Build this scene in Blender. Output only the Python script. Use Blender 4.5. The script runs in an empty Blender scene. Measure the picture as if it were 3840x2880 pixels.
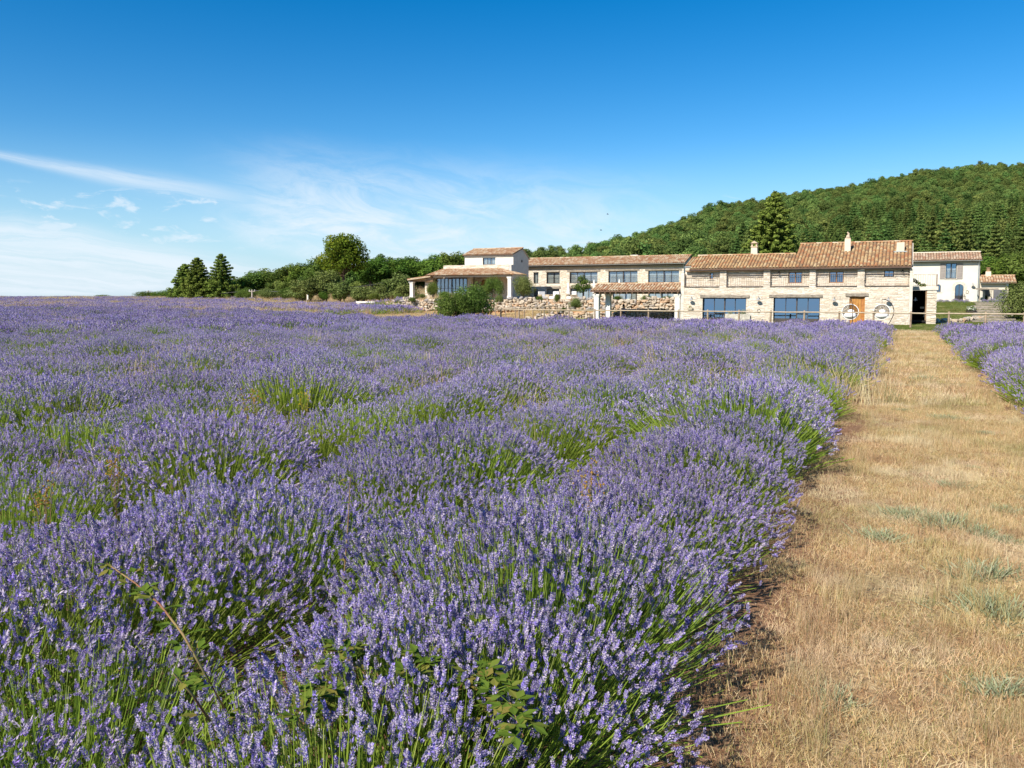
import bpy, math, random
import numpy as np
from mathutils import Vector, Matrix, noise as mnoise

# ------------------------------------------------------------------ scene, camera, sky, sun
SC = bpy.context.scene
COL = SC.collection
R = math.radians
CAM_Z, YAW, PITCH, FPX, HORIZON = 1.75, R(26), R(4), 3014.0, 1105.0
PPV = HORIZON + FPX * math.tan(PITCH)
cam = bpy.data.cameras.new('camera'); camo = bpy.data.objects.new('camera', cam); COL.objects.link(camo)
cam.sensor_width = 36; cam.lens = FPX / 3840 * 36; cam.shift_y = -(1440 - PPV) / 3840
cam.clip_start = 0.05; cam.clip_end = 6000
camo.location = (0, 0, CAM_Z); camo.rotation_euler = (R(90) - PITCH, 0, YAW)
SC.camera = camo

SUN_EL, SUN_AZ = R(40), R(16)      # sun behind the camera, 16 degrees to the left of the houses' facing
sdir = Vector((-math.sin(SUN_AZ) * math.cos(SUN_EL), -math.cos(SUN_AZ) * math.cos(SUN_EL), math.sin(SUN_EL)))
sun = bpy.data.lights.new('sun', 'SUN'); sun.energy = 5.0; sun.angle = R(0.53); sun.color = (1, 0.945, 0.86)
suno = bpy.data.objects.new('sun', sun); COL.objects.link(suno)
suno.rotation_euler = sdir.to_track_quat('Z', 'Y').to_euler(); suno.location = (-20, -30, 40)

W = bpy.data.worlds.new('World'); SC.world = W; W.use_nodes = True
wn, wl = W.node_tree.nodes, W.node_tree.links
wn.clear()
class NT:
    """small helper that wires math nodes"""
    def __init__(s, nodes, links): s.n, s.l = nodes, links
    def put(s, sock, v):
        if hasattr(v, 'is_output'): s.l.new(v, sock)
        else: sock.default_value = v
    def m(s, op, a, b=0.0, c=None, clamp=False):
        x = s.n.new('ShaderNodeMath'); x.operation = op; x.use_clamp = clamp
        s.put(x.inputs[0], a); s.put(x.inputs[1], b)
        if c is not None: s.put(x.inputs[2], c)
        return x.outputs[0]
    def step(s, v, lo, hi):
        x = s.n.new('ShaderNodeMapRange'); x.interpolation_type = 'SMOOTHSTEP'
        s.put(x.inputs[0], v); s.put(x.inputs[1], lo); s.put(x.inputs[2], hi)
        return x.outputs[0]
    def noise(s, vec, scale, detail=4, rough=0.55, dist=0.0):
        x = s.n.new('ShaderNodeTexNoise'); s.put(x.inputs['Vector'], vec); x.inputs['Scale'].default_value = scale
        x.inputs['Detail'].default_value = detail; x.inputs['Roughness'].default_value = rough; x.inputs['Distortion'].default_value = dist
        return x.outputs['Fac']
    def comb(s, x, y, z):
        c = s.n.new('ShaderNodeCombineXYZ')
        for i, v in enumerate((x, y, z)): s.put(c.inputs[i], v)
        return c.outputs[0]
    def mix(s, f, a, b):
        x = s.n.new('ShaderNodeMix'); x.data_type = 'RGBA'
        s.put(x.inputs[0], f); s.put(x.inputs[6], a); s.put(x.inputs[7], b)
        return x.outputs[2]
wt = NT(wn, wl)
sky = wn.new('ShaderNodeTexSky'); sky.sky_type = 'NISHITA'; sky.sun_disc = False
sky.sun_elevation = SUN_EL; sky.sun_rotation = math.pi + SUN_AZ
sky.altitude = 700; sky.air_density = 1.0; sky.dust_density = 0.0; sky.ozone_density = 2.2
hs = wn.new('ShaderNodeHueSaturation'); hs.inputs['Saturation'].default_value = 1.5; hs.inputs['Value'].default_value = 1.0; hs.inputs['Hue'].default_value = 0.501
wl.new(sky.outputs[0], hs.inputs['Color'])
tc = wn.new('ShaderNodeTexCoord'); sx = wn.new('ShaderNodeSeparateXYZ'); wl.new(tc.outputs['Generated'], sx.inputs[0])
DEG = 57.29578
az = wt.m('ADD', wt.m('MULTIPLY', wt.m('ARCTAN2', sx.outputs[0], sx.outputs[1]), DEG), 26.0)   # degrees from the view's middle
el = wt.m('MULTIPLY', wt.m('ARCSINE', sx.outputs[2]), DEG)
warp = wt.noise(wt.comb(wt.m('MULTIPLY', az, 0.10), wt.m('MULTIPLY', el, 0.22), 3.1), 1.0, 5, 0.6, 0.6)
wv = wt.m('SUBTRACT', warp, 0.5)
elw = wt.m('ADD', el, wt.m('MULTIPLY', wv, 1.6))
tilt = wt.m('ADD', elw, wt.m('MULTIPLY', az, 0.13))                   # cirrus streaks dip to the right
fib = wt.noise(wt.comb(wt.m('MULTIPLY', az, 0.07), wt.m('MULTIPLY', tilt, 1.5), 0.7), 1.0, 9, 0.68, 0.7)
fib2 = wt.noise(wt.comb(wt.m('MULTIPLY', az, 0.16), wt.m('MULTIPLY', tilt, 0.55), 7.7), 1.0, 9, 0.66, 0.9)
# thin streak
t1 = wt.m('SUBTRACT', wt.m('ADD', el, wt.m('MULTIPLY', wv, 0.5)), wt.m('SUBTRACT', 8.35, wt.m('MULTIPLY', wt.m('ADD', az, 32.5), 0.135)))
w1 = wt.m('ADD', 0.22, wt.m('MULTIPLY', wt.m('MAXIMUM', wt.m('ADD', az, 32.0), 0.0), 0.040))
g1 = wt.m('EXPONENT', wt.m('MULTIPLY', wt.m('POWER', wt.m('ABSOLUTE', wt.m('DIVIDE', t1, w1)), 2.0), -1.0))
s1 = wt.m('MULTIPLY', wt.m('MULTIPLY', g1, wt.step(az, -12.0, -26.0)), wt.m('MULTIPLY', wt.step(fib, 0.20, 0.62), 0.62))
# low veil to the left
l2 = wt.m('SUBTRACT', wt.m('SUBTRACT', 5.6, wt.m('MULTIPLY', wt.m('ADD', az, 32.5), 0.19)), elw)
s2 = wt.m('MULTIPLY', wt.m('MULTIPLY', wt.step(l2, 0.0, 2.0), wt.step(az, 4.0, -18.0)), wt.m('ADD', 0.26, wt.m('MULTIPLY', wt.step(fib, 0.3, 0.64), 0.55)))
# broad fan of cirrus in the middle
l3 = wt.m('SUBTRACT', elw, wt.m('SUBTRACT', 3.7, wt.m('MULTIPLY', wt.m('ADD', az, 21.0), 0.27)))
top3 = wt.step(wt.m('SUBTRACT', elw, wt.m('MULTIPLY', az, -0.06)), 10.5, 3.4)
s3 = wt.m('MULTIPLY', wt.m('MULTIPLY', wt.step(l3, -0.1, 0.9), top3), wt.m('MULTIPLY', wt.step(az, -23.0, -13.0), wt.step(az, 16.0, 0.0)))
s3 = wt.m('MULTIPLY', s3, wt.m('ADD', 0.20, wt.m('MULTIPLY', wt.step(fib2, 0.34, 0.66), 0.66)))
# small wisps everywhere low in the sky
s4 = wt.m('MULTIPLY', wt.step(wt.m('MULTIPLY', fib2, fib), 0.30, 0.42), wt.m('MULTIPLY', wt.step(el, 9.0, 5.0), 0.40))
puff = wt.noise(wt.comb(wt.m('MULTIPLY', az, 0.42), wt.m('MULTIPLY', elw, 0.95), 2.2), 1.0, 7, 0.6, 0.4)
s5 = wt.m('MULTIPLY', wt.step(puff, 0.51, 0.66), wt.m('MULTIPLY', wt.m('MULTIPLY', wt.step(el, 7.2, 6.0), wt.step(el, 2.6, 3.6)), wt.m('MULTIPLY', wt.step(az, -16.0, -20.0), 0.6)))
cl = wt.m('MAXIMUM', wt.m('MAXIMUM', s1, s2), wt.m('MAXIMUM', wt.m('MAXIMUM', s3, s5), s4))
cl = wt.m('MINIMUM', cl, 0.88)
cl = wt.m('MULTIPLY', cl, wt.step(el, -0.5, 0.2))
low = wt.m('MULTIPLY', wt.step(el, 11.0, -1.0), 0.85)                  # pale air low over the horizon
skyc = wt.mix(low, hs.outputs[0], (3.0, 4.75, 6.3, 1))
skyc = wt.mix(cl, skyc, (6.0, 6.6, 7.2, 1))
bg = wn.new('ShaderNodeBackground'); bg.inputs['Strength'].default_value = 0.098
wo = wn.new('ShaderNodeOutputWorld'); wl.new(skyc, bg.inputs[0]); wl.new(bg.outputs[0], wo.inputs[0])

vs = SC.view_settings; vs.view_transform = 'Standard'; vs.look = 'None'; vs.exposure = 0.55; vs.gamma = 1.0; vs.use_curve_mapping = False
SC.render.engine = 'CYCLES'
cy = SC.cycles; cy.max_bounces = 5; cy.diffuse_bounces = 2; cy.glossy_bounces = 3; cy.transmission_bounces = 3
cy.transparent_max_bounces = 6; cy.caustics_reflective = False; cy.caustics_refractive = False; cy.use_denoising = True
cy.sample_clamp_indirect = 4

# ------------------------------------------------------------------ photo measurements -> real planes
HF = Vector((-math.sin(YAW), math.cos(YAW), 0)); FW = HF * math.cos(PITCH) - Vector((0, 0, math.sin(PITCH)))
UP = HF * math.sin(PITCH) + Vector((0, 0, math.cos(PITCH))); RT = Vector((math.cos(YAW), math.sin(YAW), 0))
C0 = Vector((0, 0, CAM_Z))
def ray(u, v): return FW + RT * ((u - 1920) / FPX) + UP * ((PPV - v) / FPX)
def onY(u, v, Y): d = ray(u, v); return C0 + d * (Y / d.y)
def onX(u, v, X): d = ray(u, v); return C0 + d * (X / d.x)
def onZ(u, v, Z): d = ray(u, v); return C0 + d * ((Z - CAM_Z) / d.z)
def on_slope(u, v, Ye, Ze, k):            # z = Ze + k (y - Ye)
    d = ray(u, v); t = (Ze - k * Ye - CAM_Z) / (d.z - k * d.y); return C0 + d * t
def depth(u, v, D): d = ray(u, v); return C0 + d * (D / d.dot(HF))
ZR = {1: (1500, 860, 3.6867), 2: (1960, 860, 3.3515), 3: (2540, 860, 3.6867), 4: (2960, 860, 4.0963), 5: (3340, 860, 4.148), 6: (400, 820, 3.16), 7: (1000, 820, 3.6867)}
def uv(k, x, y): a, b, s = ZR[k]; return a + x / s, b + y / s
def P(k, x, y, Y): return onY(*uv(k, x, y), Y)
def rect(k, x0, y0, x1, y1, Y):
    a, b = P(k, x0, y0, Y), P(k, x1, y1, Y); c, d = P(k, x0, y1, Y), P(k, x1, y0, Y)
    return (a.x + c.x) / 2, (b.x + d.x) / 2, (c.z + b.z) / 2, (a.z + d.z) / 2
def proj(p):
    d = Vector(p) - C0; w = d.dot(FW)
    return (1920 + FPX * d.dot(RT) / w, PPV - FPX * d.dot(UP) / w) if w > 0.01 else None
def S(a, b, x):
    t = (x - a) / (b - a); t = 0.0 if t < 0 else 1.0 if t > 1 else t
    return t * t * (3 - 2 * t)

# ------------------------------------------------------------------ materials
def lin(c):
    if isinstance(c, str):
        c = [int(c[i:i + 2], 16) / 255 for i in (0, 2, 4)]
        c = [x / 12.92 if x <= 0.04045 else ((x + 0.055) / 1.055) ** 2.4 for x in c]
    return tuple(c) + (1,) if len(c) == 3 else tuple(c)
def M(name, pal, src='noise', rough=0.85, spec=0.25, nscale=3.0, namt=1.0, bump=None, transl=0.0, hv=0.0, coords='Object', const=False, metal=0.0, dirt=None, patch=None):
    """pal: list of colours; src: 'tint' (per-face attribute), 'rand' (per object), 'noise'"""
    m = bpy.data.materials.new(name); m.use_nodes = True
    n, l = m.node_tree.nodes, m.node_tree.links; n.clear(); t = NT(n, l)
    out = n.new('ShaderNodeOutputMaterial')
    tcn = n.new('ShaderNodeTexCoord'); gp = n.new('ShaderNodeNewGeometry')
    vec = tcn.outputs[coords] if coords != 'World' else gp.outputs['Position']
    nz = t.noise(vec, nscale, 5, 0.6)
    if src == 'tint':
        a = n.new('ShaderNodeAttribute'); a.attribute_name = 'tint'; f = a.outputs['Fac']
    elif src == 'rand':
        a = n.new('ShaderNodeObjectInfo'); f = a.outputs['Random']
    else: f = t.step(nz, 0.3, 0.7)
    if len(pal) > 1:
        r = n.new('ShaderNodeValToRGB'); e = r.color_ramp.elements
        r.color_ramp.interpolation = 'CONSTANT' if const else 'LINEAR'
        k = len(pal)
        for i, c in enumerate(pal):
            p = i / k if const else i / (k - 1)
            x = e[i] if i < 2 else e.new(p)
            x.position = p; x.color = lin(c)
        t.put(r.inputs[0], f); colr = r.outputs[0]
    else: colr = lin(pal[0])
    if src != 'noise' or len(pal) == 1:
        v = t.m('ADD', 1 - 0.35 * namt, t.m('MULTIPLY', nz, 0.7 * namt))
        x = n.new('ShaderNodeMix'); x.data_type = 'RGBA'; x.blend_type = 'MULTIPLY'; x.inputs[0].default_value = 1
        t.put(x.inputs[6], colr); t.put(x.inputs[7], t.comb(v, v, v)); colr = x.outputs[2]
    if dirt:
        nd = t.noise(vec, dirt[1], 6, 0.65)
        colr = t.mix(t.m('MULTIPLY', t.step(nd, dirt[2], dirt[2] + 0.15), dirt[3]), colr, lin(dirt[0]))
    if patch:                              # broad drifts of other growth across the ground
        pa = t.noise(gp.outputs['Position'], 0.55, 4, 0.6); pb = t.noise(gp.outputs['Position'], 1.7, 4, 0.6)
        colr = t.mix(t.m('MULTIPLY', t.step(pa, 0.50, 0.66), 0.55), colr, lin(patch[0]))
        colr = t.mix(t.m('MULTIPLY', t.step(pb, 0.52, 0.68), 0.5), colr, lin(patch[1]))
        if len(patch) > 2: colr = t.mix(t.m('MULTIPLY', t.step(t.noise(gp.outputs['Position'], 0.9, 5, 0.65), 0.50, 0.62), 0.6), colr, lin(patch[2]))
    if hv:
        oi = n.new('ShaderNodeObjectInfo'); h = n.new('ShaderNodeHueSaturation')
        t.put(h.inputs['Color'], colr)
        t.put(h.inputs['Hue'], t.m('ADD', 0.5 - hv * 0.06, t.m('MULTIPLY', oi.outputs['Random'], hv * 0.12)))
        t.put(h.inputs['Value'], t.m('ADD', 1 - hv * 0.5, t.m('MULTIPLY', t.m('FRACT', t.m('MULTIPLY', oi.outputs['Random'], 7.31)), hv)))
        colr = h.outputs[0]
    if transl:
        d = n.new('ShaderNodeBsdfDiffuse'); tr = n.new('ShaderNodeBsdfTranslucent'); mx = n.new('ShaderNodeMixShader')
        t.put(d.inputs[0], colr); t.put(tr.inputs[0], colr); mx.inputs[0].default_value = transl
        l.new(d.outputs[0], mx.inputs[1]); l.new(tr.outputs[0], mx.inputs[2]); l.new(mx.outputs[0], out.inputs[0])
    else:
        b = n.new('ShaderNodeBsdfPrincipled'); t.put(b.inputs['Base Color'], colr)
        b.inputs['Roughness'].default_value = rough; b.inputs['Specular IOR Level'].default_value = spec; b.inputs['Metallic'].default_value = metal
        if bump:
            bn = t.noise(vec, bump[0], 6, 0.65); bm = n.new('ShaderNodeBump'); bm.inputs['Strength'].default_value = bump[1]; bm.inputs['Distance'].default_value = bump[2]
            t.put(bm.inputs['Height'], bn); l.new(bm.outputs[0], b.inputs['Normal'])
        l.new(b.outputs[0], out.inputs[0])
    return m
def glass_mat(name, refl, tint, fac):
    m = bpy.data.materials.new(name); m.use_nodes = True; n, l = m.node_tree.nodes, m.node_tree.links; n.clear()
    out = n.new('ShaderNodeOutputMaterial'); g = n.new('ShaderNodeBsdfGlossy'); g.inputs['Color'].default_value = lin(refl); g.inputs['Roughness'].default_value = 0.02
    tr = n.new('ShaderNodeBsdfTransparent'); tr.inputs[0].default_value = lin(tint); mx = n.new('ShaderNodeMixShader'); mx.inputs[0].default_value = fac
    l.new(tr.outputs[0], mx.inputs[1]); l.new(g.outputs[0], mx.inputs[2]); l.new(mx.outputs[0], out.inputs[0]); return m

MT = dict(
    flower=M('lavender_flower', [(0.080, 0.062, 0.160), (0.251, 0.213, 0.376), (0.399, 0.347, 0.502), (0.616, 0.538, 0.570), (0.319, 0.235, 0.547), (0.376, 0.258, 0.752)], 'tint', nscale=2, namt=0.25, transl=0.22, hv=0.18),
    stem=M('lavender_stem', [(0.103, 0.149, 0.020), (0.218, 0.310, 0.039), (0.356, 0.448, 0.066), (0.460, 0.483, 0.165)], 'tint', nscale=2, namt=0.3, transl=0.42, hv=0.2),
    straw=M('straw', [(0.265, 0.151, 0.068), (0.466, 0.297, 0.137), (0.625, 0.454, 0.228), (0.763, 0.605, 0.365), (0.276, 0.281, 0.091)], 'tint', nscale=1.2, namt=0.6, transl=0.25, hv=0.3, patch=((.26, .25, .10), (.36, .21, .11), (.76, .63, .42))),
    lawn=M('lawn_blades', [(.08, .11, .025), (.15, .19, .04), (.26, .27, .09)], 'tint', nscale=0.3, namt=0.6, transl=0.3, hv=0.3, patch=((.40, .32, .15), (.22, .24, .08))),
    leaf=M('leaf', [(0.056, 0.090, 0.019), (0.101, 0.151, 0.029), (0.151, 0.207, 0.044), (0.213, 0.263, 0.074)], 'tint', nscale=0.35, namt=0.6, transl=0.38, hv=0.35),
    leaf_dark=M('leaf_dark', [(0.059, 0.108, 0.021), (0.101, 0.175, 0.029), (0.156, 0.246, 0.040), (0.233, 0.317, 0.054)], 'tint', nscale=0.35, namt=0.6, transl=0.35, hv=0.25),
    leaf_olive=M('leaf_olive', [(.075, .10, .026), (.135, .17, .045), (.195, .235, .07), (.26, .29, .11)], 'tint', nscale=0.5, namt=0.5, transl=0.25, hv=0.2),
    leaf_yellow=M('leaf_yellow', [(.055, .09, .012), (.10, .15, .018), (.16, .205, .022), (.27, .25, .03)], 'tint', nscale=0.35, namt=0.6, transl=0.35, hv=0.1),
    needle=M('needle', [(0.057, 0.095, 0.020), (0.107, 0.161, 0.028), (0.189, 0.246, 0.047), (0.270, 0.316, 0.075)], 'tint', nscale=0.5, namt=0.6, transl=0.2, hv=0.2),
    forest=M('forest_leaf', [(0.087, 0.137, 0.040), (0.143, 0.205, 0.054), (0.197, 0.269, 0.070), (0.261, 0.327, 0.092)], 'tint', nscale=0.3, namt=0.5, transl=0.4, hv=0.6),
    bark=M('bark', [(.05, .035, .024), (.14, .10, .07)], 'noise', nscale=4, bump=(9, 0.6, 0.05)),
    stone=M('wall_stone', [(.57, .48, .36), (.65, .56, .44), (.70, .62, .50), (.74, .67, .56), (.63, .55, .45), (.68, .55, .39)], 'tint', nscale=5, namt=0.55, bump=(14, 0.5, 0.03), rough=0.9, dirt=((.30, .25, .19), 1.7, 0.56, 0.5)),
    mortar=M('lime_mortar', [(.54, .46, .36), (.68, .60, .48)], 'noise', nscale=5, bump=(20, 0.5, 0.03)),
    boulder=M('boulder', [(.40, .35, .28), (.50, .41, .30), (.58, .50, .39), (.52, .34, .20), (.33, .30, .27), (.60, .46, .31)], 'tint', nscale=2.2, namt=0.8, bump=(5, 0.8, 0.08), rough=0.95, dirt=((.19, .17, .15), 2.6, 0.52, 0.6)),
    earth=M('red_earth', [(.34, .17, .08), (.48, .30, .16)], 'noise', nscale=2, bump=(6, 0.6, 0.08)),
    plaster=M('cream_plaster', [(.64, .58, .48), (.71, .655, .555)], 'noise', nscale=1.2, bump=(30, 0.25, 0.01), dirt=((.58, .50, .40), 0.8, 0.6, 0.35)),
    plaster_warm=M('warm_plaster', [(.62, .52, .38), (.70, .61, .47)], 'noise', nscale=1.4, bump=(30, 0.25, 0.01), dirt=((.46, .38, .29), 1.0, 0.58, 0.4)),
    plaster_grey_shade=M('grey_and_shade_plaster', [(.52, .48, .42), (.60, .56, .49)], 'noise', nscale=1.6, bump=(30, 0.25, 0.01)),  # greyer plaster; on the white house it paints in the shade of side walls
    quoin=M('dressed_stone', [(.56, .50, .40), (.70, .64, .54)], 'noise', nscale=3, bump=(18, 0.4, 0.02), dirt=((.34, .29, .22), 2.0, 0.58, 0.45)),
    whitestone=M('white_pillar_stone', [(.70, .66, .57), (.80, .77, .70)], 'noise', nscale=3, bump=(18, 0.3, 0.02), dirt=((.50, .44, .34), 2.0, 0.62, 0.3)),
    tile=M('terracotta_tile', [(0.384, 0.174, 0.078), (0.416, 0.223, 0.101), (0.447, 0.275, 0.127), (0.478, 0.328, 0.166), (0.509, 0.372, 0.204), (0.283, 0.178, 0.095), (0.416, 0.249, 0.117), (0.384, 0.178, 0.081), (0.462, 0.305, 0.152), (0.338, 0.207, 0.107)], 'tint', nscale=7, namt=0.7, const=True, rough=0.9, bump=(25, 0.4, 0.01), dirt=((.11, .085, .06), 5.0, 0.52, 0.7)),
    tile_pale=M('pale_tile', [(.39, .22, .115), (.46, .30, .17), (.51, .37, .23), (.55, .43, .29), (.36, .18, .095), (.43, .265, .15)], 'tint', nscale=7, namt=0.6, const=True, rough=0.9, bump=(25, 0.4, 0.01), dirt=((.26, .19, .13), 3.0, 0.56, 0.5)),
    tile_old=M('old_tile', [(.40, .26, .16), (.46, .32, .21), (.34, .23, .15), (.52, .40, .28), (.38, .20, .12)], 'tint', nscale=7, namt=0.6, const=True, rough=0.9, bump=(25, 0.4, 0.01), dirt=((.22, .17, .12), 3.0, 0.52, 0.6)),
    channel=M('channel_tile', [(.10, .06, .04), (.17, .10, .065)], 'noise', nscale=5),  # channel tiles coloured extra dark, carrying the shade of the valleys between cover tiles
    wood_grey=M('weathered_wood', [(.20, .165, .125), (.34, .29, .225)], 'noise', nscale=6, bump=(16, 0.5, 0.02)),
    wood_post=M('fence_wood', [(.24, .17, .11), (.36, .27, .18)], 'noise', nscale=7, bump=(20, 0.5, 0.01), hv=0.15),
    wood_rail=M('rail_wood', [(.38, .29, .19), (.50, .40, .28)], 'noise', nscale=6, bump=(20, 0.4, 0.01)),
    wood_door=M('orange_oak', [(.36, .15, .035), (.50, .235, .065)], 'noise', nscale=5, bump=(18, 0.3, 0.006), rough=0.55, hv=0.1),
    wood_frame=M('brown_oak_frame', [(.22, .10, .04), (.32, .16, .07)], 'noise', nscale=6, rough=0.6),
    beam=M('timber_beam', [(.20, .12, .065), (.34, .22, .13)], 'noise', nscale=4, bump=(14, 0.5, 0.02)),
    steel=M('brown_grey_steel', [(.055, .045, .040), (.085, .07, .062)], 'noise', nscale=3, rough=0.5),
    iron=M('wrought_iron', [(.03, .024, .02), (.06, .045, .035)], 'noise', nscale=8, rough=0.6),
    rust_iron=M('rusty_iron_railing', [(.20, .14, .10), (.30, .22, .17)], 'noise', nscale=8, rough=0.75),
    gutter=M('zinc_gutter', [(.30, .34, .34), (.42, .45, .44)], 'noise', nscale=3, rough=0.45, metal=0.3),
    dark_gutter=M('dark_gutter', [(.06, .05, .045), (.10, .085, .075)], 'noise', nscale=3, rough=0.5),
    shutter=M('taupe_paint', [(.27, .23, .20), (.32, .28, .245)], 'noise', nscale=4, rough=0.6),
    grey_door=M('grey_paint', [(.11, .105, .11), (.14, .135, .14)], 'noise', nscale=2, rough=0.5),
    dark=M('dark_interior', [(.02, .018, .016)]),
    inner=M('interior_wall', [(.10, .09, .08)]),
    curtain=M('linen_curtain', [(.62, .62, .55), (.74, .74, .68)], 'noise', nscale=2, transl=0.3),
    canvas=M('white_canvas', [(.76, .74, .70), (.82, .80, .77)], 'noise', nscale=3),
    wicker=M('dark_wicker', [(.035, .028, .024), (.07, .055, .045)], 'noise', nscale=20, rough=0.6),
    enamel=M('grey_enamel', [(.30, .30, .29), (.40, .40, .39)], 'noise', nscale=6, rough=0.4),
    enamel_white=M('white_enamel', [(.70, .69, .65)], rough=0.35),
    skin=M('skin', [(.48, .28, .19)]), hair=M('dark_hair', [(.02, .014, .01)]), blue_cloth=M('blue_cloth', [(.03, .09, .22), (.045, .12, .27)], 'noise', nscale=8), dark_cloth=M('dark_cloth', [(.03, .03, .035)]),
    petal_white=M('white_petal', [(.72, .70, .60), (.78, .76, .66)], 'noise', transl=0.2), petal_orange=M('orange_petal', [(.34, .17, .04), (.44, .27, .06)], 'noise', nscale=9, transl=0.2), petal_yellow=M('yellow_petal', [(.62, .46, .03)], transl=0.2),
    cane=M('reddish_cane', [(.22, .09, .05), (.26, .22, .08)], 'noise', nscale=6), cane_leaf=M('bramble_leaf', [(.07, .12, .015), (.14, .21, .03), (.26, .20, .05)], 'tint', transl=0.3, namt=.5, nscale=6),
    sage=M('grey_green_weed', [(.22, .25, .13), (.32, .35, .20), (.42, .43, .28)], 'tint', transl=0.2), trough=M('rough_trough_stone', [(.36, .33, .26), (.54, .50, .41)], 'noise', nscale=4, bump=(10, 0.8, 0.04), dirt=((.20, .19, .15), 3, 0.55, 0.5)),
    glass_sky_tint=glass_mat('sky_tinted_glass', (.30, .44, .62), (.25, .3, .36), 0.62), glass=glass_mat('window_glass', (.55, .74, .98), (.95, .97, .97), 0.16),  # blue of a reflected sky is put into the gloss colour
    concrete=M('wood_pole_grey', [(.34, .29, .24), (.45, .39, .32)], 'noise', nscale=4), paper=M('notice_paper', [(.7, .68, .6)]), wire=M('wire', [(.12, .12, .12)]),
)

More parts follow.
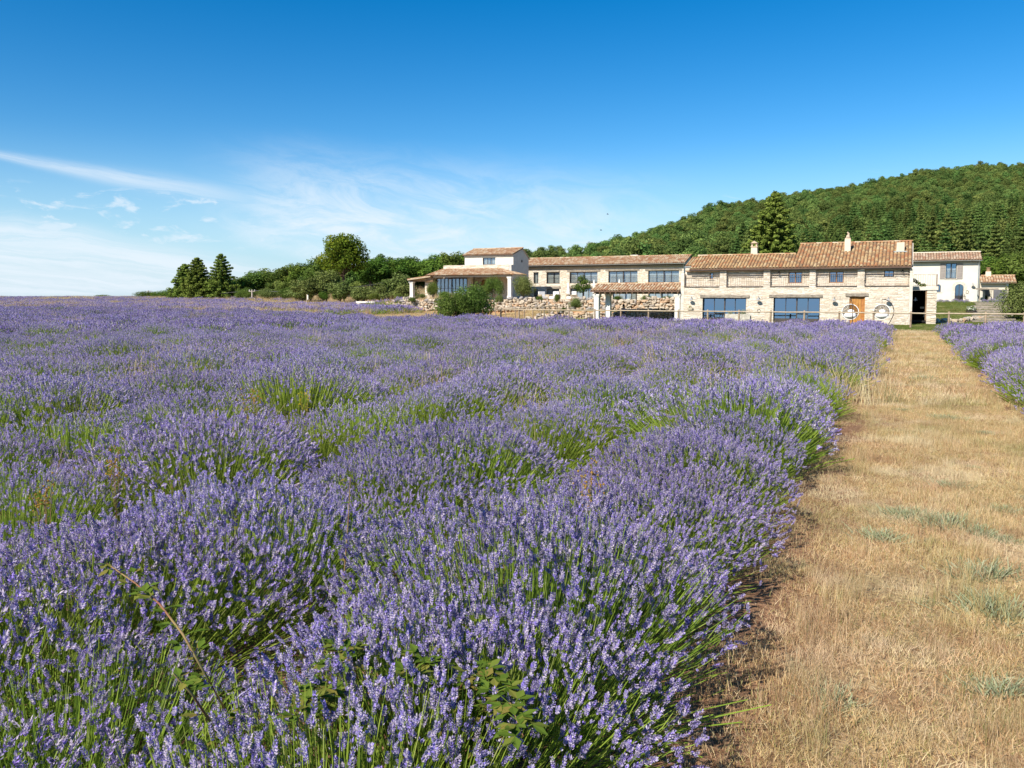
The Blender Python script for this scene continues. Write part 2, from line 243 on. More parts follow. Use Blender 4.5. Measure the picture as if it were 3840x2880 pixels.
# ------------------------------------------------------------------ geometry helpers
class G:
    """collects faces; .obj() links them as ONE mesh object"""
    def __init__(s): s.v, s.l, s.t, s.c, s.k, s.n = [], [], [], [], [], 0
    def add(s, V, F, c=0.5, k=0):
        V = np.asarray(V, float).reshape(-1, 3); F = np.asarray(F, np.int64)
        if F.ndim == 1: F = F[None]
        s.v.append(V); s.l.append((F + s.n).ravel()); s.t.append(np.full(len(F), F.shape[1], np.int32))
        s.c.append(np.array(np.broadcast_to(np.asarray(c, float), (len(F),)))); s.k.append(np.full(len(F), k, np.int32)); s.n += len(V); return s
    def box(s, x0, x1, y0, y1, z0, z1, c=0.5, k=0):
        return s.add([(x0, y0, z0), (x1, y0, z0), (x1, y1, z0), (x0, y1, z0), (x0, y0, z1), (x1, y0, z1), (x1, y1, z1), (x0, y1, z1)],
                     [(0, 1, 5, 4), (1, 2, 6, 5), (2, 3, 7, 6), (3, 0, 4, 7), (4, 5, 6, 7), (3, 2, 1, 0)], c, k)
    def poly(s, pts, c=0.5, k=0): return s.add(pts, [tuple(range(len(pts)))], c, k)
    def prism(s, pts, d, c=0.5, k=0):
        """polygon extruded by vector d"""
        n = len(pts); a = [Vector(p) for p in pts]; b = [p + Vector(d) for p in a]
        s.add(a, [tuple(range(n))], c, k); s.add(b, [tuple(reversed(range(n)))], c, k)
        return s.add(a + b, [(i, n + i, n + (i + 1) % n, (i + 1) % n) for i in range(n)], c, k)
    def tube(s, pts, rad, sides=6, c=0.5, cap=True, k=0):
        pts = [Vector(p) for p in pts]; n = len(pts)
        rad = [rad] * n if isinstance(rad, (int, float)) else rad
        V = []
        for i, p in enumerate(pts):
            d = (pts[min(i + 1, n - 1)] - pts[max(i - 1, 0)]).normalized()
            a = d.cross(Vector((0, 0, 1)) if abs(d.z) < 0.9 else Vector((1, 0, 0))).normalized(); b = d.cross(a)
            V += [p + (a * math.cos(2 * math.pi * j / sides) + b * math.sin(2 * math.pi * j / sides)) * rad[i] for j in range(sides)]
        F = [(i * sides + j, i * sides + (j + 1) % sides, (i + 1) * sides + (j + 1) % sides, (i + 1) * sides + j) for i in range(n - 1) for j in range(sides)]
        s.add(V, F, c, k)
        if cap: s.add(V[:sides], [tuple(range(sides))], c, k); s.add(V[-sides:], [tuple(reversed(range(sides)))], c, k)
        return s
    def lathe(s, prof, sides=12, at=(0, 0, 0), c=0.5, k=0, axis='z'):
        V = []
        for r, z in prof:
            for j in range(sides):
                a = 2 * math.pi * j / sides; q = (r * math.cos(a), r * math.sin(a), z)
                if axis == 'y': q = (q[0], q[2], q[1])
                V.append((q[0] + at[0], q[1] + at[1], q[2] + at[2]))
        return s.add(V, [(i * sides + j, i * sides + (j + 1) % sides, (i + 1) * sides + (j + 1) % sides, (i + 1) * sides + j) for i in range(len(prof) - 1) for j in range(sides)], c, k)
    def blob(s, at, r, seed=0, rough=0.25, c=0.5, nu=8, nv=6, flat=None, k=0):
        V = []; rr = r if isinstance(r, (tuple, list)) else (r, r, r)
        for i in range(nv + 1):
            th = math.pi * i / nv
            for j in range(nu):
                ph = 2 * math.pi * j / nu; d = Vector((math.sin(th) * math.cos(ph), math.sin(th) * math.sin(ph), math.cos(th)))
                q = 1 + rough * mnoise.noise(d * 1.7 + Vector((seed * 3.1, seed * 1.7, 0)))
                V.append((at[0] + d.x * rr[0] * q, at[1] + d.y * rr[1] * q, at[2] + d.z * rr[2] * q))
        return s.add(V, [(i * nu + j, i * nu + (j + 1) % nu, (i + 1) * nu + (j + 1) % nu, (i + 1) * nu + j) for i in range(nv) for j in range(nu)], c, k)
    def mesh(s, name, mat, off=(0, 0, 0), smooth=False):
        me = bpy.data.meshes.new(name)
        V = np.concatenate(s.v) - np.asarray(off, float); L = np.concatenate(s.l); T = np.concatenate(s.t)
        me.vertices.add(len(V)); me.vertices.foreach_set('co', V.astype(np.float32).ravel())
        me.loops.add(len(L)); me.loops.foreach_set('vertex_index', L.astype(np.int32))
        me.polygons.add(len(T)); me.polygons.foreach_set('loop_start', (np.cumsum(T) - T).astype(np.int32))
        if smooth: me.polygons.foreach_set('use_smooth', np.ones(len(T), bool))
        else: me.polygons.foreach_set('use_smooth', np.zeros(len(T), bool))
        for m in (mat if isinstance(mat, (list, tuple)) else [mat]): me.materials.append(m)
        if isinstance(mat, (list, tuple)): me.polygons.foreach_set('material_index', np.concatenate(s.k))
        me.update(calc_edges=True); me.validate()
        a = me.attributes.new('tint', 'FLOAT', 'FACE')
        cc = np.concatenate(s.c).astype(np.float32)
        if len(a.data) == len(cc): a.data.foreach_set('value', cc)
        return me
    def obj(s, name, mat, parent=None, smooth=False, kind=None):
        off = parent_loc(parent)
        o = link(name, s.mesh(name, MT[mat] if isinstance(mat, str) else [MT[m] for m in mat] if isinstance(mat, list) else mat, off, smooth), parent)
        if kind: o['kind'] = kind
        return o
def parent_loc(p):
    v = Vector((0, 0, 0))
    while p is not None: v += p.location; p = p.parent
    return v
def link(name, data, parent=None, loc=None):
    o = bpy.data.objects.new(name, data); COL.objects.link(o)
    if parent is not None: o.parent = parent
    if loc is not None: o.location = loc
    return o
def tag(o, label=None, cat=None, group=None, kind=None):
    if label: o['label'] = label
    if cat: o['category'] = cat
    if group: o['group'] = group
    if kind: o['kind'] = kind
    return o
def thing(name, label, cat, loc, group=None, rz=0.0, scale=None):
    o = link(name, None, None, loc); o.rotation_euler = (0, 0, rz); o.empty_display_size = 0.2
    if scale: o.scale = (scale,) * 3 if isinstance(scale, (int, float)) else scale
    return tag(o, label, cat, group, 'thing')
def copy_tree(o, parent=None):
    c = o.copy(); COL.objects.link(c); c.parent = parent
    for ch in o.children: copy_tree(ch, c)
    return c
def scatter(name, label, cat, pts, rots, scl, idx, sources):
    """one object of kind stuff: the points carry instances of the source meshes"""
    me = bpy.data.meshes.new(name); n = len(pts)
    me.vertices.add(n); me.vertices.foreach_set('co', np.asarray(pts, np.float32).ravel())
    for nm, ty, fld, arr in (('rot', 'FLOAT_VECTOR', 'vector', rots), ('scl', 'FLOAT_VECTOR', 'vector', scl), ('idx', 'INT', 'value', idx)):
        a = me.attributes.new(nm, ty, 'POINT'); a.data.foreach_set(fld, np.asarray(arr, np.int32 if ty == 'INT' else np.float32).ravel())
    col = bpy.data.collections.new(name + '_kinds')
    for i, s in enumerate(sources):
        col.objects.link(bpy.data.objects.new('%s_%02d' % (name, i), s))
    o = link(name, me); tag(o, label, cat, kind='stuff')
    ng = bpy.data.node_groups.new(name, 'GeometryNodeTree')
    ng.interface.new_socket('Geometry', in_out='INPUT', socket_type='NodeSocketGeometry'); ng.interface.new_socket('Geometry', in_out='OUTPUT', socket_type='NodeSocketGeometry')
    N, L = ng.nodes, ng.links
    gi, go = N.new('NodeGroupInput'), N.new('NodeGroupOutput'); ip = N.new('GeometryNodeInstanceOnPoints'); ci = N.new('GeometryNodeCollectionInfo')
    ci.inputs['Collection'].default_value = col; ci.inputs['Separate Children'].default_value = True; ci.inputs['Reset Children'].default_value = True
    def na(nm, ty):
        x = N.new('GeometryNodeInputNamedAttribute'); x.data_type = ty; x.inputs['Name'].default_value = nm; return x.outputs[0]
    L.new(gi.outputs[0], ip.inputs['Points']); L.new(ci.outputs[0], ip.inputs['Instance']); ip.inputs['Pick Instance'].default_value = True
    L.new(na('idx', 'INT'), ip.inputs['Instance Index']); L.new(na('rot', 'FLOAT_VECTOR'), ip.inputs['Rotation']); L.new(na('scl', 'FLOAT_VECTOR'), ip.inputs['Scale'])
    L.new(ip.outputs[0], go.inputs[0])
    o.modifiers.new('scatter', 'NODES').node_group = ng
    return o
# ------------------------------------------------------------------ ground and hill
def hill_profile(u):
    T = [(-2000, 400, 0), (300, 300, 0), (850, 190, 0), (1100, 190, 2), (1400, 200, 6), (1800, 230, 8.5), (2020, 250, 11.5), (2200, 300, 14.5), (2350, 330, 19.5), (2500, 380, 29.5), (2700, 430, 43.5), (2900, 470, 54), (3100, 510, 63.5), (3400, 570, 82), (3700, 610, 93), (4000, 640, 98), (4600, 660, 98), (6500, 700, 80)]
    for (a, d0, z0), (b, d1, z1) in zip(T, T[1:]):
        if u <= b:
            t = max(0.0, (u - a) / (b - a)); return d0 + (d1 - d0) * t, z0 + (z1 - z0) * t
    return T[-1][1:]
def hill_z(x, y):
    d = -x * math.sin(YAW) + y * math.cos(YAW); r = x * math.cos(YAW) + y * math.sin(YAW)
    if d < 60: return 0.0
    u = 1920 + FPX * r / d
    D, Z = hill_profile(u)
    s = 118.0
    if d < s: return 0.0
    t = (d - s) / (D - s)
    if t < 1: return Z * (t ** 1.15) + 1.6 * math.sin(math.pi * t) * mnoise.noise(Vector((x, y, 0)) * 0.02) * min(1, Z / 20)
    return max(Z - (d - D) * 0.16, -30)
def gz(x, y):
    """height of the ground"""
    d = math.hypot(x, y)
    z = -0.45 * S(15, 58, y) * S(-50, -26, x)
    z += 1.42 * S(67, 95, y) * S(0.9, 2.2, x)                      # the bank to the right of the farmhouse
    z += 0.05 * mnoise.noise(Vector((x, y, 0)) * 0.12) * (1 - S(40, 55, y))
    z += 0.55 * S(80, 120, y) * (1 - S(0.9, 2.2, x))
    t = S(-53.5, -47, x) * (1 - S(-15.7, -14.7, x))                  # the two garden terraces behind the boulder walls
    z += (0.22 - z) * t * S(67.7, 68.5, y) * S(-36, -31, x)
    z += (1.12 - z) * t * S(69.7, 70.6, y) * (1 - S(104, 116, y))
    if d > 250: z -= (d - 250) * 0.03 * S(-95, -140, x)
    return z + hill_z(x, y)

def axis(pts):
    out = []
    for a, b, st in pts: out += list(np.arange(a, b, st))
    return out + [pts[-1][1]]
gx = axis([(-3000, -800, 400), (-800, -300, 60), (-300, -90, 12), (-90, -50, 3), (-50, 12, 1.0), (12, 60, 4), (60, 400, 14), (400, 1000, 60), (1000, 3000, 400)])
gy = axis([(-2000, -200, 400), (-200, -20, 30), (-20, -4, 4), (-4, 100, 1.0), (100, 130, 3), (130, 700, 14), (700, 1000, 60), (1000, 3600, 400)])
V = [(x, y, gz(x, y)) for y in gy for x in gx]; nx = len(gx)
F = [(j * nx + i, j * nx + i + 1, (j + 1) * nx + i + 1, (j + 1) * nx + i) for j in range(len(gy) - 1) for i in range(nx - 1)]
def ground_mat():
    m = bpy.data.materials.new('ground'); m.use_nodes = True; n, l = m.node_tree.nodes, m.node_tree.links; t = NT(n, l)
    b = n['Principled BSDF']; b.inputs['Roughness'].default_value = 0.95; b.inputs['Specular IOR Level'].default_value = 0.1
    g = n.new('ShaderNodeNewGeometry'); pos = g.outputs['Position']; sp = n.new('ShaderNodeSeparateXYZ'); l.new(pos, sp.inputs[0])
    X, Y = sp.outputs[0], sp.outputs[1]
    big, mid, fine = t.noise(pos, 0.35, 5), t.noise(pos, 2.5, 6, 0.65), t.noise(pos, 22, 5, 0.7)
    soil = t.mix(t.step(fine, 0.35, 0.65), lin((.17, .085, .045)), lin((.36, .21, .12)))
    straw = t.mix(t.step(fine, 0.3, 0.65), lin((.27, .16, .08)), lin((.58, .42, .22)))
    straw = t.mix(t.m('MULTIPLY', t.step(big, 0.50, 0.62), 0.5), straw, lin((.22, .20, .08)))
    straw = t.mix(t.m('MULTIPLY', t.step(mid, 0.48, 0.62), 0.75), straw, lin((.30, .17, .085)))
    lawn = t.mix(t.step(fine, 0.3, 0.7), lin((.07, .11, .025)), lin((.17, .20, .055)))
    lawn = t.mix(t.m('MULTIPLY', t.step(mid, 0.45, 0.65), 0.55), lawn, lin((.40, .32, .14)))
    Xw = t.m('ADD', X, t.m('MULTIPLY', t.m('SUBTRACT', mid, 0.5), 0.7)); Yw = t.m('ADD', Y, t.m('MULTIPLY', t.m('SUBTRACT', big, 0.5), 3.0))
    inpath = t.m('MULTIPLY', t.step(Xw, -0.6, -0.05), t.step(Xw, 1.6, 1.15))
    ends = t.step(Yw, 45.0, 46.6)
    c = t.mix(t.m('MAXIMUM', inpath, ends), soil, straw)
    isl = t.m('MULTIPLY', t.step(Yw, 50.5, 53.0), t.step(Xw, -33, -27))
    c = t.mix(isl, c, lawn)
    wood = t.mix(t.step(mid, 0.3, 0.7), lin((.05, .05, .02)), lin((.12, .10, .05)))
    c = t.mix(t.step(Y, 104, 118), c, wood)
    l.new(c, b.inputs['Base Color'])
    bm = n.new('ShaderNodeBump'); bm.inputs['Strength'].default_value = 0.9; bm.inputs['Distance'].default_value = 0.04; l.new(fine, bm.inputs['Height']); l.new(bm.outputs[0], b.inputs['Normal'])
    return m
g = G(); g.add(V, F); ground = g.obj('ground', ground_mat(), None, smooth=True, kind='structure')
ground['label'] = 'dry ground of straw and soil running from the path to the wooded hill'
# ------------------------------------------------------------------ plants: shapes
def norm(a): return a / np.maximum(np.linalg.norm(a, axis=-1, keepdims=True), 1e-9)
def perp(d, rng):
    q = rng.normal(size=d.shape); return norm(q - d * (q * d).sum(-1, keepdims=True))
def bezier(b, c, t, k): return b * (1 - k) ** 2 + c * 2 * k * (1 - k) + t * k * k
def strips(g, pts, width, rng, tint, taper=0.6):
    """pts: (n, k, 3) curves -> flat ribbons"""
    n, k, _ = pts.shape; d = norm(pts[:, -1] - pts[:, 0]); s = perp(d, rng)[:, None, :]
    w = np.linspace(1, taper, k)[None, :, None] * np.asarray(width).reshape(-1, 1, 1) / 2
    V = np.stack([pts - s * w, pts + s * w], 2).reshape(n, k * 2, 3)
    f = np.array([(2 * i, 2 * i + 1, 2 * i + 3, 2 * i + 2) for i in range(k - 1)])
    F = (f[None] + (np.arange(n) * k * 2)[:, None, None]).reshape(-1, 4)
    g.add(V.reshape(-1, 3), F, np.repeat(np.broadcast_to(tint, (n,)), k - 1))
def petals(g, c, axis, rad, length, K, Pn, rng, size, bright):
    """flower spikes: K whorls of Pn diamond petals along each axis"""
    n = len(c); t = (np.arange(K) + 0.5) / K
    a = perp(axis, rng); b = np.cross(axis, a)
    t3 = t[None, :, None]; ctr = c[:, None, :] + axis[:, None, :] * (length[:, None, None] * t3)
    ph = rng.random((n, K, 1)) * 6.283 + np.arange(Pn)[None, None, :] * 6.283 / Pn + rng.normal(size=(n, K, Pn)) * 0.25
    rd = a[:, None, None, :] * np.cos(ph)[..., None] + b[:, None, None, :] * np.sin(ph)[..., None]
    ax = axis[:, None, None, :]; tg = np.cross(np.broadcast_to(ax, rd.shape), rd)
    prof = (0.7 + 0.5 * np.sin(np.pi * np.clip(t * 0.9 + 0.12, 0, 1)))[None, :, None, None] * rad[:, None, None, None] * (0.75 + 0.5 * rng.random((n, K, Pn, 1)))
    h = (length / K)[:, None, None, None] * (0.8 + 0.6 * rng.random((n, K, Pn, 1))) * size
    cc = ctr[:, :, None, :]
    p0 = cc - ax * h * 0.25 + rd * prof * 0.1; p2 = cc + rd * prof + ax * h * 0.75
    mid = cc + rd * prof * 0.62 + ax * h * 0.15; wd = prof * 0.85 * size
    V = np.stack([p0, mid - tg * wd * .5, p2, mid + tg * wd * .5], 3).reshape(-1, 3)
    m = n * K * Pn; F = np.arange(m * 4).reshape(-1, 4)
    u = rng.random((n, K, Pn)); tint = np.where(u < bright, 0.85 + 0.15 * rng.random(u.shape), np.clip((0.41 if K > 2 else 0.31) + 0.19 * rng.normal(size=u.shape) + 0.12 * rng.normal(size=(n, 1, 1)), 0, 0.66))
    g.add(V, F, tint.reshape(-1))
def lavender(seed, n, lod, R_=0.86, H=0.62, green=0.0):
    rng = np.random.default_rng(seed); st, fl = G(), G()
    r = rng.random(n) ** 0.62; ph = rng.random(n) * 6.283
    lump = 1 + 0.10 * np.sin(ph * 3 + seed) + 0.06 * np.sin(ph * 5 + seed * 2)
    xy = np.stack([np.cos(ph), np.sin(ph)], 1) * (r * R_ * lump)[:, None]
    z = H * np.sqrt(np.clip(1 - 0.80 * r ** 2.6, 0.05, 1)) * (0.88 + 0.22 * rng.random(n)) - 0.26 * H * rng.random(n) ** 3
    tip = np.concatenate([xy, z[:, None]], 1); base = np.concatenate([xy * 0.50, np.full((n, 1), 0.03)], 1)
    ctl = np.concatenate([xy * (0.78 + 0.12 * rng.random((n, 1)) + 0.10 * (1 - r[:, None])), (z * 0.62)[:, None]], 1) + rng.normal(size=(n, 3)) * 0.022
    ks = {0: (0.35, .55, 0.75, 1), 1: (0.4, .7, 1), 2: (0.5, 1), 3: (0.5, 1)}[lod]
    pts = np.stack([bezier(base, ctl, tip, k) for k in ks], 1)
    strips(st, pts, (0.0042, 0.006, 0.012, 0.022)[lod], rng, np.clip(0.45 + 0.22 * rng.normal(size=n), 0, 1))
    nb = {0: 700, 1: 380, 2: 110, 3: 40}[lod]; nb = int(nb * (1 + green))
    q = rng.random((nb, 2)) - 0.5; b0 = np.concatenate([q * R_ * 1.05, np.zeros((nb, 1))], 1)
    dr = norm(np.concatenate([q * 1.9 + rng.normal(size=(nb, 2)) * 0.3, 0.55 + 0.5 * rng.random((nb, 1))], 1)); ln = (0.20 + 0.20 * rng.random((nb, 1))) * H / 0.6
    strips(st, np.stack([b0, b0 + dr * ln * .55, b0 + dr * ln + np.array([0, 0, -.02])], 1), (0.006, 0.009, 0.02, 0.04)[lod], rng, np.clip(0.3 + 0.3 * rng.random(nb), 0, 1))
    keep = rng.random(n) < (1 - green * 0.75)
    ax = norm(tip - ctl + rng.normal(size=(n, 3)) * 0.07)[keep]; tp = tip[keep]; m = len(tp)
    L = (0.030 + 0.038 * rng.random(m)) * (1, 1.05, 1.35, 2.0)[lod]; rad = (0.0066 + 0.0028 * rng.random(m)) * (1, 1.15, 1.9, 3.1)[lod]
    K, Pn = ((7, 5), (4, 3), (2, 3), (1, 3))[lod]
    petals(fl, tp - ax * 0.01, ax, rad, L, K, Pn, rng, (1.0, 1.15, 1.25, 1.3)[lod], 0.20)
    if lod == 0:                      # a lower, separated whorl on many stems
        s = rng.random(m) < 0.5; petals(fl, tp[s] - ax[s] * 0.045, ax[s], rad[s] * 0.8, L[s] * 0.25, 1, 5, rng, 1.0, 0.2)
    return st, fl
def tuft_patch(seed, n, size, hmin, hmax, width, lean=0.5, dead=0.35):
    rng = np.random.default_rng(seed); g = G()
    cl = rng.random((max(4, n // 14), 2)) - 0.5
    q = cl[rng.integers(0, len(cl), n)] + rng.normal(size=(n, 2)) * 0.07; b = np.concatenate([q * size, np.full((n, 1), -0.01)], 1)
    h = (hmin + (hmax - hmin) * rng.random(n) ** 1.6)[:, None]
    d = np.concatenate([rng.normal(size=(n, 2)) * lean * h, h], 1)
    flat = rng.random(n) < dead; d[flat] = np.concatenate([norm(rng.normal(size=(flat.sum(), 2))) * h[flat] * 1.2, 0.02 + 0.03 * rng.random((flat.sum(), 1))], 1)
    mid = b + d * 0.55 + np.concatenate([np.zeros((n, 2)), h * 0.08], 1)
    strips(g, np.stack([b, mid, b + d], 1), width, rng, np.clip(rng.beta(2.2, 1.8, n) * 0.85 + (rng.random(n) < 0.08) * 0.9, 0, 1), 0.3)
    return g
def leaf_cloud(g, ctr, rad, n, size, rng, up=0.45, clump=None, tint0=0.5, tv=0.2, flat=0.0):
    """leaf quads spread through the shell of an ellipsoid"""
    d = norm(rng.normal(size=(n, 3))); r = 0.55 + 0.5 * rng.random((n, 1)) ** 0.6
    p = np.asarray(ctr) + d * r * np.asarray(rad)
    nrm = norm(d + rng.normal(size=(n, 3)) * 0.5 + np.array([0, 0, up])); a = perp(nrm, rng); b = np.cross(nrm, a)
    s = size * (0.6 + 0.8 * rng.random((n, 1))); V = np.stack([p - a * s, p - b * s * .55, p + a * s, p + b * s * .55], 1).reshape(-1, 3)
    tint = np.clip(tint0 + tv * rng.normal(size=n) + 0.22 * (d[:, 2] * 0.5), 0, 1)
    g.add(V, np.arange(n * 4).reshape(-1, 4), tint)
def broad_tree(seed, H, Rc, z0, nclump, nleaf, lsize, squash=0.8, lean=0.0, open_=0.0):
    """trunk with limbs, crown of leaf clumps; returns (trunk, crown)"""
    rng = np.random.default_rng(seed); tr, cr = G(), G()
    top = H * 0.72; k = Vector((lean * H * 0.3, 0, 0))
    tr.tube([(0, 0, -0.2), (0.02 * H * lean, 0, top * 0.35), k * 0.6 + Vector((0, 0, top * 0.7)), k + Vector((0, 0, top))], [H * 0.028, H * 0.022, H * 0.014, H * 0.004], 7)
    hz = (H - z0) / 2
    for i in range(nclump):
        d = norm(rng.normal(size=(1, 3)))[0]; r = (0.25 + 0.75 * rng.random() ** 0.55) * (1 - 0.22)
        wob = 1 + 0.25 * math.sin(math.atan2(d[1], d[0]) * 3 + seed)
        zz = d[2] * r * hz * (1.0 if d[2] > 0 else squash); taper = 1 - 0.22 * max(0, d[2])
        c = Vector((d[0] * r * Rc * taper * wob + k.x, d[1] * r * Rc * taper * wob, z0 + hz + zz))
        cr_r = Rc * (0.26 + 0.16 * rng.random()) * (1 - open_ * 0.3)
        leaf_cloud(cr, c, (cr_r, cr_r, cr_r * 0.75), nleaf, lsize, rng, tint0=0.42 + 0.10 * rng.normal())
        if i % 3 == 0 or open_ > 0:
            s = Vector((k.x * 0.5, 0, z0 + (c.z - z0) * 0.35)); s.z = min(s.z, c.z)
            tr.tube([s, s.lerp(c, 0.5) + Vector((0, 0, 0.04 * H)), c], [H * 0.010, H * 0.006, H * 0.002], 5)
    return tr, cr
def pine_tree(seed, H, Rb, layers, n_per, lsize, droop=0.1):
    rng = np.random.default_rng(seed); tr, cr = G(), G()
    tr.tube([(0, 0, -0.2), (0, 0, H * 0.5), (0, 0, H * 0.97)], [H * 0.024, H * 0.014, H * 0.003], 7)
    for i in range(layers):
        t = i / (layers - 1); z = H * (0.10 + 0.86 * t); rl = Rb * (1 - t) ** 0.72 * (0.85 + 0.3 * rng.random()) + 0.12 * Rb * 0.5
        nb = max(4, int(10 * (1 - t) + 4))
        for j in range(nb):
            a = 6.283 * (j + rng.random() * 0.8) / nb; L = rl * (0.7 + 0.45 * rng.random())
            e = Vector((math.cos(a) * L, math.sin(a) * L, z + L * (0.28 * t + 0.12 - droop) + 0.1))
            s = Vector((0, 0, z)); mid = s.lerp(e, 0.6) - Vector((0, 0, L * 0.05))
            tr.tube([s, mid, e], [H * 0.005, H * 0.0035, H * 0.001], 4, cap=False)
            for q in range(3):
                f = 0.40 + 0.30 * q; c = s.lerp(e, f); rr = max(0.10 * Rb, L * (0.24 - 0.04 * q))
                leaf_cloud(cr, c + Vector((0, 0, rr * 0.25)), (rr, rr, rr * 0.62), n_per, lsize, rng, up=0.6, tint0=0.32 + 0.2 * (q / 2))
    leaf_cloud(cr, (0, 0, H * 0.97), (Rb * 0.10, Rb * 0.10, H * 0.05), n_per * 2, lsize, rng, up=0.9, tint0=0.6)
    return tr, cr
def bush(seed, rx, ry, h, nclump, nleaf, lsize):
    rng = np.random.default_rng(seed); st, cr = G(), G()
    for i in range(nclump):
        d = norm(rng.normal(size=(1, 3)))[0]; d[2] = abs(d[2]) * 1.0; r = 0.35 + 0.45 * rng.random()
        c = Vector((d[0] * rx * r, d[1] * ry * r, h * (0.30 + 0.5 * d[2] * r * 1.25))); q = 0.34 + 0.16 * rng.random()
        leaf_cloud(cr, c, (rx * q, ry * q, h * q * 0.62), nleaf, lsize, rng, up=0.3, tint0=0.44 + 0.1 * rng.normal())
        if i % 2 == 0: st.tube([(c.x * 0.1, c.y * 0.1, -0.05), (c.x * 0.5, c.y * 0.5, c.z * 0.6), c], [0.035 * h / 2, 0.022 * h / 2, 0.006], 5)
    return st, cr

# ------------------------------------------------------------------ lavender field
rnd = random.Random(11)
CLS, CLN = 0, 1
spots = []                                     # x, y, size, variety, distance, row
def in_view(x, y, pad=250):
    q = proj((x, y, 0.3)); return q is not None and -pad < q[0] < 3840 + pad
for i in range(-8, 62):
    X = -1.50 - 1.86 * i if i >= 0 else 2.34 + 1.82 * (-i - 1)
    y = -1.5 if i >= 0 else -3.0
    while y < 46.2 + 0.7 * math.sin(i * 1.9):
        x = X + rnd.uniform(-0.10, 0.10) + (0.06 * (1 - S(2.5, 7, y)) if i == 0 else 0); y += rnd.uniform(0.68, 0.90)
        if i == 0 and y < 4: x = min(x, -1.42)
        d = math.hypot(x, y)
        if d < 1.6: continue
        nz = mnoise.noise(Vector((x * 0.22, y * 0.22, 4.0))); nz2 = mnoise.noise(Vector((x * 0.9, y * 0.9, 9.0)))
        if nz * 0.6 + nz2 * 0.6 > 0.48 and i != 0: continue              # a gap where a plant has died
        if d > 4 and i >= 0 and not in_view(x, y): continue
        weak = (nz2 - nz * 0.3 > (0.15 if i == 0 else 0.08) and not (i == 0 and 2.7 < d < 9)) or (i == 0 and d < 2.5) or (i == 1 and d < 3.6 and rnd.random() < .6)
        s = rnd.uniform(0.84, 1.14) * (1.0 + 0.14 * nz) * (0.84 if weak else 1.0)
        spots.append((x, y, s * (0.98 + 0.10 * abs(math.sin(y * 0.9 + i * 2.1))), weak, d, i))
for x, y in ((-2.42, .35), (-2.30, 1.05), (-2.55, 1.75), (-1.9, -.1), (-2.9, -.3)): spots.append((x, y, rnd.uniform(.72, .9), True, math.hypot(x, y), 0))
def lav_meshes(lod, n, nvar, green=0.0, seed=0):
    out = []
    for v in range(nvar):
        st, fl = lavender(seed + v * 7 + lod * 100, n, lod, green=green, H=0.58 + 0.05 * (v % 3)); out.append((st.mesh('stems', MT['stem']), fl.mesh('flowers', MT['flower'])))
    return out
LV = {0: lav_meshes(0, 1280, 4), 1: lav_meshes(1, 980, 4), 'w0': lav_meshes(0, 900, 3, 0.62, 50), 'w1': lav_meshes(1, 720, 3, 0.62, 50)}
def joined_lav(lod, n, nvar, green=0.0, seed=0):
    out = []
    for v in range(nvar):
        st, fl = lavender(seed + v * 13 + lod * 100, n, lod, green=green); g = G()
        for src, k in ((st, 0), (fl, 1)):
            for a, b, t, c in zip(src.v, src.l, src.t, src.c): pass
            Vv = np.concatenate(src.v); Fq = np.concatenate(src.l).reshape(-1, 4); g.add(Vv, Fq, np.concatenate(src.c), k)
        out.append(g.mesh('lavender', [MT['stem'], MT['flower']]))
    return out
spots.sort(key=lambda s: s[4])
near = [s for s in spots if in_view(s[0], s[1], 120)][:300]; nearset = set(near)
ORD = 'first second third fourth fifth sixth seventh eighth ninth tenth eleventh twelfth thirteenth fourteenth fifteenth sixteenth seventeenth eighteenth nineteenth twentieth'.split()
for (x, y, s, weak, d, i) in near:
    lod = 0 if d < 8.5 else 1
    pool = LV[('w%d' % lod) if weak else lod]; st, fl = pool[rnd.randrange(len(pool))]
    far = 'at the near end of' if d < 3.2 else 'near the camera in' if d < 6 else 'a little way along' if d < 9.5 else 'midway along' if d < 14 else 'well along' if d < 19 else 'far along'
    row = ORD[min(19, i if i >= 0 else -i - 1)] + ' row ' + ('left' if i >= 0 else 'right')
    o = thing('lavender_bush', ('sparse greenish' if weak else 'full purple') + ' lavender bush %s the %s of the path' % (far, row), 'lavender', (x, y, gz(x, y) - 0.02), 'lavender bushes planted in rows', rnd.uniform(0, 6.28), (s * rnd.uniform(.95, 1.1), s * rnd.uniform(.95, 1.1), s * rnd.uniform(.92, 1.12)))
    o.rotation_euler = (rnd.uniform(-.08, .08), rnd.uniform(-.08, .08), o.rotation_euler[2])
    link('stems', st, o); link('flowers', fl, o)
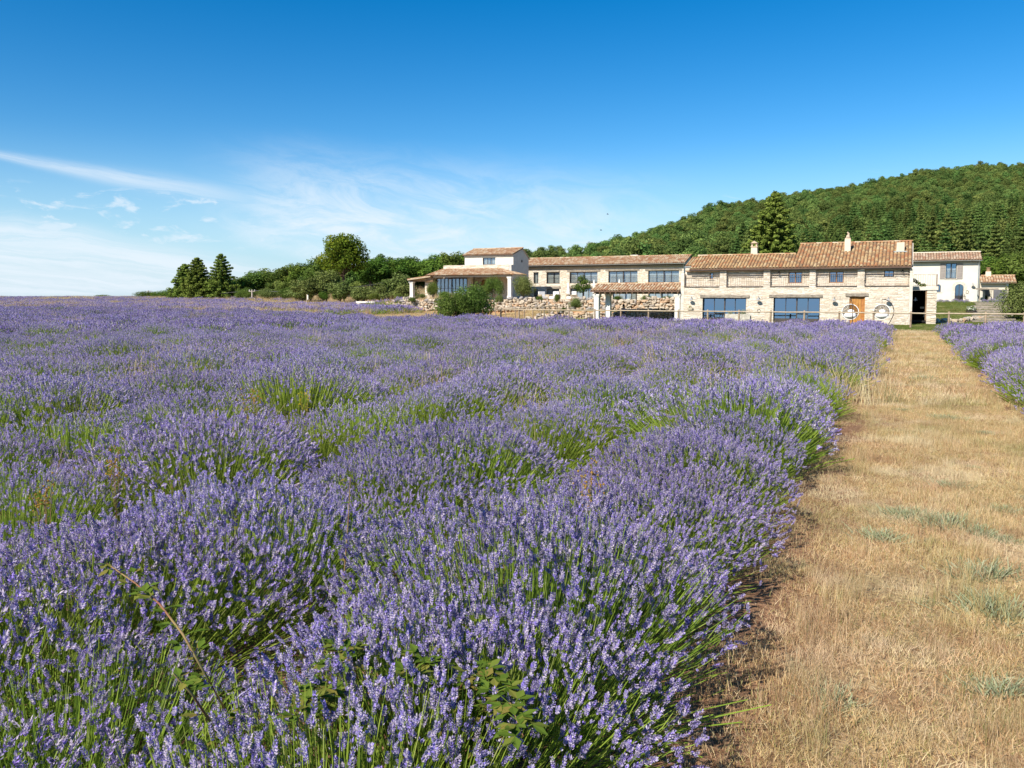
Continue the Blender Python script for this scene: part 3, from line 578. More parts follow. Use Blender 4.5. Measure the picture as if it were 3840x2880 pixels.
# the rest of the field as one mass
rest = [s for s in spots if s not in nearset]
fp, fr, fs, fi = [], [], [], []
SRC = joined_lav(1, 800, 2) + joined_lav(2, 480, 4) + joined_lav(2, 330, 2, 0.7, 40) + joined_lav(3, 150, 3) + joined_lav(3, 110, 2, 0.5, 60)
for (x, y, s, weak, d, i) in rest:
    k = rnd.randrange(2) if d < 22 else (6 + rnd.randrange(2) if weak else 2 + rnd.randrange(4))
    fp.append((x, y, gz(x, y) - 0.02)); fr.append((0, 0, rnd.uniform(0, 6.28))); fs.append((s, s, s * rnd.uniform(.9, 1.1))); fi.append(k)
i = 0
while True:                                    # the second block of rows, beyond the dry strip
    X = -43.6 - 1.75 * i; i += 1
    if X < -330: break
    y = 53.0
    while y < 330:
        y += rnd.uniform(0.75, 1.05) * (1 if y < 110 else 1.35); x = X + rnd.uniform(-.15, .15)
        d = math.hypot(x, y)
        if d > 285: break
        if not in_view(x, y, 150): continue
        u = proj((x, y, 0))[0]; dd = -x * math.sin(YAW) + y * math.cos(YAW)
        lim = 250 if u < 560 else 250 - (u - 560) * 0.75 if u < 690 else 152 if u < 900 else 140 - (u - 900) * 0.06
        if dd > lim or (x > -66 and y > 69.0 - (x + 44) * 0.55): continue
        nz = mnoise.noise(Vector((x * 0.07, y * 0.07, 2.0))); nz2 = mnoise.noise(Vector((x * 0.4, y * 0.4, 5.0)))
        if nz * 0.8 + nz2 * 0.7 > 0.02 + 0.25 * (y < 62): continue
        weak = nz2 > 0.05; s = rnd.uniform(0.9, 1.15)
        fp.append((x, y, gz(x, y) - 0.02)); fr.append((0, 0, rnd.uniform(0, 6.28))); fs.append((s, s, s * rnd.uniform(.85, 1.1))); fi.append((11 + rnd.randrange(2)) if weak else (8 + rnd.randrange(3)))
scatter('lavender_field', 'mass of purple lavender rows stretching away across the plateau to the horizon', 'lavender', fp, fr, fs, fi, SRC)

# ------------------------------------------------------------------ green growth in the furrows
wsrc = [tuft_patch(90 + k, 170, 0.55, 0.10, 0.42, 0.0042, 0.28, 0.05).mesh('weeds', MT['stem']) for k in range(3)] + [tuft_patch(95 + k, 90, 0.7, 0.10, 0.38, 0.012, 0.3, 0.05).mesh('weeds', MT['stem']) for k in range(2)]
wp, wr_, ws, wi = [], [], [], []
for i in range(0, 22):
    xf = -1.50 - 1.86 * i - 0.93; y = 0.4
    while y < 40:
        y += rnd.uniform(.25, .55); x = xf + rnd.uniform(-.38, .38); d = math.hypot(x, y)
        if d < 1.5 or d > 34 or not in_view(x, y): continue
        if mnoise.noise(Vector((x * .5, y * .35, 1.0))) < -0.25: continue
        sc = rnd.uniform(.7, 1.15); wp.append((x, y, gz(x, y))); wr_.append((0, 0, rnd.uniform(0, 6.28))); ws.append((sc, sc, sc * rnd.uniform(.7, 1.2))); wi.append(rnd.randrange(3) if d < 14 else 3 + rnd.randrange(2))
scatter('furrow_weeds', 'tangled green grass and weeds growing in the furrows between the lavender rows', 'weeds', wp, wr_, ws, wi, wsrc)

# ------------------------------------------------------------------ dry grass and lawn
ps = [tuft_patch(k, 950, 0.62, 0.010, (.085, .05, .11, .06, .04)[k], 0.0029, (.22, .35, .22, .4, .6)[k], (.18, .35, .15, .3, .6)[k]).mesh('dry_grass', MT['straw']) for k in range(5)]
ps += [tuft_patch(20 + k, 200, 0.75, 0.03, 0.14, 0.009, 0.4, 0.3).mesh('dry_grass', MT['straw']) for k in range(4)]
ps += [tuft_patch(40 + k, 160, 0.5, 0.12, 0.46, 0.004, 0.22, 0.1).mesh('dry_grass', MT['straw']) for k in range(3)]
ps += [tuft_patch(60 + k, 170, 1.1, 0.25, 0.64, 0.008, 0.22, 0.02).mesh('dry_grass', MT['straw']) for k in range(2)]
gp_, gr_, gs_, gi_ = [], [], [], []
def put(x, y, k, s=1.0, z=0.0):
    gp_.append((x, y, gz(x, y) + z)); gr_.append((0, 0, rnd.uniform(0, 6.28))); gs_.append((s, s, s * rnd.uniform(.8, 1.2))); gi_.append(k)
y = 0.8
while y < 14:
    x = -0.85
    while x < 1.75:
        nz = mnoise.noise(Vector((x * 1.1, y * 0.55, 6.0))) + 0.5 * mnoise.noise(Vector((x * 3, y * 3, 2.0)))
        rut = min(abs(x + 0.15), abs(x - 1.0))
        if rnd.random() > (0.55 if nz > 0.25 else 0.15 if nz > 0.0 else 0.0) + (0.45 if x < -0.35 else 0): put(x + rnd.uniform(-.15, .15), y + rnd.uniform(-.15, .15), rnd.choice((1, 3, 4)) if (nz > 0 or rut < .2) else rnd.choice((0, 2, 0, 1)), rnd.uniform(.8, 1.15))
        x += 0.25
    y += 0.27
while y < 47:
    x = -0.8
    while x < 1.7:
        put(x + rnd.uniform(-.2, .2), y + rnd.uniform(-.2, .2), 5 + rnd.randrange(4), rnd.uniform(.5, 1.0)); x += 0.40
    y += 0.40
for _ in range(420):                           # coarser clumps on the path, between the wheel tracks and along its right side
    y = 1.2 + 20 * rnd.random() ** 1.5; x = rnd.choice((rnd.gauss(.45, .16), rnd.gauss(1.35, .15), rnd.gauss(-.35, .1))); put(x, y, 9 + rnd.randrange(3), rnd.uniform(.20, .42))
for _ in range(5200):                          # strip at the row ends and beside the lawn
    x, y = rnd.uniform(-75, 14), rnd.uniform(46.5, 55.5)
    if in_view(x, y) and not (x > -28 and y > 52.5 + rnd.random() * 1.5): put(x, y, 5 + rnd.randrange(4), 1.1)
for _ in range(2200):
    x, y = rnd.uniform(-44, -29), rnd.uniform(47, 72); put(x, y, 5 + rnd.randrange(4), 1.0)
for _ in range(11000):                          # tall dry stalks between the lavender
    x, y = rnd.uniform(-70, 5), rnd.uniform(1.5, 46)
    d = math.hypot(x, y); nz = mnoise.noise(Vector((x * 0.22, y * 0.22, 4.0))) * 0.6 + mnoise.noise(Vector((x * 0.9, y * 0.9, 9.0))) * 0.6
    if in_view(x, y) and d > 1.6 and (nz > 0.40 or rnd.random() < (0.03 if d < 10 else 0.10 + 0.35 * max(0, mnoise.noise(Vector((x * 0.12, y * 0.12, 8.0)))))) and not (-0.8 < x < 3.2): put(x, y, 9 + rnd.randrange(3) if d < 13 else 12 + rnd.randrange(2), rnd.uniform(1.0, 1.5) if d < 13 else rnd.uniform(.8, 1.2))
for _ in range(26000):                          # dry patches in the far field
    x, y = rnd.uniform(-250, -42), rnd.uniform(50, 250); d = math.hypot(x, y)
    nz = mnoise.noise(Vector((x * 0.07, y * 0.07, 2.0))) * 0.8 + mnoise.noise(Vector((x * 0.4, y * 0.4, 5.0))) * 0.45
    if d < 260 and in_view(x, y) and (nz > 0.0 or rnd.random() < 0.2): put(x, y, 12 + rnd.randrange(2), rnd.uniform(1.0, 1.6))
scatter('dry_grass', 'mown straw-coloured dry grass on the path and field edges', 'grass', gp_, gr_, gs_, gi_, ps)
ls = [tuft_patch(80 + k, 260, 0.85, 0.02, 0.09, 0.012, 0.5, 0.1).mesh('lawn', MT['lawn']) for k in range(4)]
gp_, gr_, gs_, gi_ = [], [], [], []
for _ in range(5200):
    x, y = rnd.uniform(-30, 16), rnd.uniform(51.5, 64.1)
    put(x, y, rnd.randrange(4))
for _ in range(3000):
    x, y = rnd.uniform(0.6, 18), rnd.uniform(61, 72); put(x, y, rnd.randrange(4))
for _ in range(700):
    x, y = rnd.uniform(1.4, 12), rnd.uniform(71, 95); put(x, y, rnd.randrange(4), 1.3)
scatter('lawn_grass', 'short green lawn between the rail fence and the stone farmhouse', 'grass', gp_, gr_, gs_, gi_, ls)
# ------------------------------------------------------------------ trees behind the field and on the hill
def tree_thing(name, label, cat, tr, cr, loc, mat, group, rz=0.0, sc=1.0, sway=1.0):
    o = thing(name, label, cat, loc, group, rz, (sc * sway, sc * sway, sc))
    link('trunk', tr, o); link('crown', cr, o); return o
def tmesh(pair, mat): return pair[0].mesh('trunk', MT['bark']), pair[1].mesh('crown', MT[mat])
# three dark pines beside the field, left of the wood
for (u, vt, D, Rb, seed, lab) in ((695, 992, 158, 2.9, 3, 'shortest and leftmost of the three dark pines at the field edge'), (742, 968, 156, 3.3, 4, 'broad middle pine of the three at the field edge'), (833, 953, 155, 3.0, 5, 'tallest and slimmest of the three dark pines at the field edge')):
    base = depth(u, 1116, D); base.z = gz(base.x, base.y) - 0.1
    H = depth(u, vt, D).z - base.z
    tr, cr = pine_tree(seed, H, Rb, 15, 44, 0.17, 0.12)
    o = thing('pine_tree', lab, 'pine', base, 'pines at the field edge'); link('trunk', tr.mesh('trunk', MT['bark']), o); link('crown', cr.mesh('crown', MT['needle']), o)
# tall pine behind the farmhouse roof
base = depth(2900, 1060, 128); base.z = gz(base.x, base.y)
tr, cr = pine_tree(9, depth(2868, 722, 128).z - base.z, 4.6, 19, 70, 0.24, 0.02)
o = thing('pine_tree', 'tall spreading pine standing behind the farmhouse roof in front of the hill', 'pine', base); link('trunk', tr.mesh('trunk', MT['bark']), o); link('crown', cr.mesh('crown', MT['needle']), o)
# the big half-yellow tree
base = depth(1290, 1118, 132); base.z = gz(base.x, base.y)
Hb = depth(1290, 862, 132).z - base.z
tr, cr = broad_tree(31, Hb, 4.7, Hb * 0.24, 62, 190, 0.19, 0.9, -0.06, 0.35)
o = thing('deciduous_tree', 'tallest tree of the wood, with yellowing leaves and bare grey branches showing', 'tree', base); link('trunk', tr.mesh('trunk', MT['bark']), o); link('crown', cr.mesh('crown', MT['leaf_yellow']), o)
# mid-distance trees of the wood edge: a few shapes, each tree its own
SHAPES = [tmesh(broad_tree(40 + i, 9.0, 3.6, 1.4 + 0.3 * (i % 3), 36, 115, 0.21), 'leaf') for i in range(4)] + [tmesh(broad_tree(50 + i, 9.0, 3.5, 1.0, 36, 115, 0.20), 'leaf_dark') for i in range(3)]
OLIVE = [tmesh(broad_tree(60 + i, 4.5, 2.3, 0.7, 26, 100, 0.13, 0.7, 0.0, 0.15), 'leaf_olive') for i in range(3)]
row = [  # u, v of top, depth, shape, radius scale, label
    (905, 1030, 160, 4, 0.9, 'low dark tree just right of the tallest pine'), (955, 1004, 162, 0, 1.0, 'rounded tree behind the nearer utility pole'),
    (1010, 996, 164, 5, 1.0, 'dark tree at the left shoulder of the wood'), (1062, 990, 160, 1, 1.05, 'bright green tree left of the yellowing tree'),
    (1110, 982, 158, 2, 1.1, 'tall green tree third from the yellowing tree'), (1155, 968, 154, 6, 1.05, 'dark crown second from the yellowing tree'),
    (1195, 962, 150, 3, 0.9, 'dark green tree touching the left side of the yellowing tree'), (1390, 940, 146, 5, 1.05, 'dark tree at the right side of the yellowing tree'),
    (1440, 955, 150, 4, 1.1, 'dark rounded tree second right of the yellowing tree'), (1490, 950, 152, 1, 1.0, 'tree with lighter crown left of the white house'),
    (1545, 942, 150, 6, 1.05, 'dark tree with pointed top left of the white house'), (1600, 950, 148, 5, 1.05, 'dark tree next before the white house'),
    (1655, 942, 152, 4, 1.0, 'dark tree rising just left of the white house wall'), (1700, 938, 150, 2, 1.0, 'tree partly hidden by the white house wall'),
    (1790, 925, 150, 6, 0.9, 'treetop showing above the white house roof'), (1855, 918, 148, 5, 0.8, 'dark treetop above the ridge of the white house'),
    (930, 1075, 146, 2, 0.9, 'low bushy tree under the wires at the field edge'), (1010, 1060, 142, 3, 0.95, 'pale green bushy tree by the nearer utility pole'), (1075, 1050, 140, 0, 1.0, 'bushy tree at the field edge below the wood')]
for k, (u, vt, D, sh, rs, lab) in enumerate(row):
    b = depth(u, 1118, D); b.z = gz(b.x, b.y) - 0.2; H = depth(u, vt, D).z - b.z
    tr, cr = SHAPES[sh]; tree_thing('wood_tree', lab, 'tree', tr, cr, b, None, 'trees at the edge of the wood', k * 1.3, H / 9.0, rs * min(1.35, 10.0 / H))
orow = [(1165, 1035, 118, 0, 1.25, 'large greyish bush-like tree below the yellowing tree'), (1225, 1000, 120, 1, 1.1, 'tall silvery green tree in front of the yellowing tree'), (1110, 1062, 122, 2, 1.0, 'grey-green small tree at the left end of the garden'),
    (1290, 1048, 116, 0, 1.0, 'rounded olive tree in front of the yellowing trunk'), (1365, 1066, 112, 1, 1.05, 'olive tree behind the stone bench'), (1425, 1062, 108, 2, 1.0, 'olive tree right of the stone bench'),
    (1455, 1058, 112, 2, 1.1, 'olive tree with forked stems in the garden'), (1490, 1012, 112, 0, 1.15, 'pale tall olive tree near the porch'), (1520, 1060, 102, 1, 1.0, 'leafy olive tree beside the left porch pillar')]
for k, (u, vt, D, sh, rs, lab) in enumerate(orow):
    b = depth(u, 1122, D); b.z = gz(b.x, b.y) - 0.1; H = depth(u, vt, D).z - b.z
    tr, cr = OLIVE[sh]; tree_thing('olive_tree', lab, 'olive tree', tr, cr, b, None, 'olive trees in the garden', k * 2.1, H / 4.5, rs * min(1.3, 4.6 / H))
SHRUB = [bush(70 + i, 1.0, 1.0, 1.5, 24, 330, 0.036) for i in range(3)]
SHM = {m: [(s.mesh('stems', MT['bark']), c.mesh('foliage', MT[m])) for s, c in SHRUB] for m in ('leaf', 'leaf_olive', 'leaf_dark')}
def shrub(u0, v0, u1, v1, D, m, sh, lab, name='shrub', cat='shrub', group=None, rz=0.0, z=None):
    b = depth((u0 + u1) / 2, v1, D); w = (u1 - u0) / FPX * D; h = (v1 - v0) / FPX * D
    if z is not None: h += b.z - z; b.z = z
    o = thing(name, lab, cat, b, group, rz, (w / 2.0, w / 2.0, h / 1.42)); st, cr = SHM[m][sh]; link('stems', st, o); link('foliage', cr, o); return o
for i, (u0, v0, u1, v1, D, m, lab) in enumerate([(352, 1104, 420, 1121, 235, 'leaf_dark', 'lone low bush on the bare horizon of the field'), (500, 1090, 600, 1122, 195, 'leaf', 'low thicket behind the far utility pole'), (570, 1085, 660, 1122, 190, 'leaf_dark', 'dark low thicket left of the three pines'),
        (1380, 1095, 1425, 1128, 104, 'leaf', 'bright green shrub just above the stone bench'), (1475, 1098, 1512, 1126, 98, 'leaf', 'small green shrub above the rubble wall by the porch'), (1185, 1090, 1240, 1128, 118, 'leaf_dark', 'dark shrub at the foot of the garden trees'),
        (880, 1080, 960, 1124, 140, 'leaf', 'green thicket under the wires right of the pines'), (960, 1078, 1050, 1126, 136, 'leaf_olive', 'pale thicket right of the nearer utility pole'), (1040, 1072, 1120, 1127, 130, 'leaf', 'bright thicket below the left shoulder of the wood'), (1100, 1085, 1175, 1129, 122, 'leaf_olive', 'grey-green thicket behind the small white sign'),
        (1240, 1075, 1310, 1130, 118, 'leaf', 'green thicket below the yellowing tree'), (1310, 1080, 1372, 1130, 112, 'leaf_olive', 'pale thicket left of the stone bench'), (1430, 1072, 1500, 1128, 116, 'leaf', 'green thicket behind the olive trees near the porch')]):
    shrub(u0, v0, u1, v1, D, m, i % 3, lab, group='shrubs along the wood and garden', rz=i)
# big bush in front of the fence: two merged bushes
shrub(1628, 1082, 1765, 1196, 63, 'leaf', 0, 'duller left half of the big double bush at the end of the fence', 'large_bush', 'bush', 'double bush', 1.0, -0.5)
shrub(1695, 1052, 1850, 1198, 64, 'leaf', 1, 'taller bright green right half of the big double bush at the end of the fence', 'large_bush', 'bush', 'double bush', 2.5, -0.5)

# the wood on the hill
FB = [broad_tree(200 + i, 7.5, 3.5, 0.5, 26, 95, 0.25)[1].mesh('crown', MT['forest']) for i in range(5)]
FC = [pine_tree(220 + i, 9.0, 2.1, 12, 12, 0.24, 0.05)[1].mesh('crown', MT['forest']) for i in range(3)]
hp, hr, hsc, hi = [], [], [], []
rf = random.Random(5)
dd = 122.0
while dd < 680:
    st = 3.1 + dd * 0.0030; u = 780.0
    while u < 4300:
        r = (u - 1920) / FPX * dd; uu = u; u += st / dd * FPX * rf.uniform(.8, 1.2)
        D, Z = hill_profile(uu)
        d2 = dd + rf.uniform(-st, st) * 0.6
        if d2 > D + 12: continue
        if uu < 1000 and d2 < 168: continue
        if uu < 1750 and d2 < 150: continue
        x = r * math.cos(YAW) - d2 * math.sin(YAW); y = r * math.sin(YAW) + d2 * math.cos(YAW)
        con = 2750 < uu and d2 < D * (0.50 + 0.06 * math.sin(uu * 0.01)) and d2 > 135
        nz = mnoise.noise(Vector((x, y, 0)) * 0.03)
        s = (rf.uniform(0.36, .72) if rf.random() < .7 else rf.uniform(.7, 1.1)) * (1 + 0.3 * nz)
        if d2 < 140: s *= 0.62
        if uu < 2150: s = min(s * .75, .85)
        hp.append((x, y, gz(x, y) - 0.6)); hr.append((0, 0, rf.uniform(0, 6.28)))
        hsc.append((s * 1.05, s * 1.05, s * (rf.uniform(.85, 1.1)))); hi.append(5 + rf.randrange(3) if (con and rf.random() < 0.85) else rf.randrange(5))
    dd += st * 0.9
scatter('hillside_forest', 'dense green wood covering the long hill behind the houses', 'forest', hp, hr, hsc, hi, FB + FC)
# ------------------------------------------------------------------ building pieces
def wall_plate(g, x0, x1, z0, z1, y, holes, deep=0.3, c=0.5):
    """front skin of a wall facing -Y with rectangular openings and their reveals"""
    xs = sorted(set([x0, x1] + [min(max(h[i], x0), x1) for h in holes for i in (0, 1)])); zs = sorted(set([z0, z1] + [min(max(h[i], z0), z1) for h in holes for i in (2, 3)]))
    for a, b in zip(xs, xs[1:]):
        for d, e in zip(zs, zs[1:]):
            if b - a < 1e-5 or e - d < 1e-5: continue
            cx, cz = (a + b) / 2, (d + e) / 2
            if any(h[0] < cx < h[1] and h[2] < cz < h[3] for h in holes): continue
            g.poly([(a, y, d), (b, y, d), (b, y, e), (a, y, e)], c)
    for h in holes:
        a, b, d, e = max(h[0], x0), min(h[1], x1), max(h[2], z0), min(h[3], z1); w = y + deep
        g.poly([(a, y, d), (a, y, e), (a, w, e), (a, w, d)], c); g.poly([(b, y, e), (b, y, d), (b, w, d), (b, w, e)], c)
        g.poly([(a, y, e), (b, y, e), (b, w, e), (a, w, e)], c); g.poly([(b, y, d), (a, y, d), (a, w, d), (b, w, d)], c)
def stone_unit(seed):
    r = random.Random(seed); j = lambda a: r.uniform(-a, a)
    b = [(0.02, 0, 0.04), (0.98, 0, 0.04), (0.98, 0, 0.96), (0.02, 0, 0.96)]
    m = [(j(.02) + .02, -.55, .06 + j(.04)), (.98 + j(.02), -.55, .06 + j(.04)), (.98 + j(.02), -.55, .94 + j(.04)), (.02 + j(.02), -.55, .94 + j(.04))]
    f = [(.10 + j(.05), -1 + j(.25), .22 + j(.1)), (.90 + j(.05), -1 + j(.25), .22 + j(.1)), (.90 + j(.05), -1 + j(.25), .80 + j(.08)), (.10 + j(.05), -1 + j(.25), .80 + j(.08))]
    V = b + m + f; F = [(8, 9, 10, 11)]
    for k in (0, 4): F += [(k + i, k + (i + 1) % 4, k + 4 + (i + 1) % 4, k + 4 + i) for i in range(4)]
    return np.array(V), F
SU = [stone_unit(i) for i in range(16)]
SU_ME = {}
def stone_mesh(i, mat='stone'):
    if (i, mat) not in SU_ME:
        g = G(); g.add(SU[i][0], SU[i][1], random.Random(i * 3 + 1).random()); SU_ME[(i, mat)] = g.mesh('stone', MT[mat])
    return SU_ME[(i, mat)]
def lay_stones(x0, x1, z0, z1, y, holes, seed, hmin=0.07, hmax=0.15, wmin=0.14, wmax=0.46, big=0.06):
    """courses of rubble stone; returns (x, z, w, h, kind)"""
    r = random.Random(seed); out = []; z = z0
    while z < z1 - 0.02:
        h = min(r.uniform(hmin, hmax), z1 - z); x = x0
        if z1 - z - h < 0.04: h = z1 - z
        while x < x1 - 0.02:
            w = r.uniform(wmin, wmax)
            if r.random() < big: w = r.uniform(wmax * .8, wmax * 1.3)
            w = min(w, x1 - x); segs = [(x, x + w)]
            for (a, b, d, e) in holes:
                if z + h > d + 0.01 and z < e - 0.01:
                    ns = []
                    for (p, q) in segs:
                        if q <= a or p >= b: ns.append((p, q))
                        else:
                            if p < a: ns.append((p, a))
                            if q > b: ns.append((b, q))
                    segs = ns
            for (p, q) in segs:
                if q - p > 0.05: out.append((p, z + r.uniform(-.02, .02) * h / .12, q - p, h * r.uniform(.72, 1.18) * (1.5 if r.random() < .05 else 1), r.randrange(16)))
            x += w
        z += h
    return out
def place_stones(st, y, parent, n_single, proud=0.035, mat='stone'):
    off = parent_loc(parent); st = sorted(st, key=lambda s: -s[2] * s[3]); g = G()
    for (x, z, w, h, k) in st[:n_single]:
        o = link('stone', stone_mesh(k, mat), parent, Vector((x, y, z)) - off); o.scale = (w, proud, h)
    for (x, z, w, h, k) in st[n_single:]:
        g.add(SU[k][0] * np.array([w, proud, h]) + np.array([x, y, z]), SU[k][1], random.Random(k * 3 + 1).random())
    if len(st) > n_single: g.obj('stonework', mat, parent, kind='stuff')
NT_ = 24
def tile_unit(L=1.0):
    V, n = [], 6
    for (yy, w, hh) in ((0, 0.5, 0.52), (L, 0.40, 0.44)):
        for i in range(n): a = math.pi * i / (n - 1); V.append((-math.cos(a) * w, yy, math.sin(a) * hh))
    for i in range(n): a = math.pi * i / (n - 1); V.append((-math.cos(a) * 0.36, 0, math.sin(a) * 0.37 - 0.02))
    F = [(i, i + 1, n + i + 1, n + i) for i in range(n - 1)] + [(2 * n + i, 2 * n + i + 1, i + 1, i) for i in range(n - 1)]
    return np.array(V), F
TU = tile_unit(); TILE_ME = {}
def tile_mesh(i, mat):
    if (i, mat) not in TILE_ME:
        g = G(); g.add(TU[0], TU[1], (i + 0.5) / NT_); TILE_ME[(i, mat)] = g.mesh('tile', MT[mat])
    return TILE_ME[(i, mat)]
def roof_slope(parent, x0, x1, ye, ze, k, yr, mat, n_single=0, pitch=0.245, expo=0.36, keep=None, seed=1, back=True, thick=0.10, xr=None):
    """slope rising to +Y from the eave (ye, ze) to the ridge at yr, tiled; all children of the part 'parent'"""
    r = random.Random(seed); ang = math.atan(k); L = (yr - ye) / math.cos(ang); zr = ze + k * (yr - ye)
    g = G(); g.prism([(x0, ye, ze - thick), (x0, yr, zr - thick), (x0, yr, zr), (x0, ye, ze)], (x1 - x0, 0, 0), 0.4)
    if keep is None: g.obj('roof_deck', 'channel', parent)
    off = parent_loc(parent); n = int(round((x1 - x0) / pitch)); p = (x1 - x0) / n; rows = max(2, int(round(L / expo))); ex = L / rows
    lst = []
    for i in range(n):
        for j in range(rows):
            xx = x0 + (i + .5) * p; s = j * ex
            if keep is None or keep(xx, s + ex * .5): lst.append((xx, s, r.randrange(NT_), r.uniform(-.03, .03), r.uniform(-.006, .006)))
    ca, sa = math.cos(ang), math.sin(ang)
    if n_single and len(lst) > n_single: lst.sort(key=lambda t: t[1])
    gg = G()
    for q, (xx, s, kk, tw, dx) in enumerate(lst):
        loc = Vector((xx + dx, ye + s * ca - 0.02 * sa, ze + s * sa + 0.012)); W_, TL = p * 0.90, ex * 1.22
        if q < n_single:
            o = link('tile', tile_mesh(kk, mat), parent, loc - off); o.scale = (W_, TL, W_ * 0.78); o.rotation_euler = (ang - 0.05, 0, tw)
        else:
            v = TU[0] * np.array([W_, TL, W_ * 0.78]); c, d = math.cos(ang - 0.05), math.sin(ang - 0.05)
            v = np.stack([v[:, 0] - tw * v[:, 1], v[:, 1] * c - v[:, 2] * d, v[:, 1] * d + v[:, 2] * c], 1) + np.array(loc)
            gg.add(v, TU[1], (kk + .5) / NT_)
    if len(lst) > n_single: gg.obj('tile_courses', mat, parent, kind='stuff')
    return zr
def ridge_line(parent, x0, x1, y, z, mat, r=0.11, name='ridge_tiles'):
    g = G(); n = int((x1 - x0) / 0.4); rr = random.Random(int(abs(x0 * 100)))
    for i in range(n):
        a, b = x0 + (x1 - x0) * i / n, x0 + (x1 - x0) * (i + 1.08) / n
        V = [(xx, y - math.cos(t) * q, z + math.sin(t) * q * .8) for xx, q in ((a, r * 1.05), (b, r * .9)) for t in np.linspace(0, math.pi, 6)]
        g.add(V, [(j, j + 1, 7 + j, 6 + j) for j in range(5)], rr.random())
    g.obj(name, mat, parent, kind='stuff')
def genoise(parent, x0, x1, y, z, mat, rows=1, p=0.24, rad=0.09):
    g = G(); n = int((x1 - x0) / p)
    for rw in range(rows):
        yy, zz = y - 0.16 * (rows - rw) + 0.02, z + rw * 0.14
        g.box(x0, x1, yy + 0.03, y + 0.02, zz + rad + 0.004, zz + rad + 0.05, .5)
        for i in range(n):
            cx = x0 + (i + .5) * (x1 - x0) / n
            V = [(cx - math.cos(t) * q, yv, zz + math.sin(t) * q) for yv in (yy, y + .01) for q in (rad * 1.2, rad * .85) for t in np.linspace(0, math.pi, 6)]
            F = [(j, j + 1, 7 + j, 6 + j) for j in range(5)] + [(j, 12 + j, 13 + j, j + 1) for j in range(5)] + [(6 + j, 7 + j, 19 + j, 18 + j) for j in range(5)]
            g.add(V, F, .5)
    g.obj('eave_cornice', mat, parent, kind='stuff')
def chimney(parent, x, y, z0, z1, w, d, taper, mat, cap='slab', name='chimney'):
    g = G(); a, b = w / 2, d / 2; at, bt = a * taper, b * taper
    V = [(x - a, y - b, z0), (x + a, y - b, z0), (x + a, y + b, z0), (x - a, y + b, z0), (x - at, y - bt, z1), (x + at, y - bt, z1), (x + at, y + bt, z1), (x - at, y + bt, z1)]
    g.add(V, [(0, 1, 5, 4), (1, 2, 6, 5), (2, 3, 7, 6), (3, 0, 4, 7), (4, 5, 6, 7)]); o = g.obj(name, mat, parent)
    c = G()
    if cap == 'slab':
        c.box(x - at - .05, x + at + .05, y - bt - .05, y + bt + .05, z1 + .003, z1 + 0.06)
        for sx_ in (-1, 1):
            for sy_ in (-1, 1): c.box(x + sx_ * at * .75 - .06, x + sx_ * at * .75 + .06, y + sy_ * bt * .7 - .05, y + sy_ * bt * .7 + .05, z1 + .06, z1 + .30)
        c.prism([(x - at - .05, y - bt - .1, z1 + .303), (x + at + .05, y - bt - .1, z1 + .303), (x, y - bt - .1, z1 + .50)], (0, 2 * bt + .2, 0))
        c.obj('chimney_cap', 'tile_pale', o)
    return o
def lintel(parent, x0, x1, z0, z1, y, mat='wood_grey', proud=0.07, seed=0):
    r = random.Random(seed); g = G(); n = 5; V = []
    for i in range(n + 1):
        xx = x0 + (x1 - x0) * i / n; a, b = r.uniform(-.02, .02), r.uniform(-.025, .025)
        V += [(xx, y - proud, z0 + a), (xx, y + .1, z0 + a), (xx, y + .1, z1 + b), (xx, y - proud, z1 + b)]
    F = [(4 * i + j, 4 * i + 4 + j, 4 * i + 4 + (j + 1) % 4, 4 * i + (j + 1) % 4) for i in range(n) for j in range(4)] + [(0, 1, 2, 3), (4 * n + 3, 4 * n + 2, 4 * n + 1, 4 * n)]
    g.add(V, F); return g.obj('lintel', mat, parent)
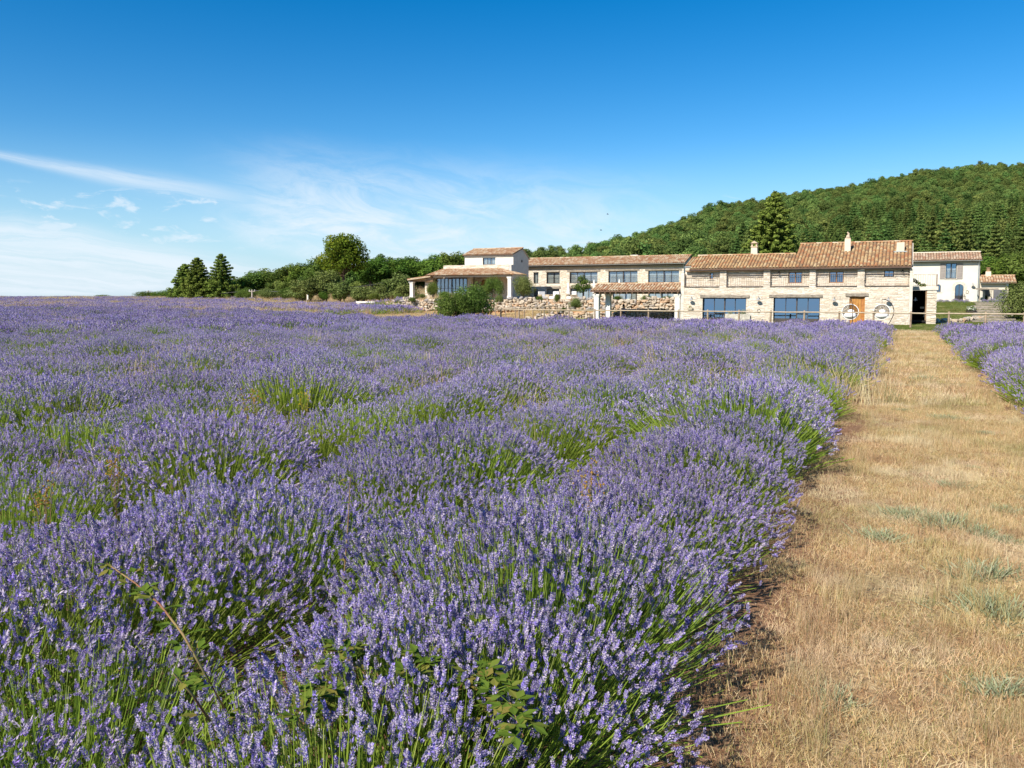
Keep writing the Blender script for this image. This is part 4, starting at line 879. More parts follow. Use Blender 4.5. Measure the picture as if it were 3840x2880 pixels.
def window(parent, x0, x1, z0, z1, y, cols, frame='steel', glass='glass', bar=0.045, mid=None, rows=None, rail=None, curtain=False, kick=0.0, name='window', heavy=None, tilt=0.03):
    """frame with separate panes set back in the opening; mid: x-fractions of heavy mullions; rows: heights of glazing bars"""
    g = G(); e = 0.06
    g.box(x0 + .003, x0 + e, y, y + .06, z0 + .003, z1 - .003); g.box(x1 - e, x1 - .003, y, y + .06, z0 + .003, z1 - .003); g.box(x0 + e + .001, x1 - e - .001, y, y + .06, z1 - e, z1 - .003); g.box(x0 + e + .001, x1 - e - .001, y, y + .06, z0 + .003, z0 + e)
    zb = z0 + e
    if kick: g.box(x0 + e + .001, x1 - e - .001, y + .012, y + .05, z0 + e + .001, z0 + kick); zb = z0 + kick
    xs = [x0 + e + (x1 - x0 - 2 * e) * i / cols for i in range(cols + 1)]
    for i in range(1, cols):
        b = bar if not (heavy and i in heavy) else bar * 2.3
        g.box(xs[i] - b / 2, xs[i] + b / 2, y + .004, y + .056, zb + .001, z1 - e - .001)
    for f in (rows or []):
        zz = zb + (z1 - zb) * f
        for i in range(cols): g.box(xs[i] + bar / 2 + .001, xs[i + 1] - bar / 2 - .001, y + .008, y + .052, zz - .015, zz + .015)
    w = g.obj(name, frame, parent)
    for i in range(cols):
        q = G(); a_, b_, h_ = xs[i] + .001, xs[i + 1] - .001, (z1 - e - zb) * tilt * random.Random(int(x0 * 97) + i).uniform(.55, 1.3)     # panes lean back a little, shaped to mirror sky instead of field
        q.prism([(a_, y + .028, zb), (b_, y + .028, zb), (b_, y + .028 + h_, z1 - e), (a_, y + .028 + h_, z1 - e)], (0, .008, 0)); q.obj('pane', glass, w)
    if curtain:
        q = G(); n = int((x1 - x0) / 0.05); V = []
        for i in range(n + 1):
            xx = x0 + .03 + (x1 - x0 - .06) * i / n; yy = y + 0.16 + 0.025 * math.sin(i * 1.7) + .01 * math.sin(i * .6)
            V += [(xx, yy, z0 + .02), (xx, yy, z1 - .02)]
        F = [(2 * i, 2 * i + 2, 2 * i + 3, 2 * i + 1) for i in range(n) if not (0.46 < i / n < 0.54)]
        q.add(V, F); q.obj('curtain', 'curtain', w)
    return w
def railing(parent, x0, x1, z0, z1, y, step=0.14, mat='rust_iron', loops=True, name='railing', r=0.0065):
    g = G(); g.box(x0, x1, y - .015, y + .015, z1 - .02, z1); g.box(x0, x1, y - .012, y + .012, z0 + .05, z0 + .07)
    n = max(2, int((x1 - x0) / step))
    for i in range(n + 1):
        xx = x0 + (x1 - x0) * i / n; g.box(xx - r, xx + r, y - r, y + r, z0 + .001, z1 - .021)
    if loops:
        w = (x1 - x0) / n
        for i in range(0, n, 2):
            cx = x0 + (i + .5) * w + w * 0
            for zz, s in ((z1 - .02 - w * .55, 1), (z0 + .07 + w * .55, -1)):
                g.tube([(cx + math.cos(t) * w * .5, y - .012, zz + s * math.sin(t) * w * .5) for t in np.linspace(0, math.pi, 6)], 0.006, 4, cap=False)
    return g.obj(name, mat, parent)
def arch_pts(x0, x1, z0, zs, n=10):
    r = (x1 - x0) / 2; cx = (x0 + x1) / 2
    return [(x0, z0), (x1, z0)] + [(cx + r * math.cos(t), zs + r * math.sin(t)) for t in np.linspace(0, math.pi, n)]
def wall_lamp(x, z, y, lab, group, s=1.0, mat='enamel'):
    o = thing('wall_lamp', lab, 'lamp', (x, y, z), group)
    g = G(); g.lathe([(0.0, 0), (.05, 0), (.05, .015)], 10, (x, y - .016, z + .12), axis='y'); g.tube([(x, y - .01, z + .12), (x, y - .12 * s, z + .22 * s), (x, y - .26 * s, z + .20 * s), (x, y - .28 * s, z + .08 * s)], .014, 6); g.obj('bracket', mat, o)
    g = G(); g.lathe([(.022, .09), (.05, .07), (.06, .03), (.19 * s, -.04), (.195 * s, -.055)], 16, (x, y - .28 * s, z)); g.obj('lamp_shade', mat, o, smooth=True)
    g = G(); g.blob((x, y - .28 * s, z - .05), (.05, .05, .07), 1, 0.0); g.obj('bulb', 'enamel_white', o, smooth=True); return o
# ------------------------------------------------------------------ the stone farmhouse
YF, GB = 64.2, -0.5
x_l = P(3, 92, 900, YF).x; x_r = P(4, 1888, 1100, YF).x; x_q = P(4, 1838, 1100, YF).x
z_slab = (P(3, 800, 792, YF).z + P(4, 1500, 868, YF).z) / 2
EY = YF - 0.10; z_eave = (P(3, 600, 552, EY).z + P(4, 1500, 560, EY).z) / 2
KS = 0.40
low = on_slope(*uv(3, 900, 358), EY, z_eave, KS); high = on_slope(*uv(4, 1000, 208), EY, z_eave, KS)
xa = on_slope(*uv(3, 170, 548), EY, z_eave, KS).x; xb = on_slope(*uv(3, 1668, 300), EY, z_eave, KS).x; xc = on_slope(*uv(4, 1882, 556), EY, z_eave, KS).x
house = thing('stone_farmhouse', 'long two-storey honey stone farmhouse with clay tile roof and glass doors behind the fence', 'farmhouse', ((x_l + x_r) / 2, YF, GB))
D1 = rect(3, 348, 950, 948, 1284, YF); D2 = rect(3, 1328, 946, 1968, 1306, YF); D3 = rect(4, 918, 1028, 1158, 1466, YF)
D1 = (D1[0], D1[1], GB, D1[3]); D2 = (D2[0], D2[1], GB, D2[3]); D3 = (D3[0], D3[1], GB, D3[3])
L1 = rect(3, 316, 910, 998, 946, YF); L2 = rect(3, 1270, 905, 2010, 942, YF); L3 = rect(4, 866, 986, 1216, 1028, YF)
holes = [D1, D2, D3]
wl_ = G(); wall_plate(wl_, x_l, x_q, GB, z_slab, YF + .02, holes, 0.32)
wall = wl_.obj('ground_floor_wall', 'mortar', house)
place_stones(lay_stones(x_l, x_q, GB, z_slab - .02, YF, holes + [L1, L2, L3], 3, .055, .125, .13, .42), YF + .02, wall, 300, 0.030)
# upper wall, set back behind the pillars
YU = YF + 0.30
W1 = rect(3, 447, 600, 498, 690, YU); W2 = rect(3, 1535, 590, 1726, 746, YU); W3 = rect(4, 612, 648, 834, 822, YU); W4 = rect(4, 1456, 632, 1608, 730, YU)
zt = z_eave + 0.1
g = G(); wall_plate(g, x_l, x_r - .3, z_slab, zt, YU + .02, [W1, W2, W3, W4], 0.22); up = g.obj('upper_wall', 'mortar', house)
lim = P(3, 1300, 700, YU).x
place_stones(lay_stones(x_l, lim, z_slab, zt, YU, [W1], 5, .08, .15, .18, .5), YU + .02, up, 0, 0.03)
place_stones(lay_stones(lim, x_r - .3, z_slab, zt - .45, YU, [(a - .14, b + .14, c - .12, d + .12) for (a, b, c, d) in (W2, W3, W4)], 6, .09, .17, .2, .55), YU + .02, up, 0, 0.022)
for (a, b, c, d) in (W2, W3, W4):                       # plaster surrounds
    q = G(); q.box(a - .13, a - .004, YU - .01, YU + .03, c - .02, d + .12); q.box(b + .004, b + .13, YU - .01, YU + .03, c - .02, d + .12); q.box(a - .003, b + .003, YU - .012, YU + .03, d + .004, d + .12); q.obj('window_surround', 'plaster_warm', house)
q = G(); q.box(W1[0] - .08, W1[1] + .08, YU - .06, YU + .05, W1[2] - .06, W1[2]); q.obj('sill', 'quoin', house)
# shell
g = G(); g.box(x_l, x_l + .3, YF + .36, YF + 9, GB, z_eave - .15); g.box(x_r - .3, x_r, YF + .36, YF + 9, GB, z_eave - .15); g.box(x_l + .31, x_r - .31, YF + 8.7, YF + 9, GB, z_eave - .15); g.obj('side_walls', 'mortar', house)
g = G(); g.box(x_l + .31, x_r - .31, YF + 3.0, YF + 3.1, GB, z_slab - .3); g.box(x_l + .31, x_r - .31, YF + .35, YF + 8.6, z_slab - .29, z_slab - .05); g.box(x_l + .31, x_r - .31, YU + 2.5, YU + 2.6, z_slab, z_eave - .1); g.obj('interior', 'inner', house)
g = G(); g.box(x_l + .02, x_r - .31, YF + .05, YU + .3, z_slab - .045, z_slab - .004); slab = g.obj('gallery_floor', 'quoin', house)
# pillars of the upper gallery
pil = [rect(3, 585, 585, 680, 792, YF), rect(3, 1190, 580, 1284, 792, YF), rect(3, 1826, 580, 1917, 790, YF), rect(4, 1046, 626, 1158, 868, YF)]
for k, (a, b, c, d) in enumerate(pil):
    q = G(); q.box(a + .03, b - .03, YF + .03, YU, z_slab - .1, z_eave - .12); pp = q.obj('pillar', 'mortar', house)
    place_stones(lay_stones(a, b, z_slab - .06, z_eave - .16, YF, [], 20 + k, .06, .12, .16, .4), YF + .03, pp, 60, 0.04)
    q = G(); q.box(a - .05, b + .05, YF - .06, YU, z_eave - .155, z_eave - .06); q.obj('capital', 'whitestone', pp)
q = G(); zc = GB
r_ = random.Random(4)
while zc < z_eave - .25:
    h = r_.uniform(.28, .42); q = G(); q.box(x_q + .004, x_r, YF - .03 - r_.uniform(0, .012), YF + .36, zc + .004, min(zc + h, z_eave - .2) - .004); q.obj('quoin', 'quoin', house); zc += h
q = G(); q.box(x_q - .05, x_r + .05, YF - .08, YF + .36, z_eave - .196, z_eave - .09); q.obj('corner_capital', 'whitestone', house)
# left end pier (pale dressed stone)
px = rect(3, 45, 605, 92, 1280, YF); zc = GB; ztop = P(3, 70, 605, YF).z
while zc < ztop - .05:
    h = min(r_.uniform(.30, .45), ztop - zc); q = G(); q.box(px[0], px[1] - .004, YF - .02, YF + .5, zc + .004, zc + h - .004); q.obj('quoin', 'quoin', house); zc += h
# balustrades and steel edges of the gallery bays
xb0 = [x_l + .02] + [p[1] for p in pil]; xb1 = [p[0] for p in pil] + [x_q]
zr1 = P(3, 900, 628, YF).z
for k, (a, b) in enumerate(zip(xb0, xb1)):
    railing(house, a + .02, b - .02, z_slab + .01, zr1, YF + .06, 0.135)
    q = G(); q.box(a + .01, b - .01, YF - .045, YF - .004, z_slab - .045, z_slab + .02); q.obj('steel_edge', 'steel', house)
q = G(); q.box(x_l - .02, x_l, YF + .07, YU + .4, zr1 - .02, zr1); 
for i in range(6): q.box(x_l - .018, x_l - .004, YF + .08 + i * .14, YF + .095 + i * .14, z_slab, zr1 - .021)
q.obj('side_railing', 'rust_iron', house)
# openings
for k, (D, mull) in enumerate(((D1, (2,)), (D2, (2,)))):
    window(house, D[0], D[1], D[2] + .02, D[3], YF + .22, 4, 'steel', 'glass_sky_tint', 0.04, kick=0.42, name='glass_door', heavy=mull, tilt=0.05)
for (Wd, c) in ((W2, 2), (W3, 2)): window(house, *Wd, YU + .13, c, 'wood_frame', 'glass_sky_tint', 0.09, rows=[.5])
window(house, *W1, YU + .13, 1, 'wood_frame', 'glass_sky_tint'); window(house, *W4, YU + .13, 2, 'steel', 'glass_sky_tint')
lintel(house, *L1, YF, seed=1); lintel(house, *L2, YF, seed=2); lintel(house, *L3, YF, seed=3)
door = link('plank_door', None, house, Vector(((D3[0] + D3[1]) / 2, YF + .16, GB)) - house.location)
q = G(); q.box(D3[0] + .004, D3[0] + .07, YF + .08, YF + .2, GB, D3[3] - .004); q.box(D3[1] - .07, D3[1] - .004, YF + .08, YF + .2, GB, D3[3] - .004); q.box(D3[0] + .071, D3[1] - .071, YF + .08, YF + .2, D3[3] - .08, D3[3] - .004); q.obj('door_frame', 'wood_door', door)
w_ = (D3[1] - D3[0] - .15) / 5
for i in range(5):
    q = G(); a = D3[0] + .075 + i * w_; q.box(a + .006, a + w_ - .006, YF + .15 + .004 * (i % 2), YF + .19, GB + .03, D3[3] - .085); q.obj('plank', 'wood_door', door)
q = G(); q.lathe([(0, 0), (.03, 0), (.03, .05), (.0, .05)], 8, (D3[1] - .2, YF + .09, GB + 1.0), axis='y'); q.obj('handle', 'iron', door)
# roof
roof = link('roof', None, house, Vector((xa, EY, z_eave)) - house.location)
roof_slope(roof, xa, xb, EY, z_eave, KS, low.y, 'tile', 110, seed=7)
roof_slope(roof, xb, xc, EY, z_eave, KS, high.y, 'tile', 190, seed=8)
ridge_line(roof, xa, xb - .1, low.y, low.z + .03, 'tile_pale'); ridge_line(roof, xb, xc, high.y, high.z + .03, 'tile_pale')
q = G(); ym = low.y + 3.5; q.prism([(xa, low.y, low.z - .1), (xa, low.y, low.z), (xa, ym, low.z - 1.3), (xa, ym, low.z - 1.4)], (xb - xa, 0, 0)); q.prism([(xb, high.y, high.z - .1), (xb, high.y, high.z), (xb, high.y + 4, high.z - 1.5), (xb, high.y + 4, high.z - 1.6)], (xc - xb, 0, 0)); q.obj('rear_slope', 'channel', roof)
q = G()
for xx in (xb + .02, x_r - .32):
    q.prism([(xx, YF + .9, z_eave + .2), (xx, YF + .9, z_eave - .3), (xx, high.y + 3.6, z_eave - .3), (xx, high.y + 3.6, high.z - 1.5), (xx, high.y, high.z - .12)], (.3, 0, 0))
q.prism([(xa + .3, YF + .9, z_eave + .2), (xa + .3, YF + .9, z_eave - .3), (xa + .3, ym, z_eave - .3), (xa + .3, ym, low.z - 1.45), (xa + .3, low.y, low.z - .12)], (.3, 0, 0)); q.obj('gable_walls', 'mortar', house)
g = G(); n_ = 10
g.add([(xx, EY - .10 + .07 * -math.cos(t), z_eave - .10 - .07 * math.sin(t)) for xx in (xa - .02, xc) for t in np.linspace(0, math.pi, n_)], [(i, i + 1, n_ + i + 1, n_ + i) for i in range(n_ - 1)]); g.obj('gutter', 'dark_gutter', roof)
genoise(roof, lim, x_r - .32, YU - .01, z_eave - .30, 'plaster_warm', 1)
q = G(); q.box(x_l + .1, lim, YU - .3, YU + .02, z_eave - .2, z_eave - .12); q.obj('eave_board', 'beam', roof)
def on_roof(k, x, y): return on_slope(*uv(k, x, y), EY, z_eave, KS)
a = on_roof(3, 1058, 356); dpt = (a - C0).dot(HF)
chimney(house, a.x, a.y + .25, a.z - .3, depth(*uv(3, 1060, 245), dpt).z, 95 / 3.687 / FPX * dpt, .5, .82, 'plaster_warm', name='tapered_chimney')
a = on_roof(4, 892, 350); dpt = (a - C0).dot(HF); zt2 = depth(*uv(4, 892, 150), dpt).z
ch = chimney(house, a.x, a.y + .2, a.z - .3, zt2, 86 / 4.096 / FPX * dpt, .45, .97, 'plaster_warm', None, name='tall_chimney')
q = G(); q.box(a.x - .20, a.x + .20, a.y + .0, a.y + .4, zt2 + .003, zt2 + .10); q.blob((a.x, a.y + .2, zt2 + .19), (.15, .13, .12), 3, .35); q.blob((a.x + .04, a.y + .2, zt2 + .36), (.085, .09, .12), 5, .4); q.blob((a.x - .02, a.y + .2, zt2 + .50), (.065, .065, .075), 6, .3); q.obj('stone_finial', 'boulder', ch)
a = on_roof(4, 1706, 346); dpt = (a - C0).dot(HF)
ch = chimney(house, a.x, a.y + .2, a.z - .3, depth(*uv(4, 1706, 200), dpt).z, 112 / 4.096 / FPX * dpt, .6, .96, 'plaster_warm', None, name='wide_chimney')
q = G(); q.box(a.x - .45, a.x + .45, a.y - .22, a.y - .105, a.z - .02, a.z + .05); q.obj('flashing', 'gutter', ch)
# wall lamps, niche planters, ring
for (k, x, y, yy, lab) in ((3, 200, 965, YF, 'grey wall lamp left of the left glass doors'), (3, 1127, 965, YF, 'grey wall lamp between the two glass doors'), (4, 690, 1080, YF, 'grey wall lamp between the right glass doors and the oak door'), (4, 1520, 1080, YF, 'grey wall lamp right of the oak door above the right hanging chair')):
    p = P(k, x, y, yy); wall_lamp(p.x, p.z, yy - .03, lab, 'lamps on the farmhouse wall')
for (k, x, y, lab) in ((3, 1408, 600, 'small dark lantern on the upper wall beside the left oak window'), (4, 1742, 640, 'small dark lantern at the right end of the upper gallery')):
    p = P(k, x, y, YU); wall_lamp(p.x, p.z, YU - .03, lab, 'lanterns on the upper gallery', 0.62, 'iron')
p = P(3, 182, 1085, YF); o = thing('wall_planter', 'small terracotta planter with yellow-green plant on the wall below the first lamp', 'planter', (p.x, YF - .13, p.z))
q = G(); q.add([(p.x - .25, YF - .02, p.z), (p.x + .22, YF - .02, p.z), (p.x + .22, YF - .22, p.z), (p.x - .25, YF - .22, p.z), (p.x - .16, YF - .02, p.z - .16), (p.x + .14, YF - .02, p.z - .16), (p.x + .14, YF - .15, p.z - .16), (p.x - .16, YF - .15, p.z - .16)], [(0, 1, 2, 3), (3, 2, 6, 7), (1, 5, 6, 2), (0, 3, 7, 4), (4, 7, 6, 5)]); q.obj('box', 'plaster_warm', o)
q = G(); leaf_cloud(q, (p.x - .02, YF - .12, p.z + .08), (.12, .08, .1), 60, .03, np.random.default_rng(4)); q.obj('plant', 'leaf_olive', o)
p = P(3, 1127, 1127, YF); o = thing('hose_ring', 'small round iron ring hanging on the wall between the glass doors', 'ring', (p.x, YF - .05, p.z)); q = G(); q.tube([(p.x + .12 * math.cos(t), YF - .05, p.z + .13 * math.sin(t)) for t in np.linspace(0, 6.283, 13)], .014, 5, cap=False); q.tube([(p.x, YF, p.z + .13), (p.x, YF - .06, p.z + .13)], .012, 5); q.obj('ring', 'iron', o)
# ------------------------------------------------------------------ covered terrace left of the farmhouse
def pillar_part(parent, x, y, z0, z1, w, mat='whitestone', name='pillar'):
    q = G(); a = w / 2
    for (b, c0, c1) in ((a + .05, z0, z0 + .28), (a, z0 + .282, z1 - .24), (a + .04, z1 - .238, z1 - .14), (a + .08, z1 - .138, z1)): q.box(x - b, x + b, y - b, y + b, c0, c1)
    return q.obj(name, mat, parent)
YP = YF + .15
pxl = P(2, 934, 1000, YP).x; ez = P(2, 1400, 772, YP - .5).z
xl_e = P(2, 848, 765, YP - .5).x; xr_e = px[0] - .02
KP = 0.34; top = on_slope(*uv(2, 1400, 686), YP - .5, ez, KP); yr_p = top.y
pav = thing('covered_terrace', 'open shelter with clay tile roof on white pillars left of the farmhouse', 'shelter', (pxl, YP, GB))
z_b = P(2, 1400, 812, YP).z
pillar_part(pav, pxl, YP, GB, z_b, .42); pillar_part(pav, px[0] - .26, YP, GB, z_b, .40)
pb = depth(*uv(2, 1078, 1150), 71.5); yb = min(yr_p - .2, YF + 4.2)
bx_ = P(2, 1078, 1000, yb).x; pillar_part(pav, bx_, yb, GB, z_b + .1, .42)
q = G(); q.box(xl_e + .35, xr_e, YP - .16, YP + .16, z_b + .004, z_b + .26); q.obj('front_beam', 'beam', pav)
q = G(); q.box(bx_ - .4, xr_e, yb - .14, yb + .14, z_b + .104, z_b + .40); q.obj('rear_beam', 'beam', pav)
q = G(); q.box(pxl - .14, pxl + .14, YP + .17, yb - .15, z_b + .02, z_b + .24); q.obj('side_beam', 'beam', pav)
q = G()
for i in range(16):
    xx = xl_e + .3 + (xr_e - xl_e - .5) * i / 15
    q.prism([(xx, YP - .45, ez - .22), (xx, YP - .45, ez - .12), (xx, yr_p, top.z - .12), (xx, yr_p, top.z - .22)], (.09, 0, 0))
q.obj('rafters', 'beam', pav)
proof = link('roof', None, pav, Vector((xl_e, YP - .5, ez)) - pav.location)
roof_slope(proof, xl_e, xr_e, YP - .5, ez, KP, yr_p, 'tile_pale', 300, seed=21)
ridge_line(proof, xl_e, xr_e, yr_p, top.z + .03, 'tile_pale')
q = G(); q.prism([(xl_e, yr_p, top.z), (xl_e, yr_p, top.z - .1), (xl_e, yr_p + 2.2, top.z - .75), (xl_e, yr_p + 2.2, top.z - .65)], (xr_e - xl_e, 0, 0)); q.obj('rear_slope', 'channel', proof)

# ------------------------------------------------------------------ long stone wing on the upper terrace
YM, TZ = 94.4, 1.15
mxl = onY(1880, 1000, YM).x; mxr = P(2, 2036, 500, YM).x
mz = (P(2, 300, 452, YM - .45).z + P(2, 1900, 420, YM - .45).z) / 2
mid = thing('stone_wing', 'long pale stone wing with big blue windows on the upper terrace', 'house', ((mxl + mxr) / 2, YM, TZ))
MW = [rect(2, *t, YM) for t in ((138, 540, 198, 682), (300, 540, 465, 682), (590, 538, 940, 678), (1078, 526, 1443, 672), (1578, 520, 1965, 670))]
ML = [rect(2, *t, YM) for t in ((138, 748, 190, 900), (300, 750, 460, 900), (595, 742, 900, 900), (1130, 742, 1440, 900), (1580, 742, 1900, 900))]
ML = [(a, b, TZ, d) for (a, b, c, d) in ML]
g = G(); wall_plate(g, mxl, mxr, TZ - .3, mz - .3, YM + .02, MW + ML, .3); mwall = g.obj('front_wall', 'mortar', mid)
LT = [rect(2, *t, YM) for t in ((560, 512, 975, 532), (1040, 500, 1465, 520), (1540, 498, 2000, 516), (290, 524, 470, 537), (300, 720, 478, 745), (590, 716, 905, 738))]
place_stones(lay_stones(mxl, mxr, TZ - .1, mz - .5, YM, MW + ML + LT, 41, .075, .16, .18, .55), YM + .02, mwall, 0, .04)
for k, t in enumerate(LT): lintel(mid, *t, YM, seed=50 + k)
for k, wd in enumerate(MW):
    n = (1, 2, 4, 4, 4)[k]; window(mid, *wd, YM + .2, n, 'steel', 'glass', .05, heavy=(2,) if n == 4 else None, curtain=True, rows=None)
    if k: railing(mid, wd[0] + .03, wd[1] - .03, wd[2] + .01, wd[2] + (wd[3] - wd[2]) * .62, YM + .12, .16, 'iron', False, 'window_railing', .010)
for k, wd in enumerate(ML): window(mid, *wd, YM + .2, (1, 2, 4, 4, 4)[k], 'steel', 'glass', .05, curtain=k > 0, name='terrace_door')
g = G(); g.box(mxr - .3, mxr, YM + .33, YM + 8, TZ - .3, mz - .2); g.box(mxl, mxr - .31, YM + 7.7, YM + 8, TZ - .3, mz - .2); g.box(mxl, mxl + .3, YM + .33, YM + 7.6, TZ - .3, mz - .2); g.obj('side_walls', 'plaster_grey_shade', mid)
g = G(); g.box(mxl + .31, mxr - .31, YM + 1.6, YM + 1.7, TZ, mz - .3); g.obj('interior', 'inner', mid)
mroof = link('roof', None, mid, Vector((mxl, YM - .5, mz)) - mid.location)
tp = on_slope(*uv(2, 1500, 338), YM - .5, mz, .33)
roof_slope(mroof, mxl, mxr + .15, YM - .5, mz, .33, tp.y, 'tile_pale', 0, pitch=.25, seed=31)
ridge_line(mroof, mxl, mxr + .15, tp.y, tp.z + .03, 'tile_pale')
q = G(); q.prism([(mxl, tp.y, tp.z), (mxl, tp.y, tp.z - .1), (mxl, tp.y + 4, tp.z - 1.4), (mxl, tp.y + 4, tp.z - 1.3)], (mxr + .15 - mxl, 0, 0)); q.obj('rear_slope', 'channel', mroof)
q = G(); q.prism([(mxr - .29, YM + .33, mz - .2), (mxr - .29, tp.y + 3.8, mz - .2), (mxr - .29, tp.y + 3.8, tp.z - 1.45), (mxr - .29, tp.y, tp.z - .12), (mxr - .29, YM + .33, mz + .12)], (.28, 0, 0)); q.obj('gable', 'plaster_grey_shade', mid)
genoise(mroof, mxl, mxr, YM, mz - .40, 'tile_pale', 2)
g = G(); g.add([(xx, YM - .60 - .07 * math.cos(t), mz - .05 - .07 * math.sin(t)) for xx in (mxl, mxr + .15) for t in np.linspace(0, math.pi, 10)], [(i, i + 1, 11 + i, 10 + i) for i in range(9)]); g.obj('gutter', 'gutter', mroof)
g = G(); g.tube([(mxr - .05, YM - .55, mz - .1), (mxr - .05, YM - .12, mz - .6), (mxr - .05, YM - .12, TZ)], .05, 8); g.obj('downpipe', 'gutter', mid)
a = on_slope(*uv(2, 1395, 330), YM - .5, mz, .33); chimney(mid, a.x, tp.y + .8, tp.z - .5, tp.z + .22, 1.0, .6, .95, 'plaster', None, 'low_chimney')
# low link building between the wing and the farmhouse
lx0 = P(2, 2040, 470, 80).x; lx1 = P(2, 2250, 470, 80).x; lz = P(2, 2100, 462, 80).z
lk = thing('link_building', 'low stone link with tiled roof between the long wing and the farmhouse', 'building', (lx0, 80, 0)); g = G(); g.box(lx0 + .1, lx1, 80.25, 85, 0, lz - .05); lw = g.obj('wall', 'mortar', lk)
place_stones(lay_stones(lx0 + .1, lx1, 1.0, lz - .1, 80.25, [], 44, .1, .2, .25, .6), 80.25, lw, 0, .035)
lr = link('roof', None, lk, Vector((lx0, 80, lz)) - lk.location); roof_slope(lr, lx0, lx1, 80, lz, .33, 83.0, 'tile', 0, seed=33)
g = G(); g.box(lx0, lx1, 79.9, 79.97, lz - .12, lz - .04); g.obj('gutter', 'gutter', lr)

# ------------------------------------------------------------------ white house with the porch
YL = 86.0
wx0 = P(1, 895, 420, YL).x; wx1 = P(1, 1566, 420, YL).x
wz = (P(1, 1000, 352, YL - .3).z + P(1, 1560, 340, YL - .3).z) / 2; PZ = 1.35
wh = thing('white_house', 'white plastered house with pale tile roof and pillared porch at the end of the terrace', 'house', ((wx0 + wx1) / 2, YL, PZ))
WW = rect(1, 1143, 392, 1320, 488, YL)
g = G(); wall_plate(g, wx0, wx1, PZ - .3, wz - .12, YL, [WW], .25); g.obj('front_wall', 'plaster', wh)
pk = onX(*uv(1, 1690, 258), wx1); re = onX(*uv(1, 1778, 405), wx1)
g = G(); g.prism([(wx1 - .3, YL + .002, PZ - .3), (wx1 - .3, re.y, PZ - .3), (wx1 - .3, re.y, re.z), (wx1 - .3, pk.y, pk.z - .06), (wx1 - .3, YL + .002, wz - .02)], (.30, 0, 0)); g.obj('gable_wall', 'plaster_grey_shade', wh)  # gable turned from the sun: its shade is painted in as greyer plaster
g = G(); g.box(wx0, wx0 + .3, YL + .26, re.y, PZ - .3, wz - .2); g.box(wx0 + .31, wx1 - .31, re.y - .3, re.y - .004, PZ - .3, re.z - .2); g.box(wx0 + .31, wx1 - .31, YL + 1.5, YL + 1.6, PZ, wz - .2); g.obj('rear_walls', 'plaster_grey_shade', wh)
window(wh, *WW, YL + .12, 3, 'steel', 'glass', .05, curtain=True)
op = onX(*uv(1, 1683, 440), wx1); g = G(); g.lathe([(0, .0), (.16, .0), (.16, .04), (.11, .04)], 12, (0, 0, 0)); v_ = np.concatenate(g.v); g.v = [np.stack([v_[:, 2] + wx1 + .004, v_[:, 0] + op.y, v_[:, 1] + op.z], 1)]; g.obj('round_vent', 'inner', wh)
KW = (pk.z - wz) / (pk.y - (YL - .3))
wr = link('roof', None, wh, Vector((wx0, YL - .3, wz)) - wh.location)
roof_slope(wr, wx0 - .15, wx1 + .12, YL - .3, wz, KW, pk.y, 'tile_pale', 0, seed=41)
ridge_line(wr, wx0 - .15, wx1 + .12, pk.y, pk.z + .03, 'tile_pale')
q = G(); q.prism([(wx0 - .15, pk.y, pk.z), (wx0 - .15, pk.y, pk.z - .08), (wx0 - .15, re.y + .2, re.z - .1), (wx0 - .15, re.y + .2, re.z)], (wx1 - wx0 + .27, 0, 0)); q.obj('rear_slope', 'tile_pale', wr)
genoise(wr, wx0, wx1 - .31, YL, wz - .26, 'plaster', 1)
# stone lower block with parapet
YB = 84.4
bx0 = P(1, 600, 540, YB).x; bx1 = P(1, 1506, 540, YB).x; bz = (P(1, 800, 487, YB).z + P(1, 1400, 497, YB).z) / 2
AD = rect(1, 1108, 690, 1212, 930, YB); AD = (AD[0], AD[1], PZ, AD[3])
g = G(); wall_plate(g, bx0, bx1, PZ - .3, bz, YB + .02, [AD], .3); bw = g.obj('stone_front', 'mortar', wh)
place_stones(lay_stones(bx0, bx1, PZ, bz, YB, [AD], 61, .10, .22, .22, .6), YB + .02, bw, 0, .04)
g = G(); g.box(bx1 - .005, bx1 + .3, YB + .03, YL - .004, PZ - .3, bz - .03); g.box(bx0, bx0 + .3, YB + .35, YL + 5, PZ - .3, bz - .05); g.box(bx0 + .31, bx1 - .31, YB + .03, YL - .01, bz - .25, bz - .1); g.obj('block_sides', 'plaster_grey_shade', wh)  # shaded sides, with the shade put into the plaster colour
# arched oak door in the porch
ar = G(); pts = arch_pts(AD[0] + .03, AD[1] - .03, PZ, AD[3] - (AD[1] - AD[0]) / 2); ar.prism([(x, YB + .2, z) for x, z in pts], (0, .06, 0)); ad = ar.obj('arched_door', 'wood_frame', wh)
fr = G(); c_, s_ = (AD[0] + AD[1]) / 2, AD[3] - (AD[1] - AD[0]) / 2
for t0, t1 in zip(np.linspace(0, math.pi, 12), np.linspace(0, math.pi, 12)[1:]):
    r0, r1 = (AD[1] - AD[0]) / 2 - .03, (AD[1] - AD[0]) / 2 + .16
    fr.prism([(c_ + r0 * math.cos(t0), YB - .05, s_ + r0 * math.sin(t0)), (c_ + r1 * math.cos(t0), YB - .05, s_ + r1 * math.sin(t0)), (c_ + r1 * math.cos(t1), YB - .05, s_ + r1 * math.sin(t1)), (c_ + r0 * math.cos(t1), YB - .05, s_ + r0 * math.sin(t1))], (0, .2, 0))
fr.obj('stone_arch', 'quoin', wh)
